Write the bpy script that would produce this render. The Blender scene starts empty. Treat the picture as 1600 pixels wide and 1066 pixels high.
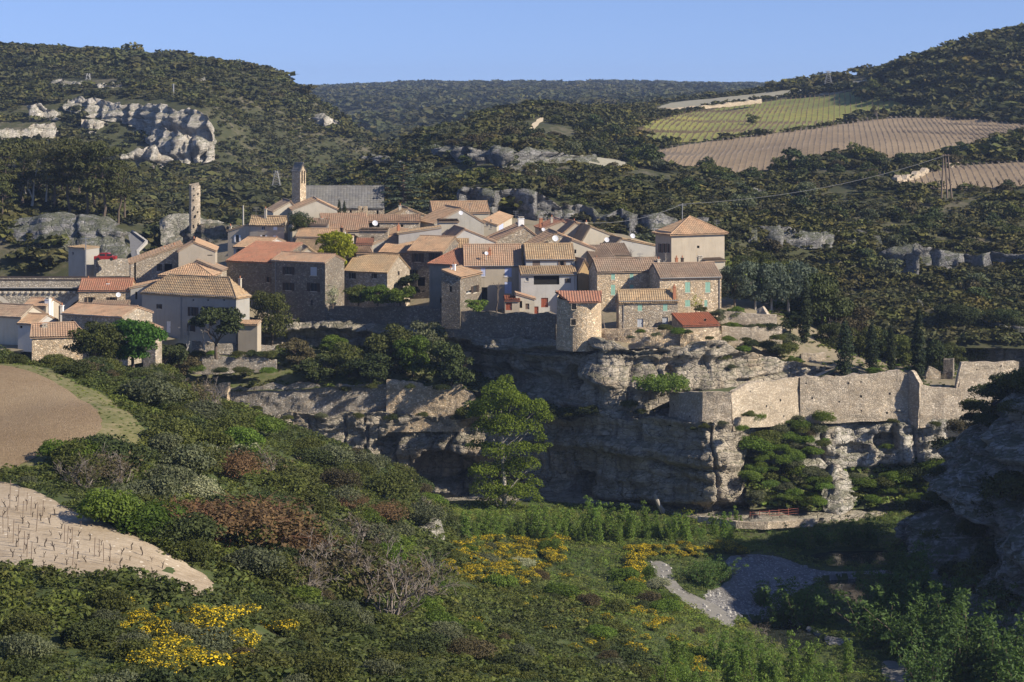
import bpy, bmesh, math, random
import numpy as np
from mathutils import Vector, noise as mnoise
R = math.radians
F = 3111.0; YH = 150.0
SC = bpy.context.scene
COL = SC.collection
rng = np.random.default_rng(7)
random.seed(7)

def P(px, py, D):
    return Vector((D*(px-800)/F, D, D*(YH-py)/F))
def proj(x, y, z):
    return 800+F*x/y, YH-F*z/y

# ---------------------------------------------------------------- objects
def tag(o, label=None, cat=None, group=None, kind=None):
    if label: o['label'] = label
    if cat: o['category'] = cat
    if group: o['group'] = group
    if kind: o['kind'] = kind
    return o
def link(name, data, parent=None, loc=None):
    o = bpy.data.objects.new(name, data); COL.objects.link(o)
    if parent is not None: o.parent = parent
    if loc is not None: o.location = loc
    return o
def empty(name, loc, label, cat, group=None):
    o = link(name, None, None, loc); o.empty_display_size = 0.5
    return tag(o, label, cat, group)

class MB:
    """collects polygons into one mesh"""
    def __init__(s): s.v = []; s.f = []; s.a = []; s.cur = 0.5
    def poly(s, pts):
        b = len(s.v); s.v += [tuple(p) for p in pts]; s.f.append(tuple(range(b, b+len(pts)))); s.a.append(s.cur)
    def box(s, c, u, v, w):   # centre + three half vectors
        c, u, v, w = map(Vector, (c, u, v, w))
        q = [c+i*u+j*v+k*w for k in (-1, 1) for j in (-1, 1) for i in (-1, 1)]
        b = len(s.v); s.v += [tuple(p) for p in q]
        for f in ((0,2,3,1),(4,5,7,6),(0,1,5,4),(2,6,7,3),(0,4,6,2),(1,3,7,5)):
            s.f.append(tuple(b+i for i in f)); s.a.append(s.cur)
    def abox(s, x0, x1, y0, y1, z0, z1):
        s.box(((x0+x1)/2, (y0+y1)/2, (z0+z1)/2), ((x1-x0)/2,0,0), (0,(y1-y0)/2,0), (0,0,(z1-z0)/2))
    def tube(s, pts, radii, n=6, cap=True):
        pts = [Vector(p) for p in pts]; rings = []
        for i, p in enumerate(pts):
            d = (pts[min(i+1, len(pts)-1)]-pts[max(i-1, 0)])
            if d.length < 1e-6: d = Vector((0,0,1))
            d.normalize()
            a = d.cross(Vector((0,0,1)) if abs(d.z) < .9 else Vector((1,0,0))).normalized(); c = d.cross(a)
            b = len(s.v); r = radii[i] if hasattr(radii, '__len__') else radii
            for k in range(n):
                t = 2*math.pi*k/n; s.v.append(tuple(p+(a*math.cos(t)+c*math.sin(t))*r))
            rings.append(b)
        for i in range(len(rings)-1):
            for k in range(n):
                s.f.append((rings[i]+k, rings[i]+(k+1) % n, rings[i+1]+(k+1) % n, rings[i+1]+k)); s.a.append(s.cur)
        if cap:
            s.f.append(tuple(rings[-1]+k for k in range(n))); s.a.append(s.cur)
            s.f.append(tuple(rings[0]+k for k in range(n-1, -1, -1))); s.a.append(s.cur)
    def mesh(s, name, mat, off=None, smooth=False):
        me = bpy.data.meshes.new(name)
        v = s.v if off is None else [(p[0]-off[0], p[1]-off[1], p[2]-off[2]) for p in s.v]
        me.from_pydata(v, [], s.f)
        for m in (mat if isinstance(mat, (list, tuple)) else [mat]): me.materials.append(m)
        at = me.attributes.new('tv', 'FLOAT', 'FACE'); at.data.foreach_set('value', np.array(s.a, dtype=np.float32))
        if smooth: me.polygons.foreach_set('use_smooth', np.ones(len(s.f), dtype=bool))
        me.update(); return me
    def build(s, name, mat, parent=None, smooth=False):
        off = parent_world(parent)
        return link(name, s.mesh(name, mat, off, smooth), parent)
def parent_world(o):
    t = Vector((0,0,0))
    while o is not None: t = t+o.location; o = o.parent
    return t

def np_mesh(name, V, Q, mats, attrs=None, smooth=False, mi=None):
    """fast mesh out of numpy quads (n,4) or tris (n,3)"""
    me = bpy.data.meshes.new(name); n, k = Q.shape
    me.vertices.add(len(V)); me.vertices.foreach_set('co', np.ascontiguousarray(V, dtype=np.float32).ravel())
    me.loops.add(n*k); me.loops.foreach_set('vertex_index', np.ascontiguousarray(Q, dtype=np.int32).ravel())
    me.polygons.add(n); me.polygons.foreach_set('loop_start', np.arange(0, n*k, k, dtype=np.int32))
    me.polygons.foreach_set('loop_total', np.full(n, k, dtype=np.int32))
    if smooth: me.polygons.foreach_set('use_smooth', np.ones(n, dtype=bool))
    for m in (mats if isinstance(mats, (list, tuple)) else [mats]): me.materials.append(m)
    if mi is not None: me.polygons.foreach_set('material_index', mi.astype(np.int32))
    for an, (dom, arr) in (attrs or {}).items():
        a = me.attributes.new(an, 'FLOAT', dom); a.data.foreach_set('value', arr.astype(np.float32))
    me.update(calc_edges=True); return me

# ---------------------------------------------------------------- noise
def fbm(p, o=4, H=1.0, lac=2.1):
    return mnoise.fractal(p, H, lac, o)
def _hash(i, j, s):
    h = (i*374761393+j*668265263+s*974711) & 0xffffffff
    h = ((h ^ (h >> 13))*1274126177) & 0xffffffff
    return ((h ^ (h >> 16)) & 0xffff)/65535.0
def vn2(x, y, s=0):
    """value noise, vectorised"""
    xi = np.floor(x).astype(np.int64); yi = np.floor(y).astype(np.int64); u = x-xi; v = y-yi
    u = u*u*(3-2*u); v = v*v*(3-2*v)
    return ((_hash(xi, yi, s)*(1-u)+_hash(xi+1, yi, s)*u)*(1-v)+(_hash(xi, yi+1, s)*(1-u)+_hash(xi+1, yi+1, s)*u)*v)*2-1
def fb2(x, y, o=4, s=0):
    r = 0; a = 1.0
    for k in range(o): r = r+a*vn2(x, y, s+k); x = x*2.03+17.1; y = y*2.03+5.3; a *= .5
    return r

# ---------------------------------------------------------------- terrain
class TPS:
    def __init__(s, pts, sc=100.0, lam=2e-3):
        w = np.array([tuple(P(*p)) for p in pts]); s.sc = sc
        s.xy = w[:, :2]/sc; n = len(w); s.c0 = s.xy.mean(0)
        K = s.U(np.linalg.norm(s.xy[:, None]-s.xy[None], axis=2))+lam*np.eye(n)
        A = np.zeros((n+3, n+3)); A[:n, :n] = K; A[:n, n] = 1; A[:n, n+1:] = s.xy; A[n, :n] = 1; A[n+1:, :n] = s.xy.T
        b = np.zeros(n+3); b[:n] = w[:, 2]; s.w = np.linalg.solve(A, b)
    @staticmethod
    def U(r): return np.where(r > 1e-9, r*r*np.log(np.maximum(r, 1e-9)), 0)
    def __call__(s, x, y):
        x = np.asarray(x, float); y = np.asarray(y, float); sh = x.shape
        q = np.stack([x.ravel(), y.ravel()], 1)/s.sc; out = np.empty(len(q))
        for i in range(0, len(q), 20000):
            k = q[i:i+20000]; r = np.sqrt(((k[:, None]-s.xy[None])**2).sum(2))
            out[i:i+20000] = s.U(r) @ s.w[:-3]+s.w[-3]+k @ s.w[-2:]
        return out.reshape(sh)

def grid_sheet(name, fn, x0, x1, y0, y1, step, mat, keep=None, ystep=None, smooth=True):
    xs = np.arange(x0, x1+step, step); ys = np.arange(y0, y1+(ystep or step), ystep or step)
    X, Y = np.meshgrid(xs, ys); Z = fn(X, Y)
    V = np.stack([X.ravel(), Y.ravel(), Z.ravel()], 1); nx, ny = len(xs), len(ys)
    i = (np.arange(ny-1)[:, None]*nx+np.arange(nx-1)[None]).ravel()
    Q = np.stack([i, i+1, i+nx+1, i+nx], 1)
    if keep is not None:
        c = V[Q].mean(1); Q = Q[keep(c[:, 0], c[:, 1])]
        used = np.unique(Q); mp = np.zeros(len(V), int); mp[used] = np.arange(len(used)); V = V[used]; Q = mp[Q]
    o = link(name, np_mesh(name, V, Q, mat, smooth=smooth))
    return tag(o, kind='structure')

def inpoly(x, y, poly):
    x = np.asarray(x, float); y = np.asarray(y, float); r = np.zeros(x.shape, bool); n = len(poly)
    for i in range(n):
        x0, y0 = poly[i][:2]; x1, y1 = poly[(i+1) % n][:2]
        if y0 == y1: continue
        c = ((y0 > y) != (y1 > y)) & (x < (x1-x0)*(y-y0)/(y1-y0)+x0); r ^= c
    return r

def ground(px, py, fn, D0, D1, n=400):
    """first point of the surface fn met by the ray of a photo pixel"""
    D = np.linspace(D0, D1, n); t = (px-800)/F; s = (YH-py)/F
    h = fn(t*D, D)-s*D
    k = np.where((h[1:] >= 0) & (h[:-1] < 0))[0]
    if len(k) == 0:
        d = D[int(np.argmin(np.abs(h)))]
    else:
        i = k[0]; d = D[i]+(D[i+1]-D[i])*(-h[i])/(h[i+1]-h[i])
    return Vector((t*d, d, float(fn(np.array([t*d]), np.array([d]))[0])))

ROUNDED = ('grass_verge', 'ploughed_field', 'vineyard_ground', 'gravel_bar', 'dirt_track', 'footpath', 'hill_vineyard', 'grassy_vineyard', 'hill_field', 'hill_path', 'path')
def draped(name, poly, fn, mat, dz, step, kind='structure'):
    """a sheet with the outline poly [(x,y)] laid on the surface fn"""
    if name in ROUNDED:
        for _ in range(2):
            q = []
            for a, c in zip(poly, list(poly[1:])+[poly[0]]): q += [(a[0]*.75+c[0]*.25, a[1]*.75+c[1]*.25), (a[0]*.25+c[0]*.75, a[1]*.25+c[1]*.75)]
            poly = q
        poly = [(x+.05*step*math.sin(i*2.3)*min(3, len(poly)/20), y+.05*step*math.cos(i*1.7)*2) for i, (x, y) in enumerate(poly)]
    bm = bmesh.new(); bm.faces.new([bm.verts.new((p[0], p[1], 0)) for p in poly])
    xs = [p[0] for p in poly]; ys = [p[1] for p in poly]
    for ax, lo, hi in ((0, min(xs), max(xs)), (1, min(ys), max(ys))):
        t = lo+step
        while t < hi:
            no = (1,0,0) if ax == 0 else (0,1,0); co = (t,0,0) if ax == 0 else (0,t,0)
            bmesh.ops.bisect_plane(bm, geom=bm.verts[:]+bm.edges[:]+bm.faces[:], plane_co=co, plane_no=no); t += step
    bmesh.ops.triangulate(bm, faces=[f for f in bm.faces if len(f.verts) > 4])
    c = np.array([v.co[:2] for v in bm.verts]); z = fn(c[:, 0], c[:, 1])+dz
    for v, q in zip(bm.verts, z): v.co.z = q
    for f in bm.faces: f.smooth = True
    bmesh.ops.recalc_face_normals(bm, faces=bm.faces[:])
    if sum(f.normal.z for f in bm.faces) < 0: bmesh.ops.reverse_faces(bm, faces=bm.faces[:])
    me = bpy.data.meshes.new(name); bm.to_mesh(me); bm.free(); me.materials.append(mat)
    return tag(link(name, me), kind=kind)

# ---------------------------------------------------------------- materials
def newmat(name):
    m = bpy.data.materials.new(name); m.use_nodes = True; nt = m.node_tree; nt.nodes.clear()
    out = nt.nodes.new('ShaderNodeOutputMaterial'); b = nt.nodes.new('ShaderNodeBsdfPrincipled')
    nt.links.new(b.outputs[0], out.inputs[0]); b.inputs['Roughness'].default_value = .9
    b.inputs['Specular IOR Level'].default_value = .15
    return m, nt, b, out
def nd(nt, t, **kw):
    n = nt.nodes.new(t)
    for k, v in kw.items():
        if k.startswith('i_'):
            key = k[2:].replace('_', ' ')
            n.inputs[int(key) if key.isdigit() else key].default_value = v
        else: setattr(n, k, v)
    return n
def c4(c): return (c[0], c[1], c[2], 1)
class NT:
    def __init__(s, nt): s.nt = nt; s.L = nt.links.new
    def coord(s, scale=(1,1,1), kind='Object', rot=(0,0,0)):
        t = nd(s.nt, 'ShaderNodeTexCoord'); m = nd(s.nt, 'ShaderNodeMapping')
        m.inputs['Scale'].default_value = scale; m.inputs['Rotation'].default_value = rot
        s.L(t.outputs[kind], m.inputs[0]); return m.outputs[0]
    def noise(s, vec, scale, det=4, rough=.55, dist=0):
        n = nd(s.nt, 'ShaderNodeTexNoise'); n.inputs['Scale'].default_value = scale; n.inputs['Detail'].default_value = det
        n.inputs['Roughness'].default_value = rough; n.inputs['Distortion'].default_value = dist
        s.L(vec, n.inputs['Vector']); return n.outputs['Fac']
    def vor(s, vec, scale, feat='F1', out='Color'):
        n = nd(s.nt, 'ShaderNodeTexVoronoi', feature=feat); n.inputs['Scale'].default_value = scale
        s.L(vec, n.inputs['Vector']); return n.outputs[out]
    def ramp(s, fac, stops, interp='LINEAR'):
        r = nd(s.nt, 'ShaderNodeValToRGB'); r.color_ramp.interpolation = interp; e = r.color_ramp.elements
        while len(e) > len(stops): e.remove(e[-1])
        while len(e) < len(stops): e.new(0.5)
        for k, (p, c) in enumerate(stops):
            e[k].position = p; e[k].color = c4(c) if hasattr(c, '__len__') else (c, c, c, 1)
        s.L(fac, r.inputs[0]); return r.outputs[0]
    def mix(s, fac, a, b, mode='MIX'):
        m = nd(s.nt, 'ShaderNodeMix', data_type='RGBA', blend_type=mode)
        for sock, v in ((m.inputs[0], fac), (m.inputs[6], a), (m.inputs[7], b)):
            if isinstance(v, bpy.types.NodeSocket): s.L(v, sock)
            elif hasattr(v, '__len__'): sock.default_value = c4(v)
            else: sock.default_value = v if sock == m.inputs[0] else (v, v, v, 1)
        return m.outputs[2]
    def math(s, op, a, b=0.0):
        m = nd(s.nt, 'ShaderNodeMath', operation=op)
        for k, v in enumerate((a, b)):
            if isinstance(v, bpy.types.NodeSocket): s.L(v, m.inputs[k])
            else: m.inputs[k].default_value = v
        return m.outputs[0]
    def maprange(s, v, a, b, c, d):
        m = nd(s.nt, 'ShaderNodeMapRange'); s.L(v, m.inputs[0])
        for k, q in enumerate((a, b, c, d)): m.inputs[k+1].default_value = q
        return m.outputs[0]
    def attr(s, name):
        a = nd(s.nt, 'ShaderNodeAttribute', attribute_name=name); return a.outputs['Fac']
    def rand(s): return nd(s.nt, 'ShaderNodeObjectInfo').outputs['Random']
    def bump(s, h, strength, dist, b):
        n = nd(s.nt, 'ShaderNodeBump'); n.inputs['Strength'].default_value = strength; n.inputs['Distance'].default_value = dist
        s.L(h, n.inputs['Height']); s.L(n.outputs[0], b.inputs['Normal'])
    def normalz(s):
        g = nd(s.nt, 'ShaderNodeNewGeometry'); x = nd(s.nt, 'ShaderNodeSeparateXYZ'); s.L(g.outputs['True Normal'], x.inputs[0]); return x.outputs[2]

def m_plaster(name, c, stain=.5, warm=.12):
    m, nt, b, o = newmat(name); n = NT(nt); v = n.coord()
    c1 = n.mix(n.ramp(n.noise(v, .45, 5), [(.35, 0), (.7, 1)]), c, [k*(1-.3*stain) for k in c])
    st = n.noise(n.coord((1.6, 1.6, .18)), 1.3, 4, .6)
    c2 = n.mix(n.ramp(st, [(.52, 0), (.75, stain*.75)]), c1, [c[0]*.55, c[1]*.52, c[2]*.5])
    c3 = n.mix(n.ramp(n.noise(v, 2.2, 4), [(.55, 0), (.72, warm*3)]), c2, (c[0]*1.12, c[1]*.98, c[2]*.78))
    n.L(c3, b.inputs['Base Color']); n.bump(n.noise(v, 7, 4), .5, .05, b); return m

def m_rubble(name, c, c2=None, scale=3.2, dark=.42, contrast=1.0, moss=0):
    m, nt, b, o = newmat(name); n = NT(nt); v = n.coord((1, 1, 1.5))
    w = n.noise(v, 1.5, 2); vv = nd(nt, 'ShaderNodeVectorMath', operation='ADD'); n.L(v, vv.inputs[0])
    sc = nd(nt, 'ShaderNodeVectorMath', operation='SCALE'); sc.inputs['Scale'].default_value = .12
    cb = nd(nt, 'ShaderNodeCombineXYZ'); n.L(w, cb.inputs[0]); n.L(w, cb.inputs[2]); n.L(cb.outputs[0], sc.inputs[0]); n.L(sc.outputs[0], vv.inputs[1])
    v2 = vv.outputs[0]
    cell = n.vor(v2, scale); bw = nd(nt, 'ShaderNodeSeparateColor'); n.L(cell, bw.inputs[0])
    c2 = c2 or [k*.62 for k in c]
    col = n.mix(n.ramp(bw.outputs[0], [(0, 0), (.55, .35), (1, 1)]), c2, [min(1, k*1.25) for k in c])
    col = n.mix(n.ramp(bw.outputs[1], [(.72, 0), (.9, .55*contrast)]), col, (c[0]*1.05, c[1]*.86, c[2]*.62))
    col = n.mix(n.ramp(bw.outputs[2], [(.84, 0), (.95, .9*contrast)]), col, [min(1, k*1.7) for k in c])
    edge = n.vor(v2, scale, 'DISTANCE_TO_EDGE', 'Distance')
    col = n.mix(n.ramp(edge, [(0, 1), (.09, 0)]), col, [k*dark for k in c])
    big = n.noise(n.coord(), .35, 5, .6)
    col = n.mix(n.ramp(big, [(.35, .55), (.65, 0)]), col, [c[0]*.5, c[1]*.47, c[2]*.43], 'MIX')
    if moss: col = n.mix(n.ramp(n.noise(n.coord(), .7, 5, .65), [(.55, 0), (.68, moss)]), col, (.06, .07, .03))
    n.L(col, b.inputs['Base Color']); n.bump(n.ramp(edge, [(0, 0), (.22, 1)]), .8, .06, b); return m

def m_tile(name, a, bcol, lich=.4, lc=(.3, .25, .17)):
    m, nt, b, o = newmat(name); n = NT(nt); v = n.coord()
    t = n.attr('tv'); col = n.mix(n.ramp(t, [(0, 0), (.6, .45), (1, 1)]), bcol, a)
    col = n.mix(n.ramp(n.noise(v, .5, 5, .65), [(.40, 0), (.62, lich)]), col, lc)
    col = n.mix(n.ramp(n.noise(v, .85, 5, .7, .5), [(.56, 0), (.66, .45)]), col, (.13, .105, .08))
    col = n.mix(n.ramp(n.noise(v, .33, 4, .6), [(.54, 0), (.64, .4)]), col, [min(1, k*1.25) for k in a])
    col = n.mix(n.ramp(n.noise(v, 5, 3), [(.5, 0), (.7, .35)]), col, (.09, .075, .06))
    n.L(col, b.inputs['Base Color']); return m

def m_rock(name, c=(.36, .32, .26), dark=(.10, .095, .09), warm=(.42, .29, .16), wv=.5, streak=.7, veg=.0, blue=0):
    m, nt, b, o = newmat(name); n = NT(nt); v = n.coord()
    col = n.mix(n.ramp(n.noise(v, .25, 6, .62), [(.36, 0), (.64, 1)]), [k*.68 for k in c], [min(1, k*1.18) for k in c])
    col = n.mix(n.ramp(n.noise(n.coord((1.2, 1.2, .14)), .55, 5, .6, .4), [(.47, 0), (.66, streak)]), col, dark)
    col = n.mix(n.ramp(n.noise(n.coord((1, 1, .45)), .22, 4, .6), [(.56, 0), (.72, wv)]), col, warm)
    col = n.mix(n.ramp(n.noise(n.coord((.35, .35, 3)), .9, 4, .6), [(.58, 0), (.68, .5)]), col, dark)
    cr = n.vor(n.coord((.6, .6, 1.6)), .9, 'DISTANCE_TO_EDGE', 'Distance')
    col = n.mix(n.ramp(cr, [(0, .6), (.035, 0)]), col, [k*.6 for k in dark])
    col = n.mix(n.ramp(n.noise(v, 3.2, 5, .7), [(.5, 0), (.72, .55)]), col, [k*1.2 for k in dark])
    if veg:
        f = n.math('MULTIPLY', n.ramp(n.normalz(), [(.45, 0), (.75, 1)]), n.ramp(n.noise(v, .8, 5, .7), [(.36, 0), (.5, veg)]))
        col = n.mix(f, col, (.075, .085, .035))
    n.L(col, b.inputs['Base Color'])
    h = n.math('ADD', n.noise(v, 1.6, 7, .68), n.math('MULTIPLY', n.ramp(cr, [(0, 0), (.08, 1)]), .35))
    fine = n.vor(n.coord((1.3, 1.3, 2.6)), 2.1, 'DISTANCE_TO_EDGE', 'Distance')
    h = n.math('ADD', h, n.math('MULTIPLY', n.ramp(fine, [(0, 0), (.12, 1)]), .12)); n.bump(h, 1.0, .6, b); return m

def m_leaf(name, c, var=.35, warm=None, trans=.25, wfac=.3, attr=None, nscale=None):
    m, nt, b, o = newmat(name); n = NT(nt)
    lv = n.attr('lv'); r = n.attr(attr) if attr else n.rand()
    warm = warm or (c[0]*1.6, c[1]*1.15, c[2]*.8)
    col = n.mix(n.ramp(r, [(0, 0), (1, 1)]), [k*(1-var) for k in c], [k*(1+var) for k in c])
    r2 = n.math('FRACT', n.math('MULTIPLY', r, 7.31))
    col = n.mix(n.math('MULTIPLY', r2, wfac*1.6), col, warm)
    if attr:
        wn_ = n.noise(n.coord(), .05, 4, .6)
        col = n.mix(n.ramp(wn_, [(.44, 0), (.6, .8)]), col, n.mix(1, col, (1.45, 1.38, .95), 'MULTIPLY'))
        col = n.mix(n.ramp(n.noise(n.coord(), .11, 3, .6), [(.55, 0), (.66, .7)]), col, n.mix(1, col, (1.5, 1.25, 1.2), 'MULTIPLY'))
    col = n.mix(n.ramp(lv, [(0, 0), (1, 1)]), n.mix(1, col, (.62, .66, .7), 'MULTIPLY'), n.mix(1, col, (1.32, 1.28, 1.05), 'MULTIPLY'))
    n.L(col, b.inputs['Base Color']); b.inputs['Roughness'].default_value = .7
    if trans:
        tr = nd(nt, 'ShaderNodeBsdfTranslucent'); n.L(n.mix(1, col, (1.1, 1.25, .6), 'MULTIPLY'), tr.inputs[0])
        ms = nd(nt, 'ShaderNodeMixShader'); ms.inputs[0].default_value = trans
        n.L(b.outputs[0], ms.inputs[1]); n.L(tr.outputs[0], ms.inputs[2]); n.L(ms.outputs[0], o.inputs[0])
    return m
def m_plain(name, c, rough=.8, var=.15, metal=0, sc=4):
    m, nt, b, o = newmat(name); n = NT(nt); v = n.coord()
    n.L(n.mix(n.noise(v, sc, 4), [k*(1-var) for k in c], [min(1, k*(1+var)) for k in c]), b.inputs['Base Color'])
    b.inputs['Roughness'].default_value = rough; b.inputs['Metallic'].default_value = metal; return m
def m_soil(name, stops, sc=1.2, big=.06, bump=.4, rows=None, stones=0, stone=(.4,.36,.3), bd=.15):
    m, nt, b, o = newmat(name); n = NT(nt); v = n.coord()
    f = n.math('ADD', n.math('MULTIPLY', n.noise(v, sc, 6, .7), .5), n.math('MULTIPLY', n.noise(v, big, 5, .6), .5))
    col = n.ramp(f, stops)
    if rows:
        w = nd(nt, 'ShaderNodeTexWave', wave_type='BANDS', bands_direction='X'); w.inputs['Scale'].default_value = rows[1]; w.inputs['Distortion'].default_value = 1.2
        w.inputs['Detail'].default_value = 3; w.inputs['Detail Scale'].default_value = 1.5
        n.L(n.coord((1,1,1), rot=(0,0,rows[0])), w.inputs[0]); col = n.mix(n.math('MULTIPLY', w.outputs['Fac'], rows[2]), col, n.mix(1, col, .68, 'MULTIPLY'))
    if stones:
        cell = n.vor(v, 5.5); s = nd(nt, 'ShaderNodeSeparateColor'); n.L(cell, s.inputs[0])
        col = n.mix(n.ramp(s.outputs[0], [(1-stones, 0), (1-stones+.04, 1)], 'CONSTANT'), col, stone)
    n.L(col, b.inputs['Base Color']); n.bump(n.noise(v, sc*2.5, 6, .7), bump, bd, b); return m

M = dict(
    plaster_tan=m_plaster('plaster_tan', (.40, .345, .27), .5),
    plaster_light=m_plaster('plaster_light', (.46, .415, .335), .45),
    plaster_grey=m_plaster('plaster_grey', (.33, .315, .285), .45),
    plaster_pale=m_plaster('plaster_pale', (.43, .415, .39), .45, .06),
    plaster_ochre=m_plaster('plaster_ochre', (.40, .28, .15), .5),
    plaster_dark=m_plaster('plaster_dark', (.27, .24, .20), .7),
    rubble=m_rubble('rubble_stone', (0.450, 0.388, 0.306)),
    rubble_grey=m_rubble('rubble_grey', (0.338, 0.306, 0.263)),
    rubble_shaded=m_rubble('rubble_shaded', (0.250, 0.219, 0.181), contrast=1.0, moss=.35),  # darker copy of the rubble; shade on these walls put into the colour
    rubble_warm=m_rubble('rubble_warm', (0.601, 0.483, 0.343), contrast=.9),
    rubble_ramp=m_rubble('rubble_rampart', (0.531, 0.452, 0.350), scale=3.6, dark=.6, contrast=.5),
    bridge=m_rubble('bridge_masonry', (0.462, 0.413, 0.336), scale=2.2, contrast=.4),
    tile_pink=m_tile('tile_pink', (.47, .295, .175), (.33, .215, .135), .45, (.35, .275, .185)),
    tile_orange=m_tile('tile_orange', (.40, .245, .155), (.32, .21, .14), .5, (.33, .26, .185)),
    tile_red=m_tile('tile_red', (.38, .165, .10), (.29, .14, .09), .35, (.3, .20, .135)),
    tile_buff=m_tile('tile_buff', (.45, .31, .175), (.32, .215, .125), .4, (.30, .26, .18)),
    tile_brown=m_tile('tile_brown', (.33, .235, .165), (.24, .165, .115), .4, (.27, .235, .18)),
    tile_rust=m_tile('tile_rust', (.30, .095, .045), (.23, .075, .04), .25, (.2, .1, .06)),
    slate=m_tile('slate', (.19, .185, .175), (.125, .125, .125), .5, (.20, .19, .16)),
    glass=m_plain('window_glass', (.03, .035, .04), .15, .2),
    dark=m_plain('painted_dark_inside', (.018, .017, .016), .9),  # near-black that paints the shade inside openings and holes
    sh_green=m_plain('shutter_green', (.24, .40, .32), .6),
    sh_blue=m_plain('shutter_blue', (.42, .46, .62), .6),
    sh_brown=m_plain('shutter_brown', (.16, .115, .09), .7),
    sh_dark=m_plain('shutter_dark', (.055, .04, .032), .7),
    sh_white=m_plain('shutter_white', (.7, .7, .7), .6, .05),
    sh_grey=m_plain('shutter_grey', (.40, .42, .45), .6),
    red=m_plain('door_red', (.25, .075, .045), .7),
    white=m_plain('white_paint', (.75, .74, .71), .6, .06),
    lime=m_plain('limestone_trim', (.48, .43, .35), .9, .2),
    concrete=m_plain('concrete', (.38, .36, .33), .9, .2, 0, 1),
    brick=m_plain('chimney_brick', (.36, .16, .09), .9, .25),
    metal=m_plain('grey_metal', (.25, .25, .25), .5, .1, .6),
    dish=m_plain('dish_grey', (.55, .56, .60), .5, .05),
    wood=m_plain('weathered_wood', (.16, .12, .09), .9, .3),
    bark=m_plain('bark', (.11, .085, .065), .95, .35, 0, 3),
    bark_pale=m_plain('bark_pale', (.33, .30, .26), .95, .3, 0, 3),
    bark_grey=m_plain('bark_grey', (.20, .17, .145), .95, .3, 0, 3),
    twig_brown=m_plain('twig_brown', (.17, .085, .05), .95, .3, 0, 2),
    vinewood=m_plain('vine_wood', (.055, .042, .035), .95, .3),
    asphalt=m_plain('asphalt', (.16, .16, .165), .9, .2, 0, 1),
    carred=m_plain('car_red', (.28, .025, .025), .3, .05),
    tyre=m_plain('tyre', (.02, .02, .02), .8),
    cloth=m_plain('laundry_white', (.62, .64, .72), .8, .08),
    barrier=m_plain('barrier_red', (.30, .11, .08), .6, .2, 0, 2),
)
# ---------------------------------------------------------------- camera, sun, sky
cam = bpy.data.cameras.new('camera'); cam.lens = 70; cam.sensor_width = 36; cam.clip_start = 1; cam.clip_end = 20000
cam.shift_y = (YH-533)/1600
co = link('camera', cam); co.rotation_euler = (R(90), 0, 0); SC.camera = co
SUN_EL, SUN_AZ = 33.0, 114.0           # azimuth clockwise from the view direction (+y)
sd = Vector((math.sin(R(SUN_AZ))*math.cos(R(SUN_EL)), math.cos(R(SUN_AZ))*math.cos(R(SUN_EL)), math.sin(R(SUN_EL))))
sl = bpy.data.lights.new('sun', 'SUN'); sl.energy = 5.0; sl.angle = R(.53); sl.color = (1, .895, .73)
so = link('sun', sl, None, (200, -50, 200)); so.rotation_euler = (-sd).to_track_quat('-Z', 'Y').to_euler()
w = bpy.data.worlds.new('World'); SC.world = w; w.use_nodes = True; wn = w.node_tree; wn.nodes.clear()
sky = wn.nodes.new('ShaderNodeTexSky'); sky.sky_type = 'NISHITA'; sky.sun_disc = False
sky.sun_elevation = R(SUN_EL); sky.sun_rotation = R(SUN_AZ); sky.air_density = 1.0; sky.dust_density = .15; sky.ozone_density = 4.0; sky.altitude = 300
tc = wn.nodes.new('ShaderNodeTexCoord'); mp = wn.nodes.new('ShaderNodeMapping'); mp.vector_type = 'POINT'
mp.inputs['Location'].default_value = (0, 0, .13)
bg = wn.nodes.new('ShaderNodeBackground'); bg.inputs[1].default_value = .088; wo = wn.nodes.new('ShaderNodeOutputWorld')
wn.links.new(tc.outputs['Generated'], mp.inputs[0]); wn.links.new(mp.outputs[0], sky.inputs[0])
tn = wn.nodes.new('ShaderNodeMix'); tn.data_type = 'RGBA'; tn.blend_type = 'MULTIPLY'; tn.inputs[0].default_value = 1; tn.inputs[7].default_value = (1.05, .98, 1.15, 1)
wn.links.new(sky.outputs[0], tn.inputs[6]); wn.links.new(tn.outputs[2], bg.inputs[0]); wn.links.new(bg.outputs[0], wo.inputs[0])
vs = SC.view_settings; vs.view_transform = 'Standard'; vs.look = 'None'; vs.gamma = 1; vs.exposure = 0.68
SC.cycles.max_bounces = 5; SC.cycles.diffuse_bounces = 2; SC.cycles.glossy_bounces = 2; SC.cycles.transmission_bounces = 2
SC.cycles.transparent_max_bounces = 4; SC.cycles.volume_bounces = 0; SC.cycles.use_denoising = True
SC.cycles.sample_clamp_indirect = 4

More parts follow.
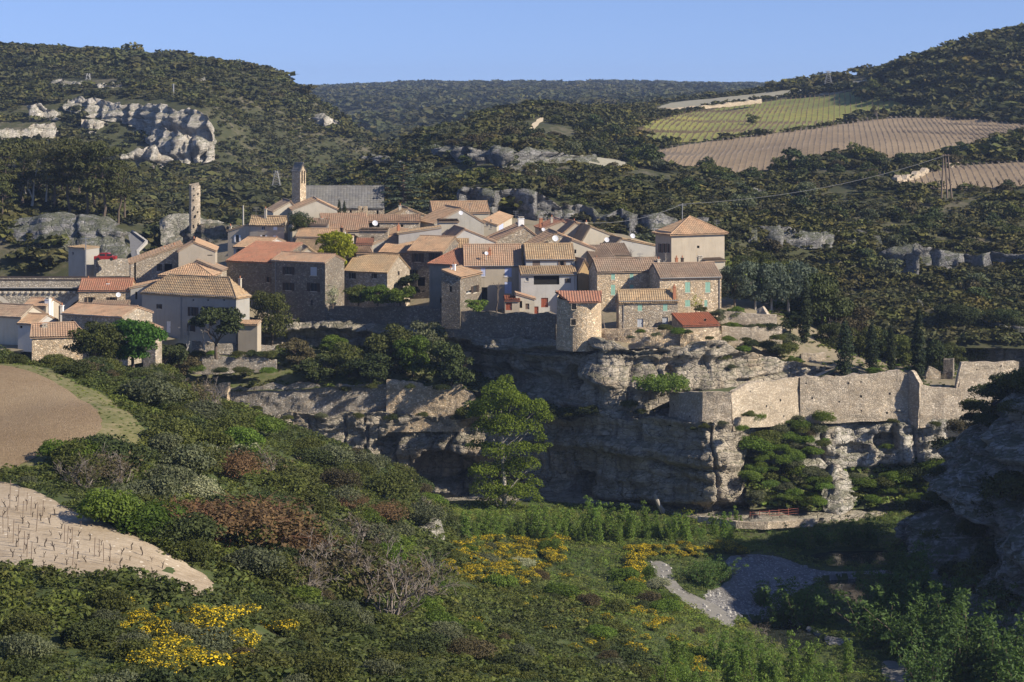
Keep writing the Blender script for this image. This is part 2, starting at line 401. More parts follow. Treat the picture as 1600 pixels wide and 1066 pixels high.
# ---------------------------------------------------------------- terrain heights
RIV = -62.2
near_t = TPS([(-250,1066,100),(0,1066,105),(350,1066,108),(700,1066,118),(0,930,128),(330,940,131),(200,900,136),(0,850,143),(0,750,166),(100,770,161),
 (250,850,147),(-250,900,135),(-250,700,180),(0,735,173),(190,690,186),(200,640,200),(0,570,232),(60,570,232),(130,610,212),(0,650,197),(-250,560,240),
 (225,680,188),(0,578,254),(60,582,259),(100,586,264),(200,602,264),(300,605,277),(300,640,245),(300,700,205),(330,760,185),(380,860,160),(420,940,145),(480,1066,128),
 (400,690,240),(500,695,252),(600,725,255),(690,800,258),(640,800,232),(650,870,215),(560,800,220),(480,760,222),(560,950,160),(640,1000,150),(700,1000,160),
 (760,930,205),(740,870,242),(800,880,246),(900,880,250),(950,850,262),(800,830,270),(1000,820,275),(1100,850,262),(900,960,208),(900,1066,160),(1000,1066,178),
 (1000,950,226),(1080,1000,209),(1100,1066,190),(1200,1066,204),(1060,900,247),(1150,960,236),(1250,1040,215),(1350,1066,213),(1200,860,268),(1240,930,249),(1420,1000,226),(1420,1066,214),
 (1400,880,262),(1300,860,271),(1500,1066,212),(1600,1066,212),(1500,900,250),(400,800,298),(700,800,300),(800,800,302),(300,680,300),(1000,800,300),(300,620,300),(1300,860,292),(1100,860,292),(1500,860,290),(0,640,300),(100,645,302),(-250,640,300),(200,640,302),(1800,900,285),(1950,950,240),(1850,1066,215),(1750,870,300)])
POOLS_PX = [[(1240,880),(1258,868),(1300,862),(1385,862),(1402,876),(1390,889),(1330,892),(1268,890)],
            [(1282,908),(1345,903),(1352,915),(1345,950),(1325,945),(1300,928)],
            [(1158,972),(1200,968),(1232,972),(1290,1000),(1285,1012),(1250,1030),(1212,1020),(1170,992)]]
def on_plane(px, py, z): D = F*z/(YH-py); return (D*(px-800)/F, D)
POOLS = [[on_plane(px, py, RIV) for px, py in q] for q in POOLS_PX]
def near(x, y):
    x = np.asarray(x, float); y = np.asarray(y, float); z = near_t(x, y)
    flat = np.clip((z-RIV-2)/6, 0, 1)
    z = z+.35*fb2(x/9, y/9, 4, 3)*(.25+.75*flat)*np.where(z > -33.6, .25, 1)
    bar = RIV+.35+.25*fb2(x/5, y/5, 3, 9); z = np.maximum(z, bar)
    for q in POOLS: z = np.where(inpoly(x, y, q), np.minimum(z, RIV-.7), z)
    return z
# the ledge road under the cliff and the slope over it
village_t = TPS([(200,565,300),(50,560,296),(240,550,308),(360,545,322),(300,535,325),(500,500,341),(440,500,341),(620,480,350),(700,492,334),(800,492,331),(900,505,322),(930,495,322),(1000,514,313),
 (1120,527,311),(1120,485,326),(1200,500,325),(1260,545,318),(1300,570,312),(1350,575,315),(1420,585,313),(1500,590,312),(1500,575,325),(1400,540,340),(1300,520,335),(1133,415,356),(1000,425,350),(700,405,372),
 (800,385,378),(600,365,388),(494,360,392),(460,350,405),(600,350,410),(360,425,372),(260,465,352),(320,440,356),(150,492,345),(60,520,318),(900,375,392),(700,335,425),(-60,500,345),(1250,440,380),(1600,600,310),(1600,560,345),(500,350,430),(200,450,380),(-60,560,300),(1200,561,313),(1150,547,311),(1250,572,315),(500,507,341),(640,509,336),(740,525,328),(860,531,317),(905,528,311),(932,532,308.5),(1000,546,307.5),(1080,541,308.3),(1120,537,308.3)])
def village(x, y):
    x = np.asarray(x, float); y = np.asarray(y, float)
    return village_t(x, y)-.4+.25*fb2(x/6, y/6, 3, 21)
garden_t = TPS([(290,615,317),(440,615,317),(600,612,315),(740,612,313),(290,560,327),(440,562,328),(600,562,328),(740,600,318),(400,548,337),(500,545,338),(640,560,333),(740,592,325),(860,632,314),(930,640,306),(860,645,311),(250,570,318)])
def garden(x, y): return garden_t(x, y)+.2*fb2(np.asarray(x)/5, np.asarray(y)/5, 3, 33)
left_t = TPS([(-400,95,950),(0,92,950),(60,90,950),(200,100,960),(345,104,960),(430,122,950),(480,150,930),(530,187,900),(570,217,870),(620,250,850),(700,300,840),(120,150,800),(217,161,790),(311,169,780),(335,202,770),
 (127,192,778),(225,212,772),(285,265,745),(335,250,750),(0,225,720),(0,290,560),(100,300,560),(200,305,600),(300,340,560),(400,300,690),(500,280,760),(560,292,800),(450,345,620),(350,400,500),(200,335,470),(100,330,440),(0,335,430),
 (0,420,392),(150,425,385),(230,410,405),(300,415,425),(-400,230,720),(-400,420,380),(60,300,500),(420,200,830),(380,240,770),(650,330,800),(0,150,830),(0,120,900),(-400,330,430),(550,350,650),(200,120,1300),(-400,120,1300),(480,200,1300),(620,270,1300),(480,178,1010),(530,212,990),(570,240,960),(610,262,930),(430,142,1030),(530,222,1080),(380,118,1040),(300,470,400),(0,500,380)])
def left(x, y): return left_t(x, y)+1.2*fb2(np.asarray(x)/40, np.asarray(y)/40, 4, 41)
right_t = TPS([(1309,474,418),(1400,471,406),(1480,479,397),(1560,505,388),(1700,528,376),(1400,434,430),(1250,445,415),(1600,430,425),(1375,388,440),(1600,390,440),(1700,390,440),(1600,330,480),(1450,335,480),(1525,299,505),(1394,294,508),(1600,293,505),(1800,290,505),(1600,253,560),(1488,262,552),(1390,280,525),
 (1375,251,565),(1600,213,620),(1320,237,580),(1800,195,640),(1600,194,705),(1394,185,725),(1150,281,545),(1049,264,565),(1004,238,630),(1190,213,660),(1349,140,860),(1041,183,790),(1000,206,715),(1461,172,780),(1390,112,860),(1450,88,860),(1500,73,870),(1600,53,880),(1800,30,890),(1550,125,790),(1600,150,750),(1380,125,900),(1250,140,950),(1015,172,850),(1600,60,1200),(1300,140,1200),(1000,165,1200),(1800,40,1200),
 (1180,352,442),(1280,366,438),(1000,333,432),(1070,340,430),(780,294,442),(880,312,440),(900,302,455),(900,242,545),(780,236,535),(830,268,505),(854,168,725),(762,186,695),(661,210,645),(594,250,595),(700,232,560),(640,292,485),(700,300,475),(1000,282,505),(950,200,680),(1100,320,470),(1250,320,480),(560,270,590),(520,310,560),(600,330,455),(480,330,650),(700,210,800),(560,290,800),(850,185,900),(600,230,900),
 (700,380,425),(850,390,420),(1000,400,412),(1150,420,410),(1250,470,405),(560,380,450)])
def right(x, y): return right_t(x, y)+.8*fb2(np.asarray(x)/30, np.asarray(y)/30, 4, 51)
far_t = TPS([(300,140,3000),(480,146,3000),(560,140,3000),(700,134,3000),(830,132,3000),(900,134,3000),(1000,136,3000),(1100,138,3000),(1300,140,3000),(1700,142,3000),(480,165,2200),(560,168,2000),(700,165,2000),(850,160,2000),(1000,158,2000),(600,195,1500),(700,190,1450),(830,182,1450),(1000,165,1500),(1300,150,1600),(600,232,1080),(800,200,1050),(1000,180,1100),(500,270,1000),(300,225,1400),(300,265,1050),(450,245,1200),(520,250,1150),(560,208,1500),(480,190,1800),(400,200,1700),(1400,160,1050),(1700,150,1500),(800,146,5000),(0,146,5000),(1600,146,5000)], 1000)
def far(x, y): return far_t(x, y)+5*fb2(np.asarray(x)/220, np.asarray(y)/220, 4, 61)

# ---------------------------------------------------------------- ground sheets
m_near = m_soil('near_ground', [(.3, (.038,.058,.018)), (.5, (.058,.076,.025)), (.66, (.10,.095,.048)), (.74, (.05,.07,.023))], 1.0, .12)
m_hill = m_soil('hill_ground', [(.3, (.034,.04,.018)), (.5, (.052,.055,.026)), (.62, (.12,.105,.072)), (.7, (.05,.052,.026))], .35, .05)
m_vill = m_soil('village_ground', [(.3, (.10,.10,.045)), (.5, (.24,.20,.14)), (.7, (.12,.12,.06))], 1.4, .2)
m_gard = m_soil('garden_ground', [(.3, (.05,.075,.022)), (.5, (.10,.11,.045)), (.7, (.20,.165,.11))], 1.2, .25)
grid_sheet('ground', near, -70, 118, 70, 304, .8, m_near, keep=lambda x, y: (np.abs(x) < .33*y+12) & (x < 88))
VFRONT = [(-60,0,300),(225,0,318),(300,0,334),(385,0,342.5),(440,0,342.5),(500,0,341.5),(560,0,339.5),(640,0,336.5),(700,0,332.5),(740,0,328.5),(800,0,322.5),(860,0,317.5),(905,0,312.5),(932,0,308.5),(955,0,307.5),(1000,0,308),(1080,0,308.5),(1120,0,308.5),(1150,0,310.5),(1200,0,313.5),(1250,0,315.5),(1300,0,312),(1312,0,303.5),(1340,0,303.5),(1420,0,304.5),(1450,0,303),(1500,0,303.5),(1600,0,305)]
_vf = [(P(*q).x, P(*q).y) for q in VFRONT]
_vpoly = _vf+[(P(1600,0,322).x,322),(P(1480,0,329).x,329),(P(1330,0,338).x,338),(P(1235,0,346).x,346),(P(1150,0,372).x,372),(P(1060,0,402).x,402),(P(900,0,425).x,425),(P(600,0,440).x,440),(-105,440),(-105,300)]
draped('village_terrain', _vpoly, village, m_vill, 0, 2.0)
_gpoly = [(P(*q).x, P(*q).y) for q in [(225,0,319.5),(300,0,319.5),(440,0,318),(600,0,316.4),(740,0,314.2),(860,0,312),(930,0,305),(936,0,309),(860,0,319),(740,0,330),(640,0,338),(500,0,344),(385,0,345),(290,0,336)]]
draped('garden_terrace', _gpoly, garden, m_gard, 0, 1.2)
grid_sheet('hill_terrain', left, -300, 5, 378, 1300, 5, m_hill, keep=lambda x, y: np.abs(x) < .31*y+30)
grid_sheet('hill_slope', right, -90, 340, 372, 1250, 3, m_hill, keep=lambda x, y: (np.abs(x) < .30*y+30) & ((y > 392) | (x > 64)) & ~((x < 25) & (y > 770)) & ~((x < -20) & (y > 640)))
grid_sheet('far_plateau', far, -1700, 1700, 850, 5600, 40, m_hill)
# the gorge floor behind the village joins the hills, so nothing is open under them
gm = MB(); gm.abox(-400, 400, 304, 1000, -100, -75); tag(gm.build('gorge_floor', m_hill), kind='structure')

m_water, nt, b, _ = newmat('river_water'); n = NT(nt); b.inputs['Base Color'].default_value = (.025, .03, .022, 1); b.inputs['Roughness'].default_value = .06
b.inputs['Specular IOR Level'].default_value = .5; n.bump(n.noise(n.coord((1, .5, 1)), 1.6, 3), .12, .06, b)
bm_ = MB(); bm_.poly([(15, 205, RIV), (75, 205, RIV), (85, 290, RIV), (25, 290, RIV)]); tag(bm_.build('river', m_water), kind='structure')

# ---------------------------------------------------------------- cliffs
def resample(pts, step):
    out = []
    for a, c in zip(pts[:-1], pts[1:]):
        k = max(1, int(round(math.hypot(c[0][0]-a[0][0], c[0][1]-a[0][1])/step)))
        for i in range(k): t = i/k; out.append((a[0].lerp(c[0], t), a[1].lerp(c[1], t)))
    out.append(pts[-1]); return out
def cliff(name, pts, mat, seed, step=.5, amp=1.0, ledge=1.0, fiss=1.0, caves=(), under=0.0, cap=4.0, down=2.0, prof=None, capz=-.3, edge=.5, smooth=6, scale=1.0, block=.8, saw=None):
    """rock face; pts = [(px, py_top, D_top, py_bottom, D_bottom)] from left to right"""
    w = [(P(a, b_, d), P(a if len(q) < 3 else q[2], q[0], q[1] if len(q) > 1 else d)) for a, b_, d, *q in pts]
    # round the corners of the plan a little
    for _ in range(2):
        nw = [w[0]]
        for a, c in zip(w[:-1], w[1:]): nw += [(a[0].lerp(c[0], .25), a[1].lerp(c[1], .25)), (a[0].lerp(c[0], .75), a[1].lerp(c[1], .75))]
        w = nw+[w[-1]]
    w = resample(w, step); T = np.array([tuple(a) for a, _ in w]); B = np.array([tuple(c) for _, c in w]); n = len(w)
    mid = (T+B)/2; tg = np.gradient(mid[:, :2], axis=0)
    k = int(max(1, smooth)); ker = np.ones(2*k+1)/(2*k+1)
    tg = np.stack([np.convolve(np.pad(tg[:, i], k, 'edge'), ker, 'valid') for i in (0, 1)], 1)
    N = np.stack([tg[:, 1], -tg[:, 0]], 1); N /= np.linalg.norm(N, axis=1)[:, None]+1e-9
    s = np.concatenate([[0], np.cumsum(np.linalg.norm(np.diff(mid[:, :2], axis=0), axis=1))])
    T[:, 2] += edge*fb2(s/3.5/scale, s*0, 4, seed+5)
    hgt = np.max(T[:, 2]-B[:, 2]); nv = max(4, int(hgt/step))
    t = np.linspace(0, 1+down/hgt, nv+1)[:, None]
    X = T[None, :, :]+(B-T)[None]*t[..., None]
    Z = X[..., 2]; S = np.broadcast_to(s[None], Z.shape); tt = np.broadcast_to(t, Z.shape)
    zz = (Z+1.2*fb2(S/16/scale, Z/30/scale, 3, seed+1))/scale; S2 = S/scale
    d = amp*(1.5*fb2(S2/11, zz/9, 3, seed)+.62*fb2(S2/3.2, zz/2.0, 4, seed+11)+.22*fb2(S2/.9, zz/.7, 3, seed+12))
    L = vn2(zz/2.7, S2/40, seed+2); L2 = vn2(zz/1.05, S2/22, seed+3)
    d = d+ledge*(.85*np.tanh(L*5)+.33*np.tanh(L2*5))
    fr = np.abs(vn2(S2/4.6+.3*vn2(zz/3, S2/9, seed+6), zz/26, seed+4)); d = d-fiss*1.3*np.exp(-(fr/.05)**2)
    fr = np.abs(vn2(S2/2.1, zz/14, seed+14)); d = d-fiss*.5*np.exp(-(fr/.06)**2)
    if saw: q_ = s[None]/saw[0]+.35*vn2(S2/5, zz/9, seed+50); d = d+saw[1]*(q_-np.floor(q_)-.5)
    zb_ = zz/1.7+.22*vn2(S2/19, zz*0, seed+40); bi = np.floor(zb_).astype(np.int64); bf = zb_-bi
    uq = S2/(1.9+2.6*_hash(bi, bi*0+1, seed))+7*_hash(bi, bi*0+2, seed); ui = np.floor(uq).astype(np.int64); uf = uq-ui
    d = d+block*((_hash(bi, ui, seed+7)-.5)*.75-.55*np.exp(-(np.minimum(bf, 1-bf)/.10)**2)*(.4+.6*_hash(bi, bi*0+3, seed))-.4*np.exp(-(np.minimum(uf, 1-uf)/.05)**2)+.25*(bf-.5))
    if under: d = d-under*np.clip((tt-.86)/.08, 0, 1)
    if prof: d = d+prof(tt, S/s[-1])
    PX, PY = proj(X[..., 0], X[..., 1], Z)
    for (cx, cy, rw, rh, dep) in caves:
        q = ((PX-cx)/rw)**2+((PY-cy)/rh)**2+.25*fb2(S2/1.5, zz/1.5, 3, seed+20); d = d-dep*np.clip((1.15-q)*2.2, 0, 1)
    d = d*np.clip(tt*6+.35, 0, 1)
    X = X.copy(); X[..., 0] += N[None, :, 0]*d; X[..., 1] += N[None, :, 1]*d
    rows = [X[i] for i in range(nv+1)]
    if cap:   # the top runs back to meet the ground behind
        for f in (.2, .55, 1.0):
            c = T.copy(); c[:, :2] -= N*cap*f; c[:, 2] += capz*f+.25*fb2(s/2/scale, s*0+f*7, 3, seed+30); rows.insert(0, c)
    V = np.concatenate(rows); m = len(rows)
    i = (np.arange(m-1)[:, None]*n+np.arange(n-1)[None]).ravel(); Q = np.stack([i+n, i+n+1, i+1, i], 1)
    o = link(name, np_mesh(name, V, Q, mat, smooth=True)); tag(o, kind='structure')
    return o
rock_warm = m_rock('limestone_warm', (.52,.455,.365), (.15,.135,.115), (.50,.35,.20), .5, .65, .5)
rock_shaded = m_rock('limestone_shaded', (.25,.225,.185), (.075,.07,.065), (.30,.22,.13), .45, .8, .6)  # darker limestone; the shade on the tower's spur is in its colour
rock_pale = m_rock('limestone_pale', (.60,.555,.48), (.20,.185,.165), (.52,.37,.22), .45, .55, .6)
rock_blue = m_rock('limestone_grey', (.31,.30,.285), (.10,.10,.10), (.30,.23,.16), .25, .7, .7)
# lower cliff, from the left walls round the prow to the right
cliff('cliff', [(250,652,320,705),(300,652,319,712),(360,650,318,715),(440,650,317,722),(520,648,316,745),(600,648,315,770),(680,648,314,790),(740,650,313,795),(800,655,312.5,800),(860,655,311,798),(905,652,307,800),(950,652,302,802),(1000,654,298.5,803),(1040,656,295,804),(1070,660,291.8,805),(1098,661,289.6,806),(1120,662,289.2,806),(1145,663,290.2,806),(1164,668,292.2,806),(1176,668,296,806),(1195,665,301,806),(1230,660,302.5,806)],
      rock_warm, 3, .3, .7, .7, .9, caves=[(905,765,20,28,5),(690,735,55,28,5),(760,760,60,25,4.5),(600,700,22,14,2)], under=3.0, cap=3)
cliff('cliff', [(1180,662,300,745),(1230,655,301.3,742),(1290,652,301.5,740),(1340,652,302.2,737),(1385,646,302.8,735),(1402,640,301.6,735),(1414,642,301.8,735),(1422,650,303,735),(1450,652,302,735),(1500,655,302.5,735),(1560,665,302,740)],
      rock_pale, 14, .3, .7, .9, .9, caves=[(1245,705,22,9,2.2),(1385,690,20,14,3),(1330,700,25,10,1.6)], under=1.0, cap=2.5)
# upper cliff under the houses
cliff('cliff', [(385,512,340,560),(440,510,340,560),(500,506,339,556),(560,506,337,560),(640,508,334,572),(700,516,330,590),(740,524,326,606),(800,530,320,625),(860,530,315,645),(905,526,309,655),(932,530,306,660,304.6),(955,540,305,660,303),(1000,545,305.5,658,303.2),(1040,542,306,656,303.8),(1080,540,306,650,304),(1120,535,306,640,304.4),(1150,545,308,632,306.5),(1200,560,311,625),(1250,570,313,608),(1290,572,312,596)],
      rock_warm, 25, .3, .55, .75, .7, caves=[(895,590,12,20,3.5),(830,573,15,9,2.5),(785,575,12,8,2.5),(1047,582,8,7,2),(720,540,20,9,2),(880,548,60,5,2.2),(995,552,60,4,1.6)], cap=2, prof=lambda t, s: np.clip((.60-s)*20, 0, 1)*(1.2-2.6*np.clip((t-.17)/.1, 0, 1)+1.4*np.clip((t-.6)/.4, 0, 1)))
# road ledge at the cliff foot
cliff('rock_ledge', [(700,800,301,850),(800,788,303,850),(900,782,303,850),(1000,792,299,850),(1090,808,290,850),(1140,818,285,858),(1180,818,283,866),(1260,812,286,860),(1330,805,290,858),(1400,800,296,858),(1470,800,298,858)], m_rock('ledge_rock', (.44,.39,.31), (.16,.14,.12), (.42,.27,.17), .5, .4, .3), 36, .45, .5, .5, .5, cap=9, capz=.25, edge=.12)
def auto_crag(fn, pts, mat, seed, **k):
    """stand a crag on the hill: its foot where the ray of the photo meets the slope, its top straight above, the cap running back into the hill"""
    q = []; hm = 2
    for px, yt, d, yb, db in pts:
        b_ = ground(px, yb, fn, d-120, d+160); D = b_.y-2; q.append((px, yt, D+3, yb+2, D)); hm = max(hm, (yb-yt)*D/F)
    return cliff('crag', q, mat, seed, **{**dict(cap=7, capz=-.75*hm), **k})
lc = lambda pts, seed, **k: auto_crag(left, pts, rock_pale, seed, **{**dict(step=.7, amp=1.3, ledge=1.2, fiss=1.8, scale=1.7, edge=1.6, block=1.6, saw=(9, -5)), **k})
lc([(105,153,806,168,803),(150,154,800,180,796),(217,161,790,192,784),(262,166,784,215,776),(311,169,780,232,768),(322,176,778,246,764),(335,200,772,243,765)], 41)
lc([(205,190,784,198,780),(235,192,778,214,768),(262,198,770,240,758),(285,206,764,260,750),(310,212,762,254,748),(337,214,764,240,752)], 42)
lc([(40,168,800,186,796),(68,165,796,188,790),(95,168,796,180,792)], 43, step=1)
lc([(-60,198,750,222,742),(10,198,745,222,737),(40,196,742,224,734),(86,197,742,224,734),(95,205,744,220,740)], 44)
lc([(190,238,720,266,712),(215,236,716,270,708),(240,232,714,274,706),(262,246,718,268,712)], 45)
lc([(80,128,880,134,878),(140,128,876,136,874),(188,128,874,137,872)], 46)
lc([(302,126,890,133,888),(320,124,890,135,888)], 47)
lc([(127,194,776,204,772),(150,190,774,203,770),(170,192,774,202,770)], 48)
lc([(490,176,905,186,900),(505,182,900,198,893),(530,196,895,208,890)], 49)
cliff('crag', [(-60,345,412,405,402),(0,350,410,405,400),(40,340,408,400,398),(70,334,406,402,396),(120,336,404,404,394),(170,350,402,412,392),(192,352,400,405,392),(202,362,402,395,396)], rock_blue, 50, .6, 1.0, 1.1, 1, cap=6)
cliff('crag', [(250,345,430,372,422),(275,330,432,378,420),(300,345,430,380,420),(340,350,428,385,420)], rock_pale, 52, .6, 1.0, .8, 1, cap=5)
cliff('crag', [(285,362,415,402,408),(300,352,412,405,404),(330,350,410,405,402),(362,352,408,405,402)], rock_shaded, 51, .6, .8, .9, 1, cap=7)
# hill behind, far side of the gorge
rc = lambda pts, seed, **k: auto_crag(right, pts, rock_blue, seed, **{**dict(step=.6, amp=1.0, ledge=1.0, fiss=1.2, edge=1.0, scale=1.3, block=1.2, saw=(9, 5.5)), **k})
rc([(570,246,590,258,586),(590,245,588,260,582),(625,252,580,262,576)], 60)
rc([(678,228,562,248,552),(700,230,556,252,546),(740,234,548,258,538),(768,240,542,258,534)], 61)
rc([(760,236,536,262,524),(780,230,532,270,518),(810,232,526,268,514),(850,240,522,262,512),(900,242,524,256,516),(930,244,524,252,518)], 62, caves=[(800,262,10,8,4)])
rc([(715,300,452,350,440),(745,294,446,352,434),(780,292,442,352,430),(812,293,440,352,430),(850,306,438,352,430),(880,318,438,350,432)], 63, caves=[(789,330,16,20,9)])
rc([(878,322,440,345,434),(930,326,436,345,430),(970,332,434,356,426),(1010,336,432,362,424),(1075,342,432,362,424),(1110,346,434,360,428)], 64)
rc([(1170,352,446,368,440),(1200,356,442,380,434),(1260,364,440,378,434),(1330,364,440,376,434),(1372,362,442,384,434)], 65)
rc([(1366,396,440,420,432),(1380,388,436,426,426),(1420,384,434,428,422),(1450,392,436,424,426),(1500,394,436,418,428),(1600,390,436,424,424),(1700,390,436,424,424)], 66)
cliff('crag', [(1280,470,416,520,412),(1310,474,413,560,408),(1350,474,408,600,404),(1420,472,399,610,395),(1480,480,391,610,387),(1530,498,384,610,380),(1600,520,377,610,373),(1700,530,369,610,366)], rock_blue, 67, .5, 1.0, .6, 1.0, cap=3, capz=-2, edge=1.0, scale=1.4, block=.6, saw=(13, 4))
rc([(1120,296,500,304,496),(1200,298,498,306,494),(1260,304,496,312,492)], 68)
# right-hand gorge wall in the foreground; unseen top raised to shade the river
rg_top = [(1478,748,268),(1500,690,266),(1530,640,262),(1600,592,252),(1720,480,240),(1860,470,226)]
cliff('gorge_wall', [(1445,800,276,862,274,1392),(1478,735,272,870,262,1400),(1500,690,268,900,252,1425),(1530,645,263,960,240,1470),(1600,600,253,1020,226,1560),(1720,480,240,1090,212,1720),(1860,470,226,1120,205,1880),(1990,500,212,1150,195,2000)],
      m_rock('gorge_rock', (.46,.435,.40), (.10,.10,.10), (.40,.31,.22), .35, .6, .8), 70, .4, 1.2, 1.2, 1.8, block=1.7, cap=5, edge=1.0, prof=lambda t, s: 2.4*np.sin(t*9+2*np.sin(s*14)))
rtop = TPS([(1478,742,270),(1500,692,268),(1530,644,264),(1600,599,254),(1720,488,241),(1860,478,227),(1600,640,275),(1540,690,280),(1490,790,284),(1700,640,268),(1860,640,262),(1950,600,230)])
def righttop(x, y): return rtop(x, y)-.3+.6*fb2(np.asarray(x)/7, np.asarray(y)/7, 4, 81)
_rpoly = [(P(a, 0, d).x+.8, P(a, 0, d).y+.8) for a, _, d in rg_top]+[(98, 240), (88, 262), (74, 276), (62, 284), (60.5, 272)]
draped('gorge_rim', _rpoly, righttop, m_hill, 0, 1.5)

# field edge outcrops on the near slope
cliff('rock_outcrop', [(206,668,196,690,194),(228,682,190,735,186),(238,690,187,742,183),(246,706,186,735,184),(252,716,187,730,186)], rock_pale, 80, .35, .4, .4, .4, cap=2.5, scale=.6, edge=.3)
cliff('rock_outcrop', [(608,862,216,878,214),(630,846,222,880,216),(655,830,227,868,221),(680,816,232,850,226),(688,812,236,830,232)], rock_pale, 81, .35, .5, .7, .5, caves=[(668,848,10,7,1.5)], cap=3, scale=.7, edge=.3)
cliff('rock_outcrop', [(1280,738,297,765,294),(1300,722,295,790,291),(1318,728,295,785,291),(1328,745,297,770,295)], rock_pale, 82, .35, .8, .7, .8, cap=2.5, scale=.7, edge=.6)
cliff('rock_outcrop', [(322,650,262,665,261),(338,648,258,685,255),(352,660,257,680,255),(358,668,259,675,258)], rock_pale, 83, .35, .4, .5, .4, cap=2, scale=.6, edge=.3)

# vegetated talus between the pale cliff and the ledge road
tal_t = TPS([(1150,720,305),(1180,700,303),(1250,730,302),(1340,735,301),(1420,735,300),(1500,735,298),(1170,790,289.5),(1260,795,291),(1340,790,293.5),(1420,780,295),(1500,770,296),(1170,750,297),(1260,765,297),(1340,765,298),(1420,758,298)])
def talus(x, y): return tal_t(x, y)+.35*fb2(np.asarray(x)/4, np.asarray(y)/4, 4, 91)
_tpoly = [(P(*q).x, P(*q).y) for q in [(1172,790,289),(1260,795,290.5),(1340,790,293),(1420,782,295),(1540,770,296)]]+[(72,304),(34.5,306)]
draped('talus_slope', _tpoly, talus, m_gard, 0, .8)

# ---------------------------------------------------------------- fields, tracks, gravel
def gp(fn, D0, D1, pts): return [tuple(ground(a, c, fn, D0, D1))[:2] for a, c in pts]
m_field = m_soil('field_soil', [(.3, (.20,.138,.075)), (.48, (.285,.203,.118)), (.62, (.36,.27,.165)), (.75, (.25,.175,.10))], 2.2, .07, .9, rows=(.9, .9, .4), bd=.35, stones=.035, stone=(.40,.33,.23))
m_vine = m_soil('vineyard_soil', [(.3, (.24,.18,.115)), (.47, (.345,.275,.19)), (.6, (.43,.355,.26)), (.75, (.31,.235,.15))], .9, .16, .6, rows=(1.75, .5, .3), stones=.05, stone=(.62,.55,.44))
m_verge = m_soil('verge_grass', [(.3, (.085,.095,.035)), (.5, (.14,.135,.055)), (.66, (.25,.20,.12))], 1.4, .25)
m_gravel = m_soil('river_gravel', [(.3, (.10,.097,.095)), (.5, (.18,.172,.165)), (.7, (.26,.25,.235))], 2.2, .2, .8, stones=.16, stone=(.36,.35,.335), bd=.3)
m_track = m_soil('track_dirt', [(.3, (.12,.115,.10)), (.5, (.19,.18,.16)), (.7, (.25,.235,.21))], 1.5, .15)
m_path = m_soil('path_dirt', [(.3, (.36,.29,.20)), (.5, (.46,.38,.27)), (.7, (.52,.44,.33))], 1.5, .15)
near_s = lambda x, y: near(x, y)
verge = gp(near, 150, 250, [(-120,575),(60,566),(120,600),(170,620),(212,655),(232,680),(222,700),(190,705),(150,690),(60,735),(-120,750)])
field = gp(near, 150, 250, [(-120,582),(0,570),(50,582),(100,606),(140,632),(158,652),(160,672),(140,690),(90,700),(35,725),(10,738),(-120,745)])
vine_poly = gp(near, 110, 200, [(-120,752),(0,752),(60,770),(100,792),(160,815),(230,850),(285,878),(330,905),(335,922),(318,938),(285,930),(235,908),(180,900),(110,906),(40,890),(-120,895)])
draped('grass_verge', verge, near, m_verge, .04, 1.0)
draped('ploughed_field', field, near, m_field, .09, 1.0)
draped('vineyard_ground', vine_poly, near, m_vine, .07, 1.0)
gravel = gp(near, 190, 290, [(1128,872),(1165,866),(1210,868),(1245,880),(1270,891),(1330,894),(1395,890),(1400,902),(1340,905),(1300,908),(1262,918),(1230,936),(1236,955),(1245,968),(1290,995),(1330,1000),(1300,1012),(1260,995),(1225,976),(1160,970),(1140,968),(1108,945),(1098,930),(1120,920),(1150,900)])
draped('gravel_bar', gravel, near, m_gravel, .03, .8)
track = gp(near, 190, 290, [(1012,876),(1046,880),(1052,905),(1070,925),(1120,945),(1150,968),(1145,985),(1105,965),(1060,935),(1030,912)])
draped('dirt_track', track, near, m_track, .08, .8)
ptk = gp(near, 190, 290, [(1380,1030),(1420,1040),(1470,1066),(1480,1090),(1400,1090),(1375,1050)])
draped('footpath', ptk, near, m_track, .08, .8)
# vineyards on the hill behind
m_f2 = m_soil('hill_field_soil', [(.3, (.19,.14,.09)), (.5, (.26,.197,.127)), (.7, (.315,.245,.165))], .5, .03, .3)
m_f1 = m_soil('hill_field_grass', [(.3, (.13,.15,.045)), (.5, (.19,.20,.06)), (.62, (.30,.26,.07)), (.75, (.16,.17,.055))], .35, .03, .3)
m_f0 = m_soil('hill_field_pale', [(.3, (.22,.21,.15)), (.7, (.36,.33,.25))], .5, .03, .3)
F2P = [(1004,238),(1075,226),(1195,212),(1300,198),(1394,184),(1488,186),(1600,194),(1700,200),(1700,214),(1600,213),(1506,239),(1440,245),(1375,250),(1323,236),(1240,258),(1150,280),(1101,266),(1049,265)]
F3P = [(1405,285),(1440,274),(1488,261),(1600,253),(1700,250),(1700,292),(1600,291),(1525,298),(1460,296),(1394,293)]
F1P = [(1019,223),(985,203),(1041,184),(1100,172),(1190,160),(1250,152),(1349,139),(1347,155),(1461,171),(1398,183),(1300,196),(1188,212),(1071,224)]
F0P = [(1010,172),(1040,160),(1120,154),(1250,139),(1330,128),(1366,124),(1375,131),(1349,137),(1250,148),(1190,156),(1100,168),(1041,180)]
far_poly = {}
for nm, q, m_, dz in (('hill_vineyard', F2P, m_f2, .25), ('hill_vineyard', F3P, m_f2, .25), ('grassy_vineyard', F1P, m_f1, .25), ('hill_field', F0P, m_f0, .25)):
    far_poly[id(q)] = gp(right, 420, 1100, q)
    draped(nm, far_poly[id(q)], right, m_, .14, 3)
m_trk2 = m_soil('hill_track', [(.3, (.42,.34,.23)), (.7, (.52,.44,.32))], .8, .1)
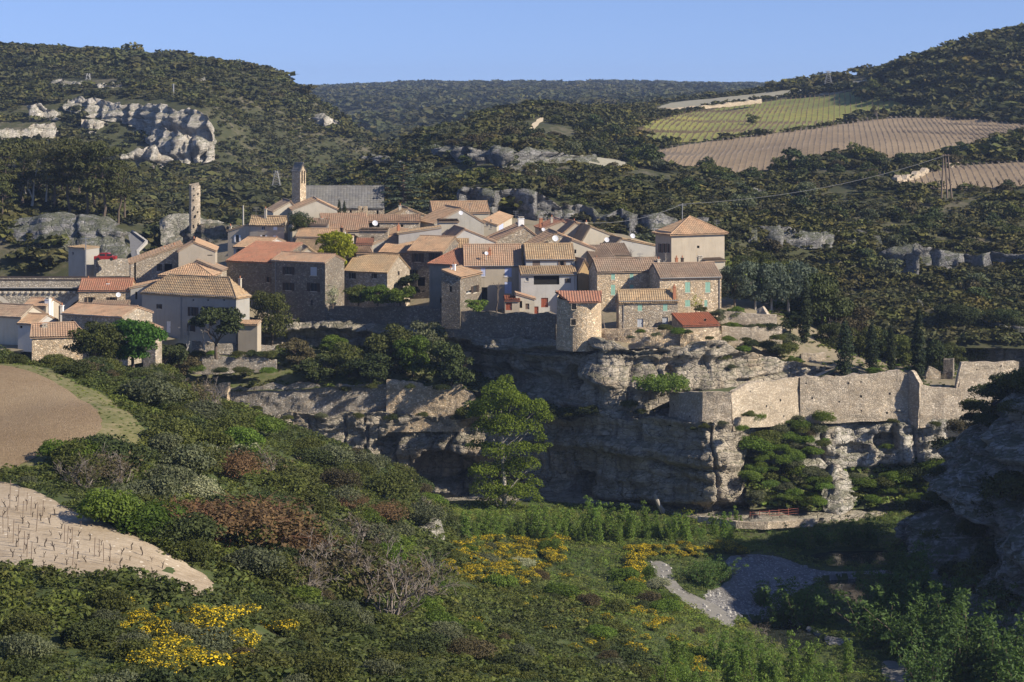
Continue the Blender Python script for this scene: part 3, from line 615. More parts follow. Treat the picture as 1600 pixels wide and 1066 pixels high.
draped('hill_path', gp(right, 420, 900, [(843,183),(852,186),(838,200),(830,209),(824,206),(832,195)]), right, m_trk2, .2, 3)
draped('hill_path', gp(right, 420, 900, [(884,246),(905,242),(930,247),(960,250),(985,262),(960,264),(925,256),(895,252)]), right, m_f0, .2, 3)
# haze
HAZE = .00009
hz = MB(); hz.abox(-1850, 1850, -5, 5700, -102, 75)
mh = bpy.data.materials.new('haze_air'); mh.use_nodes = True; mh.node_tree.nodes.clear()
ho = mh.node_tree.nodes.new('ShaderNodeOutputMaterial'); hv = mh.node_tree.nodes.new('ShaderNodeVolumePrincipled')
hv.inputs['Color'].default_value = (.54, .70, 1, 1); hv.inputs['Density'].default_value = HAZE; hv.inputs['Anisotropy'].default_value = .2
mh.node_tree.links.new(hv.outputs[0], ho.inputs['Volume'])
if HAZE: tag(hz.build('haze', mh), kind='stuff')
# ---------------------------------------------------------------- houses
def tile_plane(mb, p0, p1, q1, q0, pitch=.42, row=.55, amp=.085, seed=0, flat=False):
    """one roof slope: eave p0->p1, top edge q0->q1, covered with rows of channel tiles"""
    p0, p1, q0, q1 = map(Vector, (p0, p1, q0, q1)); e = p1-p0; L = e.length
    if L < .05: return
    e.normalize(); g = q0-p0; g = g-e*g.dot(e); H = g.length
    if H < .05: return
    g.normalize(); nn = e.cross(g)
    if nn.z < 0: nn = -nn
    s0 = (q0-p0).dot(e); s1 = (q1-p0).dot(e); r_ = random.Random(seed)
    nc = max(1, round(L/pitch)); dx = L/nc
    prof = (0, .72, 1, .72) if not flat else (.3, .3, .3, .3)
    sg = r_.uniform(.05, .12); ph = r_.uniform(0, 6)
    def P_(a, t, hh): return p0+e*a+g*t+nn*(hh-sg*math.sin(math.pi*min(1, max(0, a/L)))*(.4+.6*math.sin(math.pi*min(1, max(0, t/H))))+.025*math.sin(a*1.3+ph)*math.cos(t*1.1+ph))
    def tmax(s):
        if s < s0: return H*max(0, s)/s0
        if s > s1: return H*max(0, L-s)/(L-s1)
        return H
    for i in range(nc):
        sl = [dx*(i+k/4) for k in range(5)]; hs = [amp*prof[k] for k in range(4)]+[amp*prof[0]]
        tm = max(tmax(sl[2]), .05); nr = max(1, math.ceil(tm/row)); wob = r_.uniform(-.015, .015)
        ce = r_.uniform(-.05, .03)
        for j in range(nr):
            t0 = j*row+(ce if j == 0 else 0); t1 = min(tm, (j+1)*row+.02); mb.cur = min(1, max(0, r_.gauss(.5, .27))); lift = r_.uniform(0, .022)
            for k in range(4):
                a, c = sl[k], sl[k+1]
                ma, mc = max(tmax(a), .02), max(tmax(c), .02)
                mb.poly([P_(a, min(t0, ma), hs[k]+.035+lift), P_(c, min(t0, mc), hs[k+1]+.035+lift), P_(c, min(t1, mc), hs[k+1]+wob*.3), P_(a, min(t1, ma), hs[k]+wob*.3)])
    mb.cur = .15
    dn = Vector((0, 0, -.13)); top = [v-nn*.1 for v in (p0, p1, q1, q0)]
    mb.poly([v+dn for v in top][::-1])
    for a, c in zip(top, top[1:]+top[:1]):
        if (a-c).length > .02: mb.poly([a, c, c+dn, a+dn])

def wall_face(mb, p0, p1, zb, ze, openings, pane, depth=.24):
    """vertical wall from p0 to p1 (plan), outward side on the right of the walk; openings (u0,u1,z0,z1) become recesses; returns opening corners"""
    p0 = Vector((p0[0], p0[1], 0)); p1 = Vector((p1[0], p1[1], 0)); e = (p1-p0); L = e.length; e.normalize(); nrm = Vector((e.y, -e.x, 0))
    us = sorted({0, L, *[min(L, max(0, o[0])) for o in openings], *[min(L, max(0, o[1])) for o in openings]})
    zs = sorted({zb, ze, *[min(ze, max(zb, o[2])) for o in openings], *[min(ze, max(zb, o[3])) for o in openings]})
    pt = lambda u, z, d=0: p0+e*u-nrm*d+Vector((0, 0, z))
    for a, c in zip(us[:-1], us[1:]):
        for z0, z1 in zip(zs[:-1], zs[1:]):
            if c-a < 1e-4 or z1-z0 < 1e-4: continue
            um, zm = (a+c)/2, (z0+z1)/2
            if any(o[0] < um < o[1] and o[2] < zm < o[3] for o in openings): continue
            mb.poly([pt(a, z0), pt(c, z0), pt(c, z1), pt(a, z1)])
    for o in openings:
        u0, u1, z0, z1 = o[:4]
        for a, c in (((u0, z0), (u1, z0)), ((u1, z0), (u1, z1)), ((u1, z1), (u0, z1)), ((u0, z1), (u0, z0))):
            mb.poly([pt(*a), pt(*c), pt(*c, depth), pt(*a, depth)])
    return e, nrm, pt

SHUT = dict(g='sh_green', b='sh_blue', n='sh_brown', d='sh_dark', w='sh_white', y='sh_grey', r='red')
HOUSES = {}
def house(label, pc, base, D, rot, pf, eave, roof, wm='rubble', rm='tile_buff', ps=None, depth=None, side=None, win=(), swin=(), chim=(), dish=(), deep=3.0, cat='house', name='house', over=.28, group=None, back=None, pitch=.36, rowl=.5, sidewm=None):
    """pc: photo column of the near front corner; pf: column of the other end of the front; ps: column of the far end of the visible side wall.
    rot > 0 turns the front to the right (its left side shows), rot < 0 to the left (right side shows)"""
    a = R(rot); u = Vector((math.cos(a), math.sin(a))); v = Vector((-math.sin(a), math.cos(a)))
    C = Vector((D*(pc-800)/F, D)); tf = (pf-800)/F
    w = (tf*D-C.x)/(u.x-tf*u.y)
    if ps is not None:
        ts = (ps-800)/F; d = (ts*D-C.x)/(v.x-ts*v.y)
        if not 1.5 < d < 30: d = depth or 8
    else: d = depth or 8.0
    zb = D*(YH-base)/F; ze = D*(YH-eave)/F+.16
    A = C if w > 0 else C+u*w           # front-left
    W = abs(w); Bq = A+u*W; Cq = Bq+v*d; Dq = A+v*d
    ctr = (A+Cq)/2; root = empty(name, (ctr.x, ctr.y, zb), label, cat, group)
    def on_front(px): t = (px-800)/F; k = (t*A.y-A.x)/(u.x-t*u.y); return k, A.y+k*u.y
    sd_right = rot < 0
    S0 = Bq if sd_right else A
    def on_side(px): t = (px-800)/F; k = (t*S0.y-S0.x)/(v.x-t*v.y); return k, S0.y+k*v.y
    wall = MB(); zl = zb-deep
    def ops(ws, fn, flip=None):
        r_ = []
        for q in ws:
            cx, cy, pw, ph = q[:4]; k0, D0 = fn(cx-pw/2); k1, D1 = fn(cx+pw/2); Dm = (D0+D1)/2
            if flip is not None: k0, k1 = flip-k1, flip-k0
            r_.append((min(k0, k1), max(k0, k1), Dm*(YH-cy-ph/2)/F, Dm*(YH-cy+ph/2)/F, *q[4:]))
        return r_
    fo = [o for o in ops(win, on_front) if o[0] > .05 and o[1] < W-.05]
    # walk with the outside on the right: front A->B, right B->C, back C->D, left D->A
    if sd_right: so_ = [o for o in ops(swin, on_side) if o[0] > .05 and o[1] < d-.05]
    else: so_ = [o for o in ops(swin, on_side, d) if o[0] > .05 and o[1] < d-.05]
    faces = [(A, Bq, fo), (Bq, Cq, so_ if sd_right else []), (Cq, Dq, []), (Dq, A, [] if sd_right else so_)]
    kind, rise = roof[0], roof[1]
    fr = roof[2] if len(roof) > 2 else .5
    # heights of the four corners
    hA = hB = hC = hD = ze
    if kind == 'sb': hC = hD = ze+rise
    elif kind == 'sf': hA = hB = ze+rise
    elif kind == 'sl': hA = hD = ze+rise
    elif kind == 'sr': hB = hC = ze+rise
    H4 = [hA, hB, hC, hD]; panes = []
    for (p, q, o), (h0, h1) in zip(faces, [(hA, hB), (hB, hC), (hC, hD), (hD, hA)]):
        zt = min(h0, h1); e, nrm, pt = wall_face(wall, p, q, zl, zt, o, None); panes.append((e, nrm, pt, o))
        if abs(h0-h1) > 1e-3:
            L = (q-p).length
            wall.poly([pt(0, zt), pt(L, zt), pt(L, h1)] if h1 > h0 else [pt(0, zt), pt(L, zt), pt(0, h0)])
    V3 = lambda p, z: Vector((p.x, p.y, z))
    rf = MB(); sdn = hash(label) % 9999 if False else sum(map(ord, label))
    flat = False
    TPk = dict(pitch=pitch, row=rowl, seed=sdn)
    if rm == 'slate': TPk['amp'] = .03
    u3, v3 = Vector((u.x, u.y, 0)), Vector((v.x, v.y, 0)); o_ = over; rk = .12
    ridge_pts = None
    if kind == 'gf':
        m0, m1 = A+v*(d*fr), Bq+v*(d*fr)
        sf = rise/(d*fr); sb = rise/(d*(1-fr))
        tile_plane(rf, V3(A, ze)-u3*rk-v3*o_-Vector((0,0,sf*o_)), V3(Bq, ze)+u3*rk-v3*o_-Vector((0,0,sf*o_)), V3(m1, ze+rise)+u3*rk, V3(m0, ze+rise)-u3*rk, **TPk)
        tile_plane(rf, V3(Cq, ze)+u3*rk+v3*o_-Vector((0,0,sb*o_)), V3(Dq, ze)-u3*rk+v3*o_-Vector((0,0,sb*o_)), V3(m0, ze+rise)-u3*rk, V3(m1, ze+rise)+u3*rk, **TPk)
        wall.poly([V3(Bq, ze), V3(Cq, ze), V3(m1, ze+rise-.05)]); wall.poly([V3(Dq, ze), V3(A, ze), V3(m0, ze+rise-.05)])
        ridge_pts = (V3(m0, ze+rise)-u3*rk, V3(m1, ze+rise)+u3*rk)
    elif kind == 'gs':
        m0, m1 = A+u*(W*fr), Dq+u*(W*fr)
        sl_, sr_ = rise/(W*fr), rise/(W*(1-fr))
        tile_plane(rf, V3(Dq, ze)+v3*rk-u3*o_-Vector((0,0,sl_*o_)), V3(A, ze)-v3*rk-u3*o_-Vector((0,0,sl_*o_)), V3(m0, ze+rise)-v3*rk, V3(m1, ze+rise)+v3*rk, **TPk)
        tile_plane(rf, V3(Bq, ze)-v3*rk+u3*o_-Vector((0,0,sr_*o_)), V3(Cq, ze)+v3*rk+u3*o_-Vector((0,0,sr_*o_)), V3(m1, ze+rise)+v3*rk, V3(m0, ze+rise)-v3*rk, **TPk)
        wall.poly([V3(A, ze), V3(Bq, ze), V3(m0, ze+rise-.05)]); wall.poly([V3(Cq, ze), V3(Dq, ze), V3(m1, ze+rise-.05)])
        ridge_pts = (V3(m0, ze+rise)-v3*rk, V3(m1, ze+rise)+v3*rk)
    elif kind in ('sb', 'sf'):
        s_ = rise/d*(1 if kind == 'sb' else -1)
        f0, f1 = V3(A, hA)-u3*rk-v3*o_-Vector((0,0,s_*o_)), V3(Bq, hB)+u3*rk-v3*o_-Vector((0,0,s_*o_))
        b1, b0 = V3(Cq, hC)+u3*rk+v3*.1+Vector((0,0,s_*.1)), V3(Dq, hD)-u3*rk+v3*.1+Vector((0,0,s_*.1))
        if kind == 'sb': tile_plane(rf, f0, f1, b1, b0, **TPk)
        else: tile_plane(rf, b1, b0, f0, f1, **TPk)
    elif kind in ('sl', 'sr'):
        s_ = rise/W
        if kind == 'sl': tile_plane(rf, V3(Bq, hB)+u3*o_-v3*rk-Vector((0,0,s_*o_)), V3(Cq, hC)+u3*o_+v3*rk-Vector((0,0,s_*o_)), V3(Dq, hD)+v3*rk, V3(A, hA)-v3*rk, **TPk)
        else: tile_plane(rf, V3(Dq, hD)-u3*o_+v3*rk-Vector((0,0,s_*o_)), V3(A, hA)-u3*o_-v3*rk-Vector((0,0,s_*o_)), V3(Bq, hB)-v3*rk, V3(Cq, hC)+v3*rk, **TPk)
    elif kind == 'hip':
        l0, l1 = (roof[2], roof[3]) if len(roof) > 3 else (.5, .5)     # ridge from l0 to l1 along the front
        m0 = V3(A+u*(W*l0)+v*(d*.5), ze+rise); m1 = V3(A+u*(W*l1)+v*(d*.5), ze+rise)
        dz = Vector((0, 0, -rise/(d*.5)*o_))
        a_, b_, c_, d_ = V3(A, ze)-u3*o_-v3*o_+dz, V3(Bq, ze)+u3*o_-v3*o_+dz, V3(Cq, ze)+u3*o_+v3*o_+dz, V3(Dq, ze)-u3*o_+v3*o_+dz
        tile_plane(rf, a_, b_, m1, m0, **TPk); tile_plane(rf, c_, d_, m0, m1, **TPk)
        if l0 > .01: tile_plane(rf, d_, a_, m0, m0, **TPk)
        else: wall.poly([V3(Dq, ze), V3(A, ze), m0])
        if l1 < .99: tile_plane(rf, b_, c_, m1, m1, **TPk)
        else: wall.poly([V3(Bq, ze), V3(Cq, ze), m1])
        for x_, y_ in ((a_, m0), (b_, m1)):
            rf.cur = .6; rf.tube([x_+Vector((0,0,.04)), y_+Vector((0,0,.06))], .10, 6)
        if l1 > l0+.02: ridge_pts = (m0, m1)
    if ridge_pts:
        k = max(2, int((ridge_pts[1]-ridge_pts[0]).length/.5)); rr = random.Random(sdn)
        for i in range(k):
            rf.cur = rr.random(); rf.tube([ridge_pts[0].lerp(ridge_pts[1], i/k)+Vector((0,0,.05)), ridge_pts[0].lerp(ridge_pts[1], (i+1)/k)+Vector((0,0,.07))], .12, 6)
    roof_o = rf.build('roof', M[rm], root)
    wall.build('wall', M[wm], root)
    # windows, doors and shutters
    for e, nrm, pt, o in panes:
        for q in o:
            u0, u1, z0, z1 = q[:4]; sty = q[4] if len(q) > 4 else ''
            isd = 'D' in sty; colk = next((c for c in sty if c in SHUT), None); closed = 'c' in sty or isd
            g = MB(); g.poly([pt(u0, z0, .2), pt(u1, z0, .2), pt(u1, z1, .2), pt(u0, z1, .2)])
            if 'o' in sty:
                wo_ = g.build('opening', M['dark'], root); continue  # dark sheet at the back paints the shade inside the opening
            if isd:
                g = MB(); um = (u0+u1)/2
                for i in range(3):
                    x0, x1 = u0+(u1-u0)*i/3+.015, u0+(u1-u0)*(i+1)/3-.015
                    g.box((pt(x0, z0, .16)+pt(x1, z1, .16))/2, e*((x1-x0)/2), nrm*.03, Vector((0,0,(z1-z0)/2)))
                dr = g.build('door', M[SHUT.get(colk, 'wood')], root); h_ = MB(); h_.box(pt(u1-.18, z0+(z1-z0)*.48, .1), e*.03, nrm*.03, Vector((0,0,.09))); h_.build('handle', M['metal'], dr); continue
            gl = g.build('window', M['glass'], root)
            f = MB(); t_ = .05
            for x0, x1, y0, y1 in ((u0, u0+t_, z0, z1), (u1-t_, u1, z0, z1), (u0+t_, u1-t_, z1-t_, z1), (u0+t_, u1-t_, z0, z0+t_), ((u0+u1)/2-t_/2, (u0+u1)/2+t_/2, z0+t_, z1-t_)):
                f.box((pt(x0, y0, .17)+pt(x1, y1, .17))/2, e*((x1-x0)/2), nrm*.02, Vector((0,0,(y1-y0)/2)))
            f.build('frame', M['sh_white' if 'W' in sty else 'wood'], gl)
            sl2 = MB(); sl2.box((pt(u0-.1, z0, 0)+pt(u1+.1, z0-.12, 0))/2, e*((u1-u0)/2+.1), nrm*.06, Vector((0,0,.06))); sl2.build('sill', M['lime'], gl)
            if colk:
                hw = (u1-u0)/2
                for s_ in (0, 1):
                    sh = MB()
                    if closed: x0, x1, dd = (u0+hw*s_+.01, u0+hw*(s_+1)-.01, .05)
                    else: x0, x1, dd = ((u0-hw-.02, u0-.02, -.05) if s_ == 0 else (u1+.02, u1+hw+.02, -.05))
                    if x0 < .02 and not closed: continue
                    sh.box((pt(x0, z0, dd)+pt(x1, z1, dd))/2, e*((x1-x0)/2), nrm*.025, Vector((0,0,(z1-z0)/2)))
                    for z in (z0+(z1-z0)*.2, z0+(z1-z0)*.8): sh.box((pt(x0, z, dd-.035)+pt(x1, z, dd-.035))/2, e*((x1-x0)/2-.02), nrm*.012, Vector((0,0,.05)))
                    sh.build('shutter', M[SHUT[colk]], gl)
    for (px, py, pw, ph, mk, *dd) in chim:
        dd = dd[0] if dd else .5; Dc = (A.y+Bq.y)/2+v.y*d*dd; x = Dc*(px-800)/F; s_ = max(.22, pw*Dc/F/2); zt = Dc*(YH-py)/F; hh = ph*Dc/F+1.2
        c = MB(); k = .93; c.box((x, Dc, zt-hh/2), u3*s_, v3*s_*.9, (0,0,hh/2))
        c.box((x, Dc, zt+.05), u3*(s_+.07), v3*(s_*.9+.07), (0,0,.05))
        ch = c.build('chimney', M[mk], roof_o)
        p_ = MB()
        if s_ > .3:
            for q in (-.5, .5): p_.box(Vector((x, Dc, zt+.2))+u3*s_*q, u3*.08, v3*s_*.6, (0,0,.1))
            p_.box((x, Dc, zt+.34), u3*(s_+.02), v3*(s_*.9), (0,0,.04)); p_.build('cap', M['lime'], ch)
        else:
            p_.tube([(x, Dc, zt+.1), (x, Dc, zt+.5)], .11, 8); p_.build('pot', M['brick'], ch)
    for (px, py, rpx, dk) in dish:
        Dc = min(A.y, Bq.y, Cq.y, Dq.y)+v.y*d*dk; c0 = Vector((Dc*(px-800)/F, Dc, Dc*(YH-py)/F)); rr = rpx*Dc/F
        b = MB(); ax = Vector((.25, -.85, .45)).normalized(); a1 = ax.cross(Vector((0,0,1))).normalized(); a2 = ax.cross(a1)
        for (r0, r1) in ((0, .5), (.5, 1)):
            for k in range(14):
                f_ = lambda r_, q: c0+(a1*math.cos(q)+a2*math.sin(q))*rr*r_+ax*(.22*rr*r_*r_)
                q0, q1 = 2*math.pi*k/14, 2*math.pi*(k+1)/14; b.poly([f_(r1, q0), f_(r1, q1), f_(r0, q1), f_(r0, q0)] if r0 else [f_(r1, q0), f_(r1, q1), c0])
        ds = b.build('satellite_dish', M['dish'], root)
        k_ = MB(); k_.tube([c0-ax*.05, c0-ax*.25+Vector((0,.1,-.2)), c0+Vector((0,.2,-rr-.9))], .035, 5); k_.tube([c0-Vector((0,0,rr*.8)), c0+ax*rr*.7], .018, 4); k_.build('arm', M['metal'], ds)
    HOUSES[label] = (root, A, Bq, Cq, Dq, ze, zb)
    return root

# --- left group
house('small warm stone house lowest on the left beside the rounded green tree', 50, 556, 292, 14, 129, 527, ('hip', 1.5, .0, .86), 'rubble_warm', 'tile_orange', ps=32, chim=[(70, 510, 8, 14, 'plaster_light', .3)], depth=6)
house('long low house under orange tiles with a stone gable facing right', 191, 542, 302, -26, 97, 496, ('gf', 1.15), 'rubble', 'tile_orange', ps=238, win=[(142, 507, 6, 9, 'd'), (113, 506, 3, 12, 'o'), (178, 510, 7, 7, 'd')], swin=[(206, 504, 4, 6, 'n')])
house('low lean-to with rusty tiles on stone piers by the grey shaded house', 243, 553, 299, -20, 224, 515, ('sl', .7), 'rubble', 'tile_orange', ps=253, win=[(231, 527, 6, 9, 'o')])
house('low cottage with a pinkish roof and whitewashed right gable', 58, 520, 305, -22, 28, 507, ('gf', 1.1), 'plaster_pale', 'tile_pink', ps=91, swin=[(85, 510, 5, 4, 'o')], win=[(33, 511, 4, 4, 'o')])
house('house at the left picture edge with a mossy grey-pink roof and cream wall', 33, 521, 310, -24, -40, 496, ('gf', 1.4), 'plaster_light', 'tile_brown', ps=70)
house('tall narrow ochre house end with two white chimneys below the bridge', 72, 500, 320, -14, 37, 479, ('gf', .9), 'plaster_tan', 'tile_orange', ps=94, chim=[(75, 468, 8, 20, 'white', .1), (80, 472, 5, 18, 'white', .35), (97, 478, 4, 14, 'white', .8)])
house('bridge-end house with bright orange roof and brown shutters', 123, 490, 340, 3, 204, 454, ('gf', 1.5), 'rubble_warm', 'tile_red', depth=7, win=[(141, 470, 8, 11, 'd'), (175, 470, 8, 11, 'd')], chim=[(138, 436, 5, 5, 'brick', .6), (169, 444, 5, 5, 'white', .3)], dish=[(185, 461, 4, -.05)])
house('low dark-roofed shed in the shade below the bridge-end house', 138, 500, 333, 2, 196, 484, ('sb', .9), 'rubble_grey', 'tile_brown', depth=5)
house('big grey rendered house with a broad buff roof and lit right gable', 369, 528, 324, -26, 222, 464, ('hip', 2.7, .22, .86), 'plaster_grey', 'tile_buff', ps=390, depth=9,
      win=[(302, 487, 8, 14, 'd'), (325, 486, 8, 14, 'd'), (350, 487, 8, 13, 'd'), (302, 469, 2.5, 2.5, 'o'), (325, 469, 2.5, 2.5, 'o'), (350, 469, 2.5, 2.5, 'o'), (263, 511, 7, 18, 'Dw'), (299, 512, 6, 12, 'd'), (249, 479, 4, 7, 'd')], chim=[(375, 436, 3, 8, 'plaster_light', .7)])
house('narrow low annex beneath the grey rendered house gable', 402, 528, 322, -12, 372, 508, ('sb', .4), 'plaster_tan', 'tile_pink', ps=408, depth=4)
house('tall stone house with slanting roofline rising right behind the hip roof', 204, 468, 348, 12, 286, 412, ('sr', 3.1), 'rubble', 'tile_pink', depth=9, win=[(249, 418, 3.5, 11, 'd'), (263, 418, 12, 11, 'o'), (211, 425, 3, 34, 'o')], chim=[(257, 388, 3, 9, 'plaster_light', .5), (272, 384, 4, 9, 'plaster_light', .5)])
house('lower stone wing with a thin sloping roof at the foot of the tall stone house', 204, 476, 340, 8, 250, 451, ('sr', 1.0), 'plaster_grey', 'tile_pink', depth=5, win=[(213, 462, 3, 12, 'o')])
house('pale plastered gable with a tall black stovepipe above the hip roof', 279, 428, 343, 6, 336, 393, ('gs', 1.5, .42), 'plaster_tan', 'tile_pink', depth=9, win=[(328, 399, 8, 1.5, 'o')], chim=[(303, 374, 3, 22, 'sh_dark', .02)])
house('low house under a small pinkish hipped roof in the left group', 331, 447, 335, -6, 250, 431, ('hip', 1.6, .5, .62), 'rubble_grey', 'tile_pink', ps=344, depth=7)
house('house with a brown roof sloping down to the right beside the hip roof', 345, 440, 341, -4, 306, 423, ('sl', 1.7), 'rubble', 'tile_brown', ps=354, depth=7, swin=[])
# --- stone block and upper left
house('large dark stone house with two rows of windows and a lit plaster gable', 508, 492, 340, -28, 425, 411, ('gf', 1.1, .5), 'rubble_shaded', 'tile_orange', ps=538,
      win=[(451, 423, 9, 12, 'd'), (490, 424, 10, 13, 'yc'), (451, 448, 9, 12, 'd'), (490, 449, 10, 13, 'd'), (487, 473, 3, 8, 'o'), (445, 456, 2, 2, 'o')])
house('long dark stone house under a red roof left of the large stone block', 427, 492, 347, -24, 354, 411, ('sb', 2.7), 'rubble_shaded', 'tile_red', depth=10, win=[(419, 437, 4, 9, 'n'), (377, 436, 4, 4, 'o')])
house('buff house with white shutters and a steep side roof on the upper left', 444, 402, 372, -14, 390, 351, ('gf', 1.3), 'plaster_tan', 'tile_buff', ps=450, depth=7, win=[(411, 356, 5, 7, 'W'), (430, 356, 6, 7, 'wc'), (412, 371, 5, 7, 'w'), (430, 372, 6, 8, 'wc')], chim=[(415, 327, 2.5, 12, 'plaster_light', .5)])
house('lower tan wing with a white-shuttered window at the upper left end', 392, 410, 374, -14, 356, 362, ('sr', 1.4), 'plaster_tan', 'tile_buff', depth=7, win=[(371, 373, 5, 11, 'w')], chim=[(360, 354, 3, 8, 'plaster_light', .4)])
house('small two-storey house with a pale plaster gable under the white-shuttered house', 410, 408, 362, -24, 365, 388, ('gf', 1.4), 'plaster_pale', 'tile_pink', ps=455, win=[(373, 394, 3, 9, 'd'), (382, 394, 3, 9, 'd'), (398, 393, 4, 7, 'n')], chim=[(432, 373, 2, 24, 'sh_dark', .45)])
house('pale blank gable with its roofline to the left below the bell tower', 427, 372, 388, 16, 466, 331, ('gs', 1.9, .7), 'plaster_light', 'tile_brown', depth=8)
house('wide pale blank gable directly below the church roof', 457, 370, 382, 10, 527, 328, ('gs', 1.8, .55), 'plaster_light', 'tile_pink', depth=9)
# --- middle
house('orange-tiled house with two roof windows under the pale gable', 503, 372, 374, 8, 576, 361, ('sb', 2.7), 'plaster_tan', 'tile_orange', depth=8, chim=[(503, 342, 4, 9, 'plaster_light', .1), (511, 345, 3, 7, 'brick', .1)])
house('long stone house with a narrow orange roof and a satellite dish', 574, 368, 380, 2, 656, 347, ('sb', 1.0), 'rubble', 'tile_orange', depth=5, win=[(585, 351, 16, 8, 'o'), (628, 353, 4, 4, 'o')], dish=[(586, 349, 4.5, -.1)])
house('stone gable house beside the dark cedar', 614, 368, 388, 12, 668, 339, ('gs', 1.5, .45), 'rubble', 'tile_buff', depth=8, win=[(660, 347, 8, 9, 'Dn')], chim=[(625, 322, 4, 10, 'plaster_light', .4)])
house('low dark brown roofed shed beneath the wide pale gable', 478, 366, 372, 2, 512, 351, ('sb', .8), 'plaster_dark', 'tile_brown', depth=4)
house('terrace room of plain stone below the long orange roof', 561, 398, 365, -2, 606, 360, ('sb', .1), 'rubble', 'tile_brown', depth=4, win=[(582, 374, 5, 8, 'o')])
house('long pink roofed house with a bluish wall left of the bright yellow-green tree', 534, 392, 367, -6, 462, 371, ('gf', 1.2), 'plaster_pale', 'tile_pink', depth=6)
house('cream gabled house with a stovepipe and satellite dish above the yellow-green tree', 536, 396, 361, -20, 500, 384, ('gf', 1.5), 'plaster_light', 'tile_pink', ps=570, chim=[(534, 357, 3.5, 11, 'sh_dark', .3)], dish=[(540.5, 369, 3.5, .1)])
house('glazed veranda room with white posts behind the yellow-green tree', 556, 400, 358, 2, 582, 382, ('sb', .7), 'plaster_tan', 'tile_red', depth=4, win=[(563, 385, 7, 4, 'W'), (574, 386, 10, 5, 'W')])
house('broad buff-roofed house behind the large stone block', 536, 420, 352, -34, 452, 402, ('gf', 2.6), 'rubble', 'tile_buff', ps=562, depth=9)
house('small cream gable peeping over the red roof', 463, 416, 354, 14, 500, 401, ('gs', 1.5), 'plaster_light', 'tile_buff', depth=7)
house('ruined stone walled shed right of the yellow-green tree', 557, 428, 350, 10, 582, 396, ('sb', .7), 'rubble_grey', 'tile_pink', depth=5)
house('stone house with a long buff roof and sunlit side wall in the middle', 605, 468, 344, -24, 538, 426, ('gf', 2.6, .5), 'rubble', 'tile_buff', ps=640, win=[(551, 431, 5, 9, 'd'), (585, 431, 4, 8, 'd')], swin=[(623, 427, 3, 6, 'o')])
house('tall shaded stone house with black windows and a dappled pink roof', 692, 478, 352, -22, 637, 394, ('gf', 2.2, .6), 'rubble_shaded', 'tile_pink', depth=9, win=[(653, 403, 9, 13, 'd'), (679, 401, 9, 12, 'd'), (647, 429, 6, 14, 'd'), (658, 440, 12, 14, 'o')])
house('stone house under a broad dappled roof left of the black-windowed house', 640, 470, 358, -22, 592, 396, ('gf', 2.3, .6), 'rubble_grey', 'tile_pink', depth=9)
house('house under a long diagonal pink roof with a brick chimney', 581, 402, 364, 20, 640, 383, ('sr', 2.6), 'plaster_grey', 'tile_pink', depth=8, chim=[(622.5, 353, 4, 7, 'brick', .2)])
house('weathered grey concrete walled house in the centre of the village', 623, 390, 362, 4, 690, 366, ('sr', 1.1), 'concrete', 'tile_buff', depth=5)
house('small house with a ribbed buff roof in front of the concrete wall', 680, 410, 357, 2, 732, 389, ('gf', 1.4), 'plaster_light', 'tile_buff', depth=6, chim=[(701, 380, 5, 5, 'brick', .2)])
house('small square cream box house in the village centre', 686, 372, 372, 6, 717, 347, ('sb', .15), 'plaster_light', 'tile_buff', depth=5)
house('house with an orange roof running down to the right behind the twin-roofed house', 700, 396, 362, 14, 775, 380, ('gs', 2.4, .35), 'plaster_pale', 'tile_orange', depth=9)
house('large grey rendered gable high in the village centre', 678, 384, 378, 18, 756, 350, ('gs', 2.7, .55), 'plaster_grey', 'tile_pink', depth=11, win=[(688, 347, 4, 5, 'y'), (711, 345, 3, 2, 'o')], dish=[(720, 333, 3.5, -.05)])
house('cream fronted house with a pale blue door to the right of the grey gable', 776, 376, 384, -6, 754, 352, ('sl', .9), 'plaster_light', 'tile_pink', ps=800, depth=9, win=[(761, 349, 4, 8, 'W'), (767, 350, 2, 14, 'W')], swin=[(783, 356, 7, 10, 'bc')])
house('topmost village house with a pale gable and long roof before the cave', 676, 360, 400, 8, 765, 333, ('gf', 1.9), 'plaster_light', 'tile_pink', depth=9)
house('broad stone gable with a white chimney in the upper centre', 766, 402, 366, 8, 852, 380, ('gs', 2.9, .62), 'rubble', 'tile_orange', depth=10, chim=[(814, 342, 9, 16, 'white', .35)], dish=[(849, 359, 3, .1)])
house('broad low stone gable with a large pale satellite dish', 832, 410, 356, 8, 926, 388, ('gs', 2.6, .42), 'rubble', 'tile_pink', depth=10, dish=[(867.5, 373, 5, -.05)], chim=[(861, 380, 3, 6, 'plaster_dark', .05)])
house('red roofed house at the top right of the village ridge', 848, 380, 384, 10, 900, 358, ('gs', 1.5, .6), 'plaster_tan', 'tile_red', depth=8, chim=[(845, 342, 5, 9, 'brick', .3), (862, 340, 2, 14, 'plaster_light', .2)])
house('grey gabled house with two chimneys on the village ridge', 882, 384, 380, 12, 942, 364, ('gs', 1.9, .3), 'plaster_tan', 'tile_pink', depth=8, chim=[(897, 346, 4, 8, 'plaster_light', .2), (916, 348, 4, 9, 'lime', .4)])
house('house with a long buff roof sloping to the right towards the hip-roofed hall', 906, 392, 374, 14, 990, 383, ('gs', 3.4, .2), 'plaster_light', 'tile_buff', depth=9, chim=[(929, 364, 3, 8, 'plaster_light', .1)])
house('low pale walled shed with a shaded end beside the hip-roofed hall', 958, 406, 366, 14, 1027, 386, ('gs', 1.4, .2), 'plaster_pale', 'tile_buff', depth=7, dish=[(988.5, 369, 4, .1), (948, 375, 4, .0)])
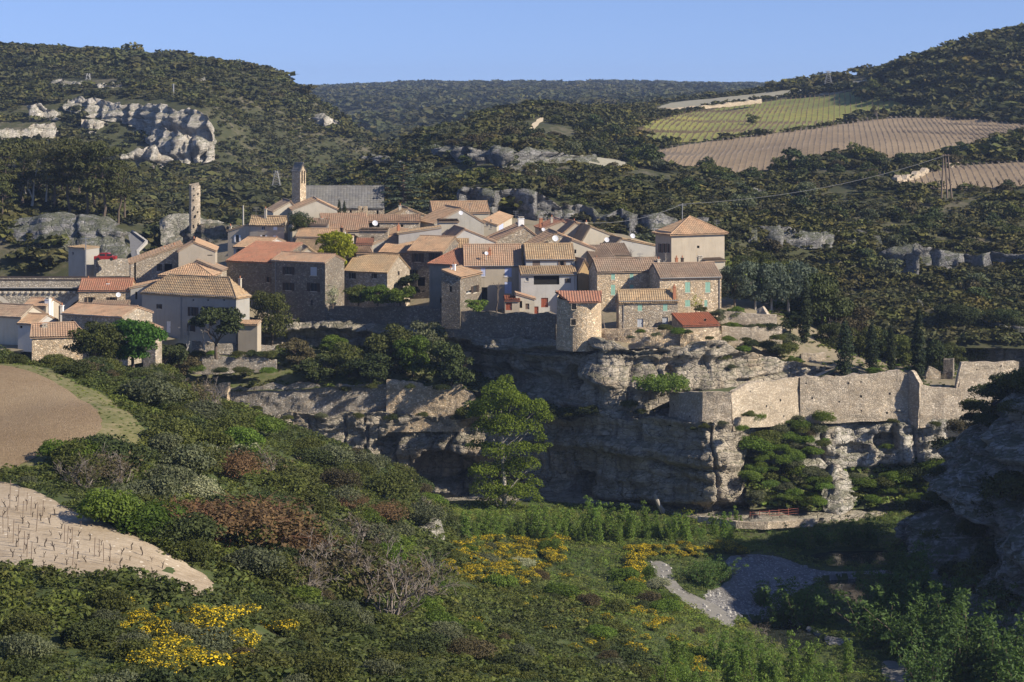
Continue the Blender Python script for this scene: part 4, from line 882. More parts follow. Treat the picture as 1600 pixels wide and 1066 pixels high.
house('small pale box house between the stone gables and ochre house', 882, 410, 348, 10, 930, 390, ('gs', 1.6, .25), 'plaster_light', 'tile_orange', depth=7, win=[(899, 393, 3, 6, 'o')])
house('stone house with a ribbed brown roof behind the ochre house', 926, 412, 345, 12, 962, 406, ('sb', 1.9), 'rubble', 'tile_brown', depth=7, chim=[(932, 404, 4, 5, 'plaster_light', .1)])
house('house with a weathered half-ruined roof behind the bare garden trees', 948, 418, 356, 8, 985, 400, ('sb', 1.7), 'plaster_light', 'tile_brown', depth=6)
house('square hip-roofed hall with a plain tan front and round window', 1049, 418, 354, 24, 1132, 364, ('hip', 2.5, .5, .5), 'plaster_tan', 'tile_pink', ps=1024, over=.55, win=[(1091, 386, 4, 4, 'o')], swin=[(1032, 388, 3, 14, 'n'), (1038, 388, 3, 14, 'n'), (1044, 388, 3, 14, 'n')])
house('flat low cream annex in front of the hip-roofed hall', 1102, 425, 346, 14, 1133, 408, ('sb', .15), 'plaster_light', 'tile_buff', depth=3, chim=[(1094, 403, 8, 7, 'plaster_light', .4), (1057, 404, 4, 8, 'brick', .3), (1066, 404, 3, 8, 'sh_dark', .3)])
# --- front row
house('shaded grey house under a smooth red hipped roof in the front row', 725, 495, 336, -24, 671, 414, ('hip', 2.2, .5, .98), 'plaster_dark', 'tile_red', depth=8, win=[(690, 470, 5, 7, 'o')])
house('tan rendered house with lavender blue shutters in the front row', 725, 496, 335, 3, 815, 416, ('gf', 3.1), 'plaster_tan', 'tile_orange', depth=10, win=[(755, 424.5, 7, 15, 'bc'), (794, 425, 11, 15, 'bc'), (794, 449.5, 11, 18, 'bc'), (757, 460, 9, 22, 'o')], chim=[(765, 391, 5, 6, 'brick', .25), (790, 388, 6, 6, 'lime', .6)], dish=[(760, 396, 3, .1)])
house('tall pale house with brown shutters and a ribbed buff roof', 822, 496, 334, 4, 898, 406, ('gf', 2.2), 'plaster_pale', 'tile_buff', depth=8, win=[(838, 413.5, 12, 14, 'nc'), (878, 412.5, 6, 10, 'n')])
house('pale front extension with an open loggia below the brown-shuttered house', 814, 498, 329, 5, 901, 430, ('sb', .95), 'plaster_pale', 'tile_buff', depth=4, win=[(823.5, 436.5, 5, 6, 'W'), (854, 437.5, 40, 15, 'o'), (887.5, 438.5, 4, 7, 'd'), (851, 473, 11, 15, 'Dr'), (838, 485, 7, 12, 'Dr')])
house('low stone house with a pale balcony front and tall white stovepipes', 719, 486, 326, -20, 690, 434, ('sl', 1.1), 'rubble_shaded', 'tile_pink', ps=752, depth=7, win=[(704, 452, 4, 9, 'o')], swin=[(742, 452, 6, 11, 'd'), (733, 456, 9, 4, 'W')], chim=[(709.5, 414, 3.5, 22, 'white', .3), (704, 420, 2, 14, 'white', .3)])
house('tiny tin-roofed garden shed with a rust brown door beside the bare tree', 789, 488, 324.5, 3, 812, 470, ('sb', .4), 'plaster_tan', 'tile_rust', depth=3, win=[(795, 479, 10, 12, 'Dr')])
house('open-fronted tin shed with yellow-brown roof under the loggia', 806, 488, 325.5, 4, 835, 468, ('sl', .9), 'plaster_light', 'tile_orange', depth=3, win=[(812, 476, 8, 11, 'o'), (824, 479, 6, 9, 'Dn')])
house('narrow ochre house with a peaked brown roof by the green-shuttered house', 903, 480, 332, 22, 925, 428, ('gs', 2.2, .5), 'plaster_ochre', 'tile_brown', depth=8)
house('long stone house with mint green shutters and a ribbed brown roof', 933, 490, 326, 12, 1033, 425, ('gf', 1.75), 'rubble_warm', 'tile_brown', ps=920, win=[(958, 432, 6, 10, 'gc'), (958, 453, 7, 16, 'gc'), (987, 432, 6, 10, 'gc'), (987, 450.5, 6, 11, 'gc'), (1018, 432, 6, 10, 'gc'), (1018, 450.5, 6, 10, 'gc')], chim=[(1029, 406, 4, 6, 'lime', .5)], depth=7)
house('right stone wing with mint shutters projecting from the long stone house', 1031, 492, 321.5, 12, 1127, 435, ('gf', 1.9), 'rubble_warm', 'tile_brown', depth=8, win=[(1074.5, 449, 8, 16, 'gc'), (1106, 449, 8, 16, 'gc'), (1074.5, 474, 8, 10, 'gc'), (1103, 474, 5, 10, 'gc')])
house('small front cottage with grey-green shutters and grey doors', 967, 513, 313, 9, 1059, 471, ('gf', 1.5), 'rubble', 'tile_buff', ps=963, depth=6, win=[(1000, 480.5, 7, 11, 'gc'), (1039.5, 480.5, 7, 11, 'gc'), (1000.5, 505, 9, 14, 'Dy'), (1039.5, 502.5, 9, 13, 'Dy')], chim=[(1053.5, 449, 4, 7, 'brick', .4)])
house('stone shed with a rust-red roof at the right end of the front row', 1067, 530, 308, 15, 1124, 497, ('sf', -1.25), 'rubble_warm', 'tile_rust', depth=5, win=[(1102, 500, 3, 4, 'o')])

def house_like(word): return next(v for k, v in HOUSES.items() if word in k)
def downpipe(word, px):
    root, A, Bq, Cq, Dq, ze, zb = house_like(word); t = (px-800)/F; u = (Bq-A).normalized(); k = (t*A.y-A.x)/(u.x-t*u.y); p = A+u*k; n_ = Vector((u.y, -u.x))*.09
    m = MB(); m.tube([(p.x+n_.x, p.y+n_.y, zb-1), (p.x+n_.x, p.y+n_.y, ze-.1)], .06, 6); m.build('downpipe', M['metal'], root)
    gq = MB(); a_, b_ = A+n_*3.6, Bq+n_*3.6; gq.tube([(a_.x, a_.y, ze-.14), (b_.x, b_.y, ze-.14)], .07, 6); gq.build('gutter', M['metal'], root)
for w_, px in (('big grey rendered', 283), ('pale front extension', 898), ('front cottage', 974), ('right stone wing', 1124), ('lavender blue', 811), ('lit plaster gable', 431), ('tall pale house', 894), ('low house under orange', 118)): downpipe(w_, px)
def aerial(word, px, pt, pb):
    root, A, Bq, Cq, Dq, ze, zb = house_like(word); D_ = (A.y+Cq.y)/2; p, q = P(px, pb, D_), P(px, pt, D_); m = MB(); m.tube([p-Vector((0,0,.8)), q], .035, 5)
    for f in (.7, .85, 1.0):
        c = p.lerp(q, f); m.tube([c-Vector((.55, .15, 0)), c+Vector((.55, .15, 0))], .022, 4)
    m.tube([q-Vector((.5, .1, .15)), q+Vector((.5, .1, -.15))], .02, 4); m.build('aerial', M['metal'], root)
for w_, a_, b_, c_ in (('broad stone gable with', 806, 330, 352), ('red roofed house at', 873, 336, 356), ('two chimneys on the village', 905, 345, 366), ('large grey rendered gable', 734, 318, 342), ('long stone house with a narrow', 640, 326, 345), ('smooth red hipped', 712, 384, 402), ('dark stone house with two', 470, 386, 404), ('square hip', 1120, 344, 362), ('mint green shutters', 1000, 396, 412), ('white shutters and a steep', 400, 324, 342)): aerial(w_, a_, b_, c_)
# ---------------------------------------------------------------- church, tower, bridge, walls
ch = house('church with a long grey slate roof and small twin-arched bell tower', 456, 345, 402, 3, 600, 325, ('gf', 4.0, .5), 'rubble', 'slate', depth=11, cat='church', name='church', win=[(548, 333, 3, 10, 'o'), (590, 333, 3, 8, 'o')], pitch=.6, rowl=.6)
bt = house('bell tower', 469, 312, 399, -38, 456, 268, ('gf', 1.5), 'rubble_warm', 'slate', ps=478, cat='tower', name='bell_tower', swin=[(472, 276, 2.2, 21, 'o'), (475.6, 277, 1.9, 20, 'o')], over=.1, pitch=.5, deep=5)
for k in ('label', 'category'): del bt[k]
bt.location = Vector(bt.location)-Vector(ch.location); bt.parent = ch
bu = MB()
for px in (528, 563, 571):
    p = P(px, 335, 400); bu.box((p.x, p.y, p.z), (.35,0,0), (0,.7,0), (0,0,1.6))
bu.build('buttress', M['rubble_warm'], ch)
far_house = house('large pale farmhouse alone on the far wooded plateau', 987, 149, 2480, 10, 1016, 143, ('hip', 3, .2, .8), 'plaster_light', 'tile_pink', depth=14, cat='farmhouse', name='farmhouse', win=[(992, 146, 1.5, 2, 'o'), (1000, 146, 1.5, 2, 'o'), (1008, 146, 1.5, 2, 'o')], deep=12)
house('tiny cabin on the far wooded plateau', 841, 147, 2600, 5, 846, 142, ('gf', 1.5), 'plaster_light', 'tile_pink', depth=6, cat='cabin', name='cabin', deep=12)
house('utility shed with a white side wall beside the red car', 133, 426, 372, -42, 107, 389, ('sb', .12), 'plaster_grey', 'tile_buff', ps=155, cat='shed', name='shed', win=[(114, 396, 2, 4, 'o')])
# white rendered side of that shed
# ruined tower
def lump(name, mat, parent, V, Q, smooth=False): return link(name, np_mesh(name, np.array(V), np.array(Q), mat, smooth=smooth), parent)
def ruin():
    D = 412; s = D/F; rr = random.Random(3); t = empty('ruined_tower', tuple(P(304, 372, D)), 'slender ruined stone tower standing alone on a dark rock spur', 'tower')
    n, m = 8, 34; x0 = P(302, 0, D).x; zt, zb = P(0, 287, D).z, P(0, 375, D).z; V = []; Q = []
    cx, cy = 2.75*.5, 1.0
    prof = [(-1.0, -.85), (-.85, -1.0), (.85, -1.0), (1.0, -.85), (1.0, .85), (.85, 1.0), (-.85, 1.0), (-1.0, .85)]
    a = R(20)
    for j in range(m+1):
        z = zb+(zt-zb)*j/m
        for i, (px_, py_) in enumerate(prof):
            k = 1+.035*rr.uniform(-1, 1)+(.06 if j < m*.25 else 0)
            zz = z+(rr.uniform(-.9, .3) if j == m else rr.uniform(-.06, .06))
            V.append((x0+.3+(px_*math.cos(a)-py_*math.sin(a))*k, D+(px_*math.sin(a)+py_*math.cos(a))*k, zz))
    for j in range(m):
        for i in range(n): Q.append((j*n+i, j*n+(i+1) % n, (j+1)*n+(i+1) % n, (j+1)*n+i))
    Q += [(m*n+1, m*n+2, m*n+3, m*n), (m*n, m*n+3, m*n+4, m*n+7), (m*n+4, m*n+5, m*n+6, m*n+7)]
    o = lump('wall', M['rubble_ramp'], t, [(q[0]-t.location.x, q[1]-t.location.y, q[2]-t.location.z) for q in V], Q)
    h = MB()
    for k in range(26):
        j = rr.randrange(3, m-2); f = rr.uniform(.15, .85); e = rr.choice([1, 1, 1, 3]); p = Vector(V[j*n+e]).lerp(Vector(V[j*n+e+1]), f)
        h.box(p, (.11,0,0), (0,.13,0), (0,0,rr.uniform(.1, .22)))
    h.build('painted_putlog_hole', M['dark'], t)  # solid dark boxes paint the shade of putlog holes; none is cut
ruin()

def stone_wall(label, pts, bottom, thick=.7, mat='rubble', ragged=.25, step=.5, seed=1, holes=0, name='stone_wall', group=None, cat='wall', coping=None, disp=.12):
    """masonry wall; pts = [(px, py_top, D)], bottom = py or list of py"""
    T = [P(*q) for q in pts]; bt_ = bottom if hasattr(bottom, '__len__') else [bottom]*len(pts); Bm = [P(q[0], b_, q[2]) for q, b_ in zip(pts, bt_)]
    w = resample(list(zip(T, Bm)), step); T = np.array([tuple(a) for a, _ in w]); B = np.array([tuple(c) for _, c in w]); n = len(w)
    s = np.concatenate([[0], np.cumsum(np.linalg.norm(np.diff(T[:, :2], axis=0), axis=1))])
    tg = np.gradient(T[:, :2], axis=0); N = np.stack([tg[:, 1], -tg[:, 0]], 1); N /= np.linalg.norm(N, axis=1)[:, None]+1e-9
    T[:, 2] += ragged*fb2(s/2.2, s*0, 4, seed)
    hgt = max(1.0, np.mean(T[:, 2]-B[:, 2])); nv = max(2, int(hgt/step)); t = np.linspace(0, 1+.6/hgt, nv+1)[:, None, None]
    X = T[None]+(B-T)[None]*t; S = np.broadcast_to(s[None], X.shape[:2]); d = disp*fb2(S/2, X[..., 2]/1.2, 4, seed+3)+.12*t[..., 0]*hgt*.35
    X = X.copy(); X[..., 0] += N[None, :, 0]*d; X[..., 1] += N[None, :, 1]*d
    bk = T.copy(); bk[:, :2] -= N*thick; bk[:, 2] += .06*fb2(s/.8, s*0+3, 2, seed+9); bb = B.copy(); bb[:, :2] -= N*thick
    rows = np.concatenate([bb[None], bk[None], X]); m = len(rows); V = rows.reshape(-1, 3)
    i = (np.arange(m-1)[:, None]*n+np.arange(n-1)[None]).ravel(); Q = np.stack([i+n, i+n+1, i+1, i], 1)
    ends = []
    c = V.mean(0); lo = V[:, 2].min(); o_ = Vector((T[n//2, 0], T[n//2, 1], B[n//2, 2]))
    for k in (0, n-1):
        for r_ in range(1, m-1): ends.append((0*n+k, r_*n+k, (r_+1)*n+k, (r_+1)*n+k))
    E = np.array(ends); V = V-np.array(o_)
    me = bpy.data.meshes.new(name); me.from_pydata(V.tolist(), [], Q.tolist()+[tuple(dict.fromkeys(q)) for q in E.tolist()]); me.materials.append(M[mat])
    o = link(name, me, None, o_); tag(o, label, cat, group)
    if holes:
        h = MB(); rr = random.Random(seed)
        rows_ = max(1, int(hgt/1.7))
        for r_ in range(rows_):
            for q in range(int(s[-1]/3.1)):
                k = min(n-2, int((q+.5+rr.uniform(-.3, .3))*3.1/step)); f = (r_+.6+rr.uniform(-.12, .12))/rows_
                if rr.random() > holes: continue
                p = Vector(X[min(nv, int(f*nv)), k]); nn = Vector((N[k, 0], N[k, 1], 0)); tt = Vector((N[k, 1], -N[k, 0], 0)); sz = rr.uniform(.08, .16)
                h.box(p-nn*.1, tt*sz, nn*.13, (0, 0, sz*1.1))
        h.build('painted_putlog_hole', M['dark'], o)  # dark boxes set in the face paint the shade of putlog holes
    return o
# ramparts at the right
stone_wall('angular stone bastion wall where the path starts above the prow', [(1046,614,301), (1062,613,297), (1098,612,291.6), (1143,612,291.4)], [664,664,664,666], mat='rubble_ramp', seed=2, ragged=.12, holes=.2)
stone_wall('sloping stone rampart wall climbing beside the path from the bastion', [(1143,612,291.6), (1165,600,294), (1200,596,297), (1249,590,301)], [668,662,660,652], mat='rubble_ramp', seed=3, ragged=.2, holes=.15)
stone_wall('tall sunlit rampart wall with rows of small holes and wavy top', [(1250,589,300.6), (1288,588,301), (1306,586,301.2), (1345,586,301.7), (1370,582,302), (1390,579,302.3), (1408,580,302.5), (1420,586,302.7)], [655,655,655,652,652,650,650,650], mat='rubble_ramp', seed=4, ragged=.28, holes=.8)
stone_wall('broken cross wall stepping down in shade in the middle of the rampart', [(1416,585,303), (1423,582,302.2), (1431,592,301.4), (1437,603,300.8)], [652,655,660,664], mat='rubble_ramp', seed=5, ragged=.5)
stone_wall('lower sunlit rampart wall right of the broken cross wall', [(1437,602,300.9), (1460,604,301.2), (1494,606,301.6), (1502,604,301.7)], [662,660,660,660], mat='rubble_ramp', seed=6, ragged=.2, holes=.3)
stone_wall('tall right end of the rampart with small square openings under a pale coping', [(1494,604,302), (1499,580,302.1), (1503,566,302.2), (1545,566,303), (1592,565,304)], [664,664,664,660,655], mat='rubble_ramp', seed=7, ragged=.12, holes=.5)
stone_wall('broken stone pillar of a ruin behind the rampart by the dark trees', [(1474,563,313), (1489,561,312.5)], [600,600], mat='rubble_shaded', seed=8, ragged=.3, thick=1.6)  # shade of the trees around it put into the darker stone
stone_wall('low ruined wall between the cypresses and the stone pillar', [(1447,585,312), (1452,574,312), (1470,580,312)], [602,602,602], mat='rubble', seed=9, ragged=.4)
# walls of the gorge side and the gardens
stone_wall('sunlit stub of old stone wall at the left end of the lower cliff', [(318,602,320), (345,601,318.6), (356,601,318)], [655,655,655], mat='rubble_warm', seed=10, ragged=.5)
stone_wall('long dark stone retaining wall overgrown with trees above the lower cliff', [(356,601,319.2), (440,603,318.3), (480,600,317.9), (520,605,317.5), (560,601,317.1), (606,603,316.6)], [668,668,668,668,668,668], mat='rubble_grey', seed=11, ragged=.5, holes=.15, disp=.3)  # stretch of the same wall; its shade is put into darker stone
stone_wall('sandy lit section of retaining wall above the lower cliff', [(604,596,315.9), (650,598,315.4), (690,606,315), (715,600,314.7), (738,612,314.5), (752,640,314.3)], [668,668,668,668,668,672], mat='rubble_warm', seed=12, ragged=.5, disp=.2)  # sunlit stretch of that wall; the light is put into paler stone
stone_wall('dark garden retaining wall under the buff-roofed middle house', [(512,478,341), (560,479,339.5), (620,479,337), (690,482,333)], [510,511,511,518], mat='rubble_shaded', seed=13, ragged=.2)
stone_wall('dark retaining wall under the lavender-shuttered house garden', [(690,488,327.5), (740,487,325.3), (800,489,321.8), (868,490,316.2)], [520,526,534,540], mat='rubble_shaded', seed=14, ragged=.25)
stone_wall('pale terrace wall carrying the small front cottage', [(936,514,310.5), (1000,513,309.5), (1066,513,308.6)], [548,548,548], mat='rubble_warm', seed=15, ragged=.12, disp=.3)
stone_wall('battered stone wall below the rust-roofed shed', [(1063,522,307.4), (1095,524,307), (1127,520,308.4)], [552,552,548], mat='rubble_warm', seed=16, ragged=.2, disp=.35)
stone_wall('upper terrace wall of the garden right of the long stone house', [(1126,489,318), (1160,488,318), (1214,492,318)], [512,512,512], mat='rubble_ramp', seed=17, ragged=.15)
stone_wall('lower terrace wall of the garden right of the rust-roofed shed', [(1128,511,313), (1170,510,313.4), (1222,512,314)], [534,534,532], mat='rubble_ramp', seed=18, ragged=.15)
stone_wall('leaning buttress wall standing up in the terrace garden', [(1183,482,320), (1191,478,319.6), (1200,494,319)], [512,512,512], mat='rubble_ramp', seed=19, ragged=.2)
stone_wall('short dry stone wall by the bend of the path under the cypress', [(1252,552,316), (1275,550,316), (1290,552,316.5)], [568,570,570], mat='rubble_ramp', seed=20, ragged=.25)
stone_wall('low dry stone wall along the garden below the grey rendered house', [(296,556,318.6), (340,556,319), (410,558,320), (432,562,320)], [578,578,576,576], mat='rubble_grey', seed=21, ragged=.3)
stone_wall('rubble garden wall beside the narrow annex of the grey rendered house', [(300,533,322), (330,535,322.4), (400,537,324), (430,540,325)], [548,548,548,548], mat='rubble_grey', seed=22, ragged=.18)
stone_wall('retaining wall of the car park beside the utility shed', [(150,405,371), (180,404,374), (206,405,376)], [430,430,430], mat='rubble_grey', seed=23, ragged=.05)
stone_wall('pale dry stone wall between the grassy and the brown vineyard', [(1006,234,640), (1040,226,650), (1071,223,652), (1120,218,655), (1188,210,662)], [238,230,227,222,214], mat='rubble_ramp', seed=24, ragged=.4, step=1.2, thick=1.2)
stone_wall('pale rocky bank above the right-hand strip of vineyard', [(1402,280,512), (1440,271,530), (1470,262,548), (1500,256,556)], [288,277,267,261], mat='rubble_ramp', seed=25, ragged=.7, step=1.2, thick=1.5)
stone_wall('stone edge wall above the grassy vineyard', [(1016,171,850), (1060,168,852), (1120,164,870), (1190,156,890)], [175,171,167,159], mat='rubble_ramp', seed=26, ragged=.5, step=2, thick=1.5)
stone_wall('low kerb wall along the ledge road under the cliff', [(1090,806,286.5), (1150,815,282.2), (1200,816,281.5), (1270,811,284)], [812,822,823,818], mat='rubble_ramp', seed=27, ragged=.06, thick=.4)

# round tower house
def round_tower():
    D = 311; c = P(905, 0, D); r = 3.35; zb = P(0, 534, D-r).z; t = empty('round_tower', (c.x, D, zb), 'round stone tower house with a bright red tiled lean-to roof on the cliff edge', 'tower house')
    zf, zk = P(0, 471, D-r).z, P(0, 455, D+r).z; w = MB(); n = 30; rr = random.Random(4)
    zt = lambda y: zf+(zk-zf)*((y-D)/r*.5+.5)-.05
    ring = []
    for i in range(n):
        a = 2*math.pi*i/n; k = r*(1+.012*rr.uniform(-1, 1)); x, y = c.x+k*math.cos(a)*1.02, D+k*math.sin(a); ring.append((x, y))
    m = 12
    win = {}
    for i in range(n):
        (x0, y0), (x1, y1) = ring[i], ring[(i+1) % n]
        for j in range(m):
            f = lambda y, j: zb-1.5+(zt(y)-zb+1.5)*j/m
            b = 1+.05*(1-j/m); q = lambda x, y, z: (c.x+(x-c.x)*b, D+(y-D)*b, z)
            w.poly([q(x0, y0, f(y0, j)), q(x1, y1, f(y1, j)), (c.x+(x1-c.x)*(1+.05*(1-(j+1)/m)), D+(y1-D)*(1+.05*(1-(j+1)/m)), f(y1, j+1)), (c.x+(x0-c.x)*(1+.05*(1-(j+1)/m)), D+(y0-D)*(1+.05*(1-(j+1)/m)), f(y0, j+1))])
    w.build('wall', M['rubble_warm'], t)
    rf = MB(); L_ = P(867, 455, D+r); R_ = P(940.5, 455, D+r); e0 = P(889, 471.5, D-r-.35); e1 = P(940, 469, D-r-.35); e1.z = e0.z
    R_.z = L_.z; tile_plane(rf, R_, L_, e0, e1, seed=9); rf.build('roof', M['tile_red'], t)
    for px, py in ((897, 479), (896, 503.5)):
        p = P(px, py, D-r-.1); g = MB(); g.box((p.x, p.y+.02, p.z), (.36,0,0), (0,.12,0), (0,0,.44)); wv = g.build('window', M['dark'], t)
        f = MB()
        for dx, dz, sx, sz in ((0, .52, .46, .07), (0, -.51, .46, .06), (-.41, 0, .05, .44), (.41, 0, .05, .44)): f.box((p.x+dx, p.y-.02, p.z+dz), (sx,0,0), (0,.12,0), (0,0,sz))
        f.build('frame', M['rubble_ramp'], wv)
round_tower()

# bridge
def bridge():
    D = 346; s = D/F; t = empty('stone_bridge', tuple(P(60, 500, D)), 'old stone arched road bridge with a corbelled cornice at the left edge', 'bridge')
    zt, zc, zp = P(0, 455, D).z, P(0, 449, D).z, P(0, 437, D).z; zg = P(0, 520, D).z; x0, x1 = P(-140, 0, D).x, P(206, 0, D).x
    arches = [(-24, 47, 463), (150, 56, 461)]; N_ = 220; w = MB(); dep = 5.5
    def soff(x):
        px = 800+x*F/D; z = zg
        for c, r, ya in arches:
            q = (px-c)/r
            if abs(q) < 1: z = max(z, P(0, ya, D).z-(1-math.sqrt(1-q*q))*r*s)
        return z
    xs = [x0+(x1-x0)*i/N_ for i in range(N_+1)]
    for a, b_ in zip(xs[:-1], xs[1:]):
        za, zb_ = soff(a), soff(b_)
        w.poly([(a, D, za), (b_, D, zb_), (b_, D, zt), (a, D, zt)]); w.poly([(b_, D+dep, zb_), (a, D+dep, za), (a, D+dep, zt), (b_, D+dep, zt)])
        w.poly([(a, D+dep, za), (b_, D+dep, zb_), (b_, D, zb_), (a, D, za)])
    w.build('spandrel_wall', M['bridge'], t)
    ar = MB()
    for c, r, ya in arches:
        for k in range(34):
            a0, a1 = math.pi*k/34, math.pi*(k+1)/34; rr_ = r*s; cx = P(c, 0, D).x; cz = P(0, ya, D).z-rr_
            pt = lambda a, q: (cx-(rr_+q)*math.cos(a), D-.06, cz+(rr_+q)*math.sin(a)); ar.cur = (k*7 % 5)/5
            if pt(a0, 0)[2] > zg: ar.poly([pt(a0, -.02), pt(a0, .75), pt(a1, .75), pt(a1, -.02)])
    ar.build('arch_ring', M['lime'], t)
    d = MB(); d.abox(x0, x1, D-.35, D+dep+.35, zc+.02, zt+.55); d.build('cornice', M['concrete'], t)
    k_ = MB(); x = x0+.3
    while x < x1: k_.abox(x, x+.42, D-.3, D-.003, zt-.02-.35, zt-.02+.003); x += 1.0
    tag(k_.build('corbels', M['lime'], t), kind='stuff')
    p_ = MB(); p_.abox(x0, x1, D-.2, D+.2, zt+.553, zp-.12); p_.abox(x0, x1, D+dep-.2, D+dep+.2, zt+.553, zp-.12); p_.build('parapet', M['bridge'], t)
    c_ = MB(); c_.abox(x0, x1, D-.28, D+.28, zp-.118, zp+.05); c_.abox(x0, x1, D+dep-.28, D+dep+.28, zp-.118, zp+.05); c_.build('coping', M['sh_dark'], t)
    r_ = MB(); r_.abox(x0, x1, D+.21, D+dep-.21, zt+.553, zt+.6); r_.build('deck', M['asphalt'], t)
bridge()

# road with parapets on the left, behind the village
rd = MB()
Lq = [P(199,362,418), P(203,378,408), P(203,392,398), P(207,404,388), P(212,414,380)]; Rq = [P(206,363,418), P(226,378,408), P(212,392,398), P(216,403,388), P(234,412,380)]
for i in range(4): rd.poly([Lq[i+1], Rq[i+1], Rq[i], Lq[i]])
tag(rd.build('road', M['asphalt']), kind='structure')
stone_wall('pale concrete parapet along the bend of the road behind the bridge', [(205,360,418), (227,376,407), (213,391,398), (214,397,393), (219,402,388), (236,408,380)], [364,381,395,402,408,414], mat='concrete', seed=28, ragged=.02, thick=.5, disp=.02)
# path to the village along the ramparts
terr_t = TPS([(1050,616,300),(1046,640,304),(1098,614,293),(1143,614,292),(1165,604,296),(1200,599,300),(1249,592,306),(1290,580,311),(1310,570,315),(1290,590,308),(1200,608,305),(1120,610,302),(1150,608,302),(1100,618,304),(1250,600,309)])
def terr(x, y): return terr_t(x, y)+.1*fb2(np.asarray(x)/3, np.asarray(y)/3, 3, 95)
_tp = [(P(*q).x, P(*q).y) for q in [(1047,0,301.6),(1064,0,298),(1100,0,292.3),(1143,0,291.3),(1166,0,294.8),(1200,0,299.4),(1250,0,305.4),(1312,0,310),(1310,0,319),(1250,0,315),(1200,0,313.5),(1120,0,309),(1000,0,308),(1000,0,305)]]
draped('path_terrace', _tp, terr, m_gard, .02, 1.0)
_pp = [(P(*q).x, P(*q).y) for q in [(1160,0,296.5),(1200,0,300.6),(1250,0,306.6),(1285,0,309.6),(1308,0,312),(1296,0,313.5),(1250,0,309.2),(1200,0,303),(1165,0,299.2)]]
draped('path', _pp, terr, m_path, .07, 1.0)

# red car, laundry, barrier, poles
def car():
    c = P(165, 407, 369.5); t = empty('parked_car', tuple(c), 'small red car parked beside the white-walled utility shed', 'car'); b = MB()
    for (x0, x1, z0, z1, w_) in ((-2, 2, .25, .8, .85),): b.abox(c.x+x0, c.x+x1, c.y-w_, c.y+w_, c.z+z0, c.z+z1)
    b.build('body', M['carred'], t); k = MB(); k.v = []; 
    q = [(-1.5, .803), (-.9, 1.38), (.6, 1.4), (1.3, .803)]
    for y in (-.72, .72): k.poly([(c.x+a, c.y+y, c.z+z) for a, z in (q if y > 0 else q[::-1])])
    for i in range(3): k.poly([(c.x+q[i][0], c.y-.72, c.z+q[i][1]), (c.x+q[i+1][0], c.y-.72, c.z+q[i+1][1]), (c.x+q[i+1][0], c.y+.72, c.z+q[i+1][1]), (c.x+q[i][0], c.y+.72, c.z+q[i][1])])
    k.build('cabin', M['carred'], t)
    for x in (-.95, .35):
        w_ = MB(); w_.abox(c.x+x, c.x+x+1.0, c.y-.735, c.y-.7, c.z+.86, c.z+1.25); w_.build('window', M['glass'], t)
    for x in (-1.25, 1.25):
        for y in (-.86, .86):
            w_ = MB(); w_.tube([(c.x+x, c.y+y-.1, c.z+.32), (c.x+x, c.y+y+.1, c.z+.32)], .32, 12); w_.build('wheel', M['tyre'], t)
car()
def laundry():
    D = 331; a, b_ = P(437, 541, D), P(487, 541, D); zb = P(0, 556, D).z; t = empty('clothes_line', (a.x, D, zb), 'clothes line hung with white sheets in the garden below the stone block', 'clothes line')
    for p in (a, b_):
        k = MB(); k.tube([(p.x, D, zb-1), (p.x, D, p.z+.1)], .05, 6); k.build('post', M['metal'], t)
    k = MB(); k.tube([(a.x, D, a.z), ((a.x+b_.x)/2, D, a.z-.15), (b_.x, D, b_.z)], .015, 4); k.build('line', M['metal'], t)
    for px0, px1, h in ((440, 455, 12), (456, 470, 11), (471, 484, 13)):
        s = MB(); x0, x1 = P(px0, 0, D).x, P(px1, 0, D).x; z1 = a.z-.1; z0 = z1-h*D/F; n = 12
        for i in range(n):
            f0, f1 = i/n, (i+1)/n; y = lambda f: D-.02+.06*math.sin(f*19+px0)
            s.poly([(x0+(x1-x0)*f0, y(f0)-.05, z0+.05*math.sin(f0*7)), (x0+(x1-x0)*f1, y(f1)-.05, z0+.05*math.sin(f1*7)), (x0+(x1-x0)*f1, y(f1), z1), (x0+(x1-x0)*f0, y(f0), z1)])
        sh = s.build('sheet', M['cloth'], None); tag(sh, {440: 'white sheet hanging leftmost on the clothes line', 456: 'white sheet hanging in the middle of the clothes line', 471: 'white sheet hanging rightmost on the clothes line'}[px0], 'sheet', 'sheets on the clothes line')
laundry()
def barrier():
    t = empty('safety_fence', tuple(P(1175, 812, 286.5)), 'red and white mesh safety fence along the ledge road under the cliff', 'fence'); k = MB(); x = 1172
    pts = [P(px, 812-(px-1172)*.09, 287.5+abs(px-1190)*.02) for px in range(1172, 1250, 5)]
    for p in pts[::3]:
        q = MB(); q.tube([p-Vector((0,0,.3)), p+Vector((0,0,1.15))], .05, 5); q.build('post', M['barrier'], t)
    for z in (.3, .65, 1.0):
        k.tube([p+Vector((0, -.04, z+.04*math.sin(i*2))) for i, p in enumerate(pts)], .03, 4)
    k.build('rail', M['barrier'], t)
barrier()
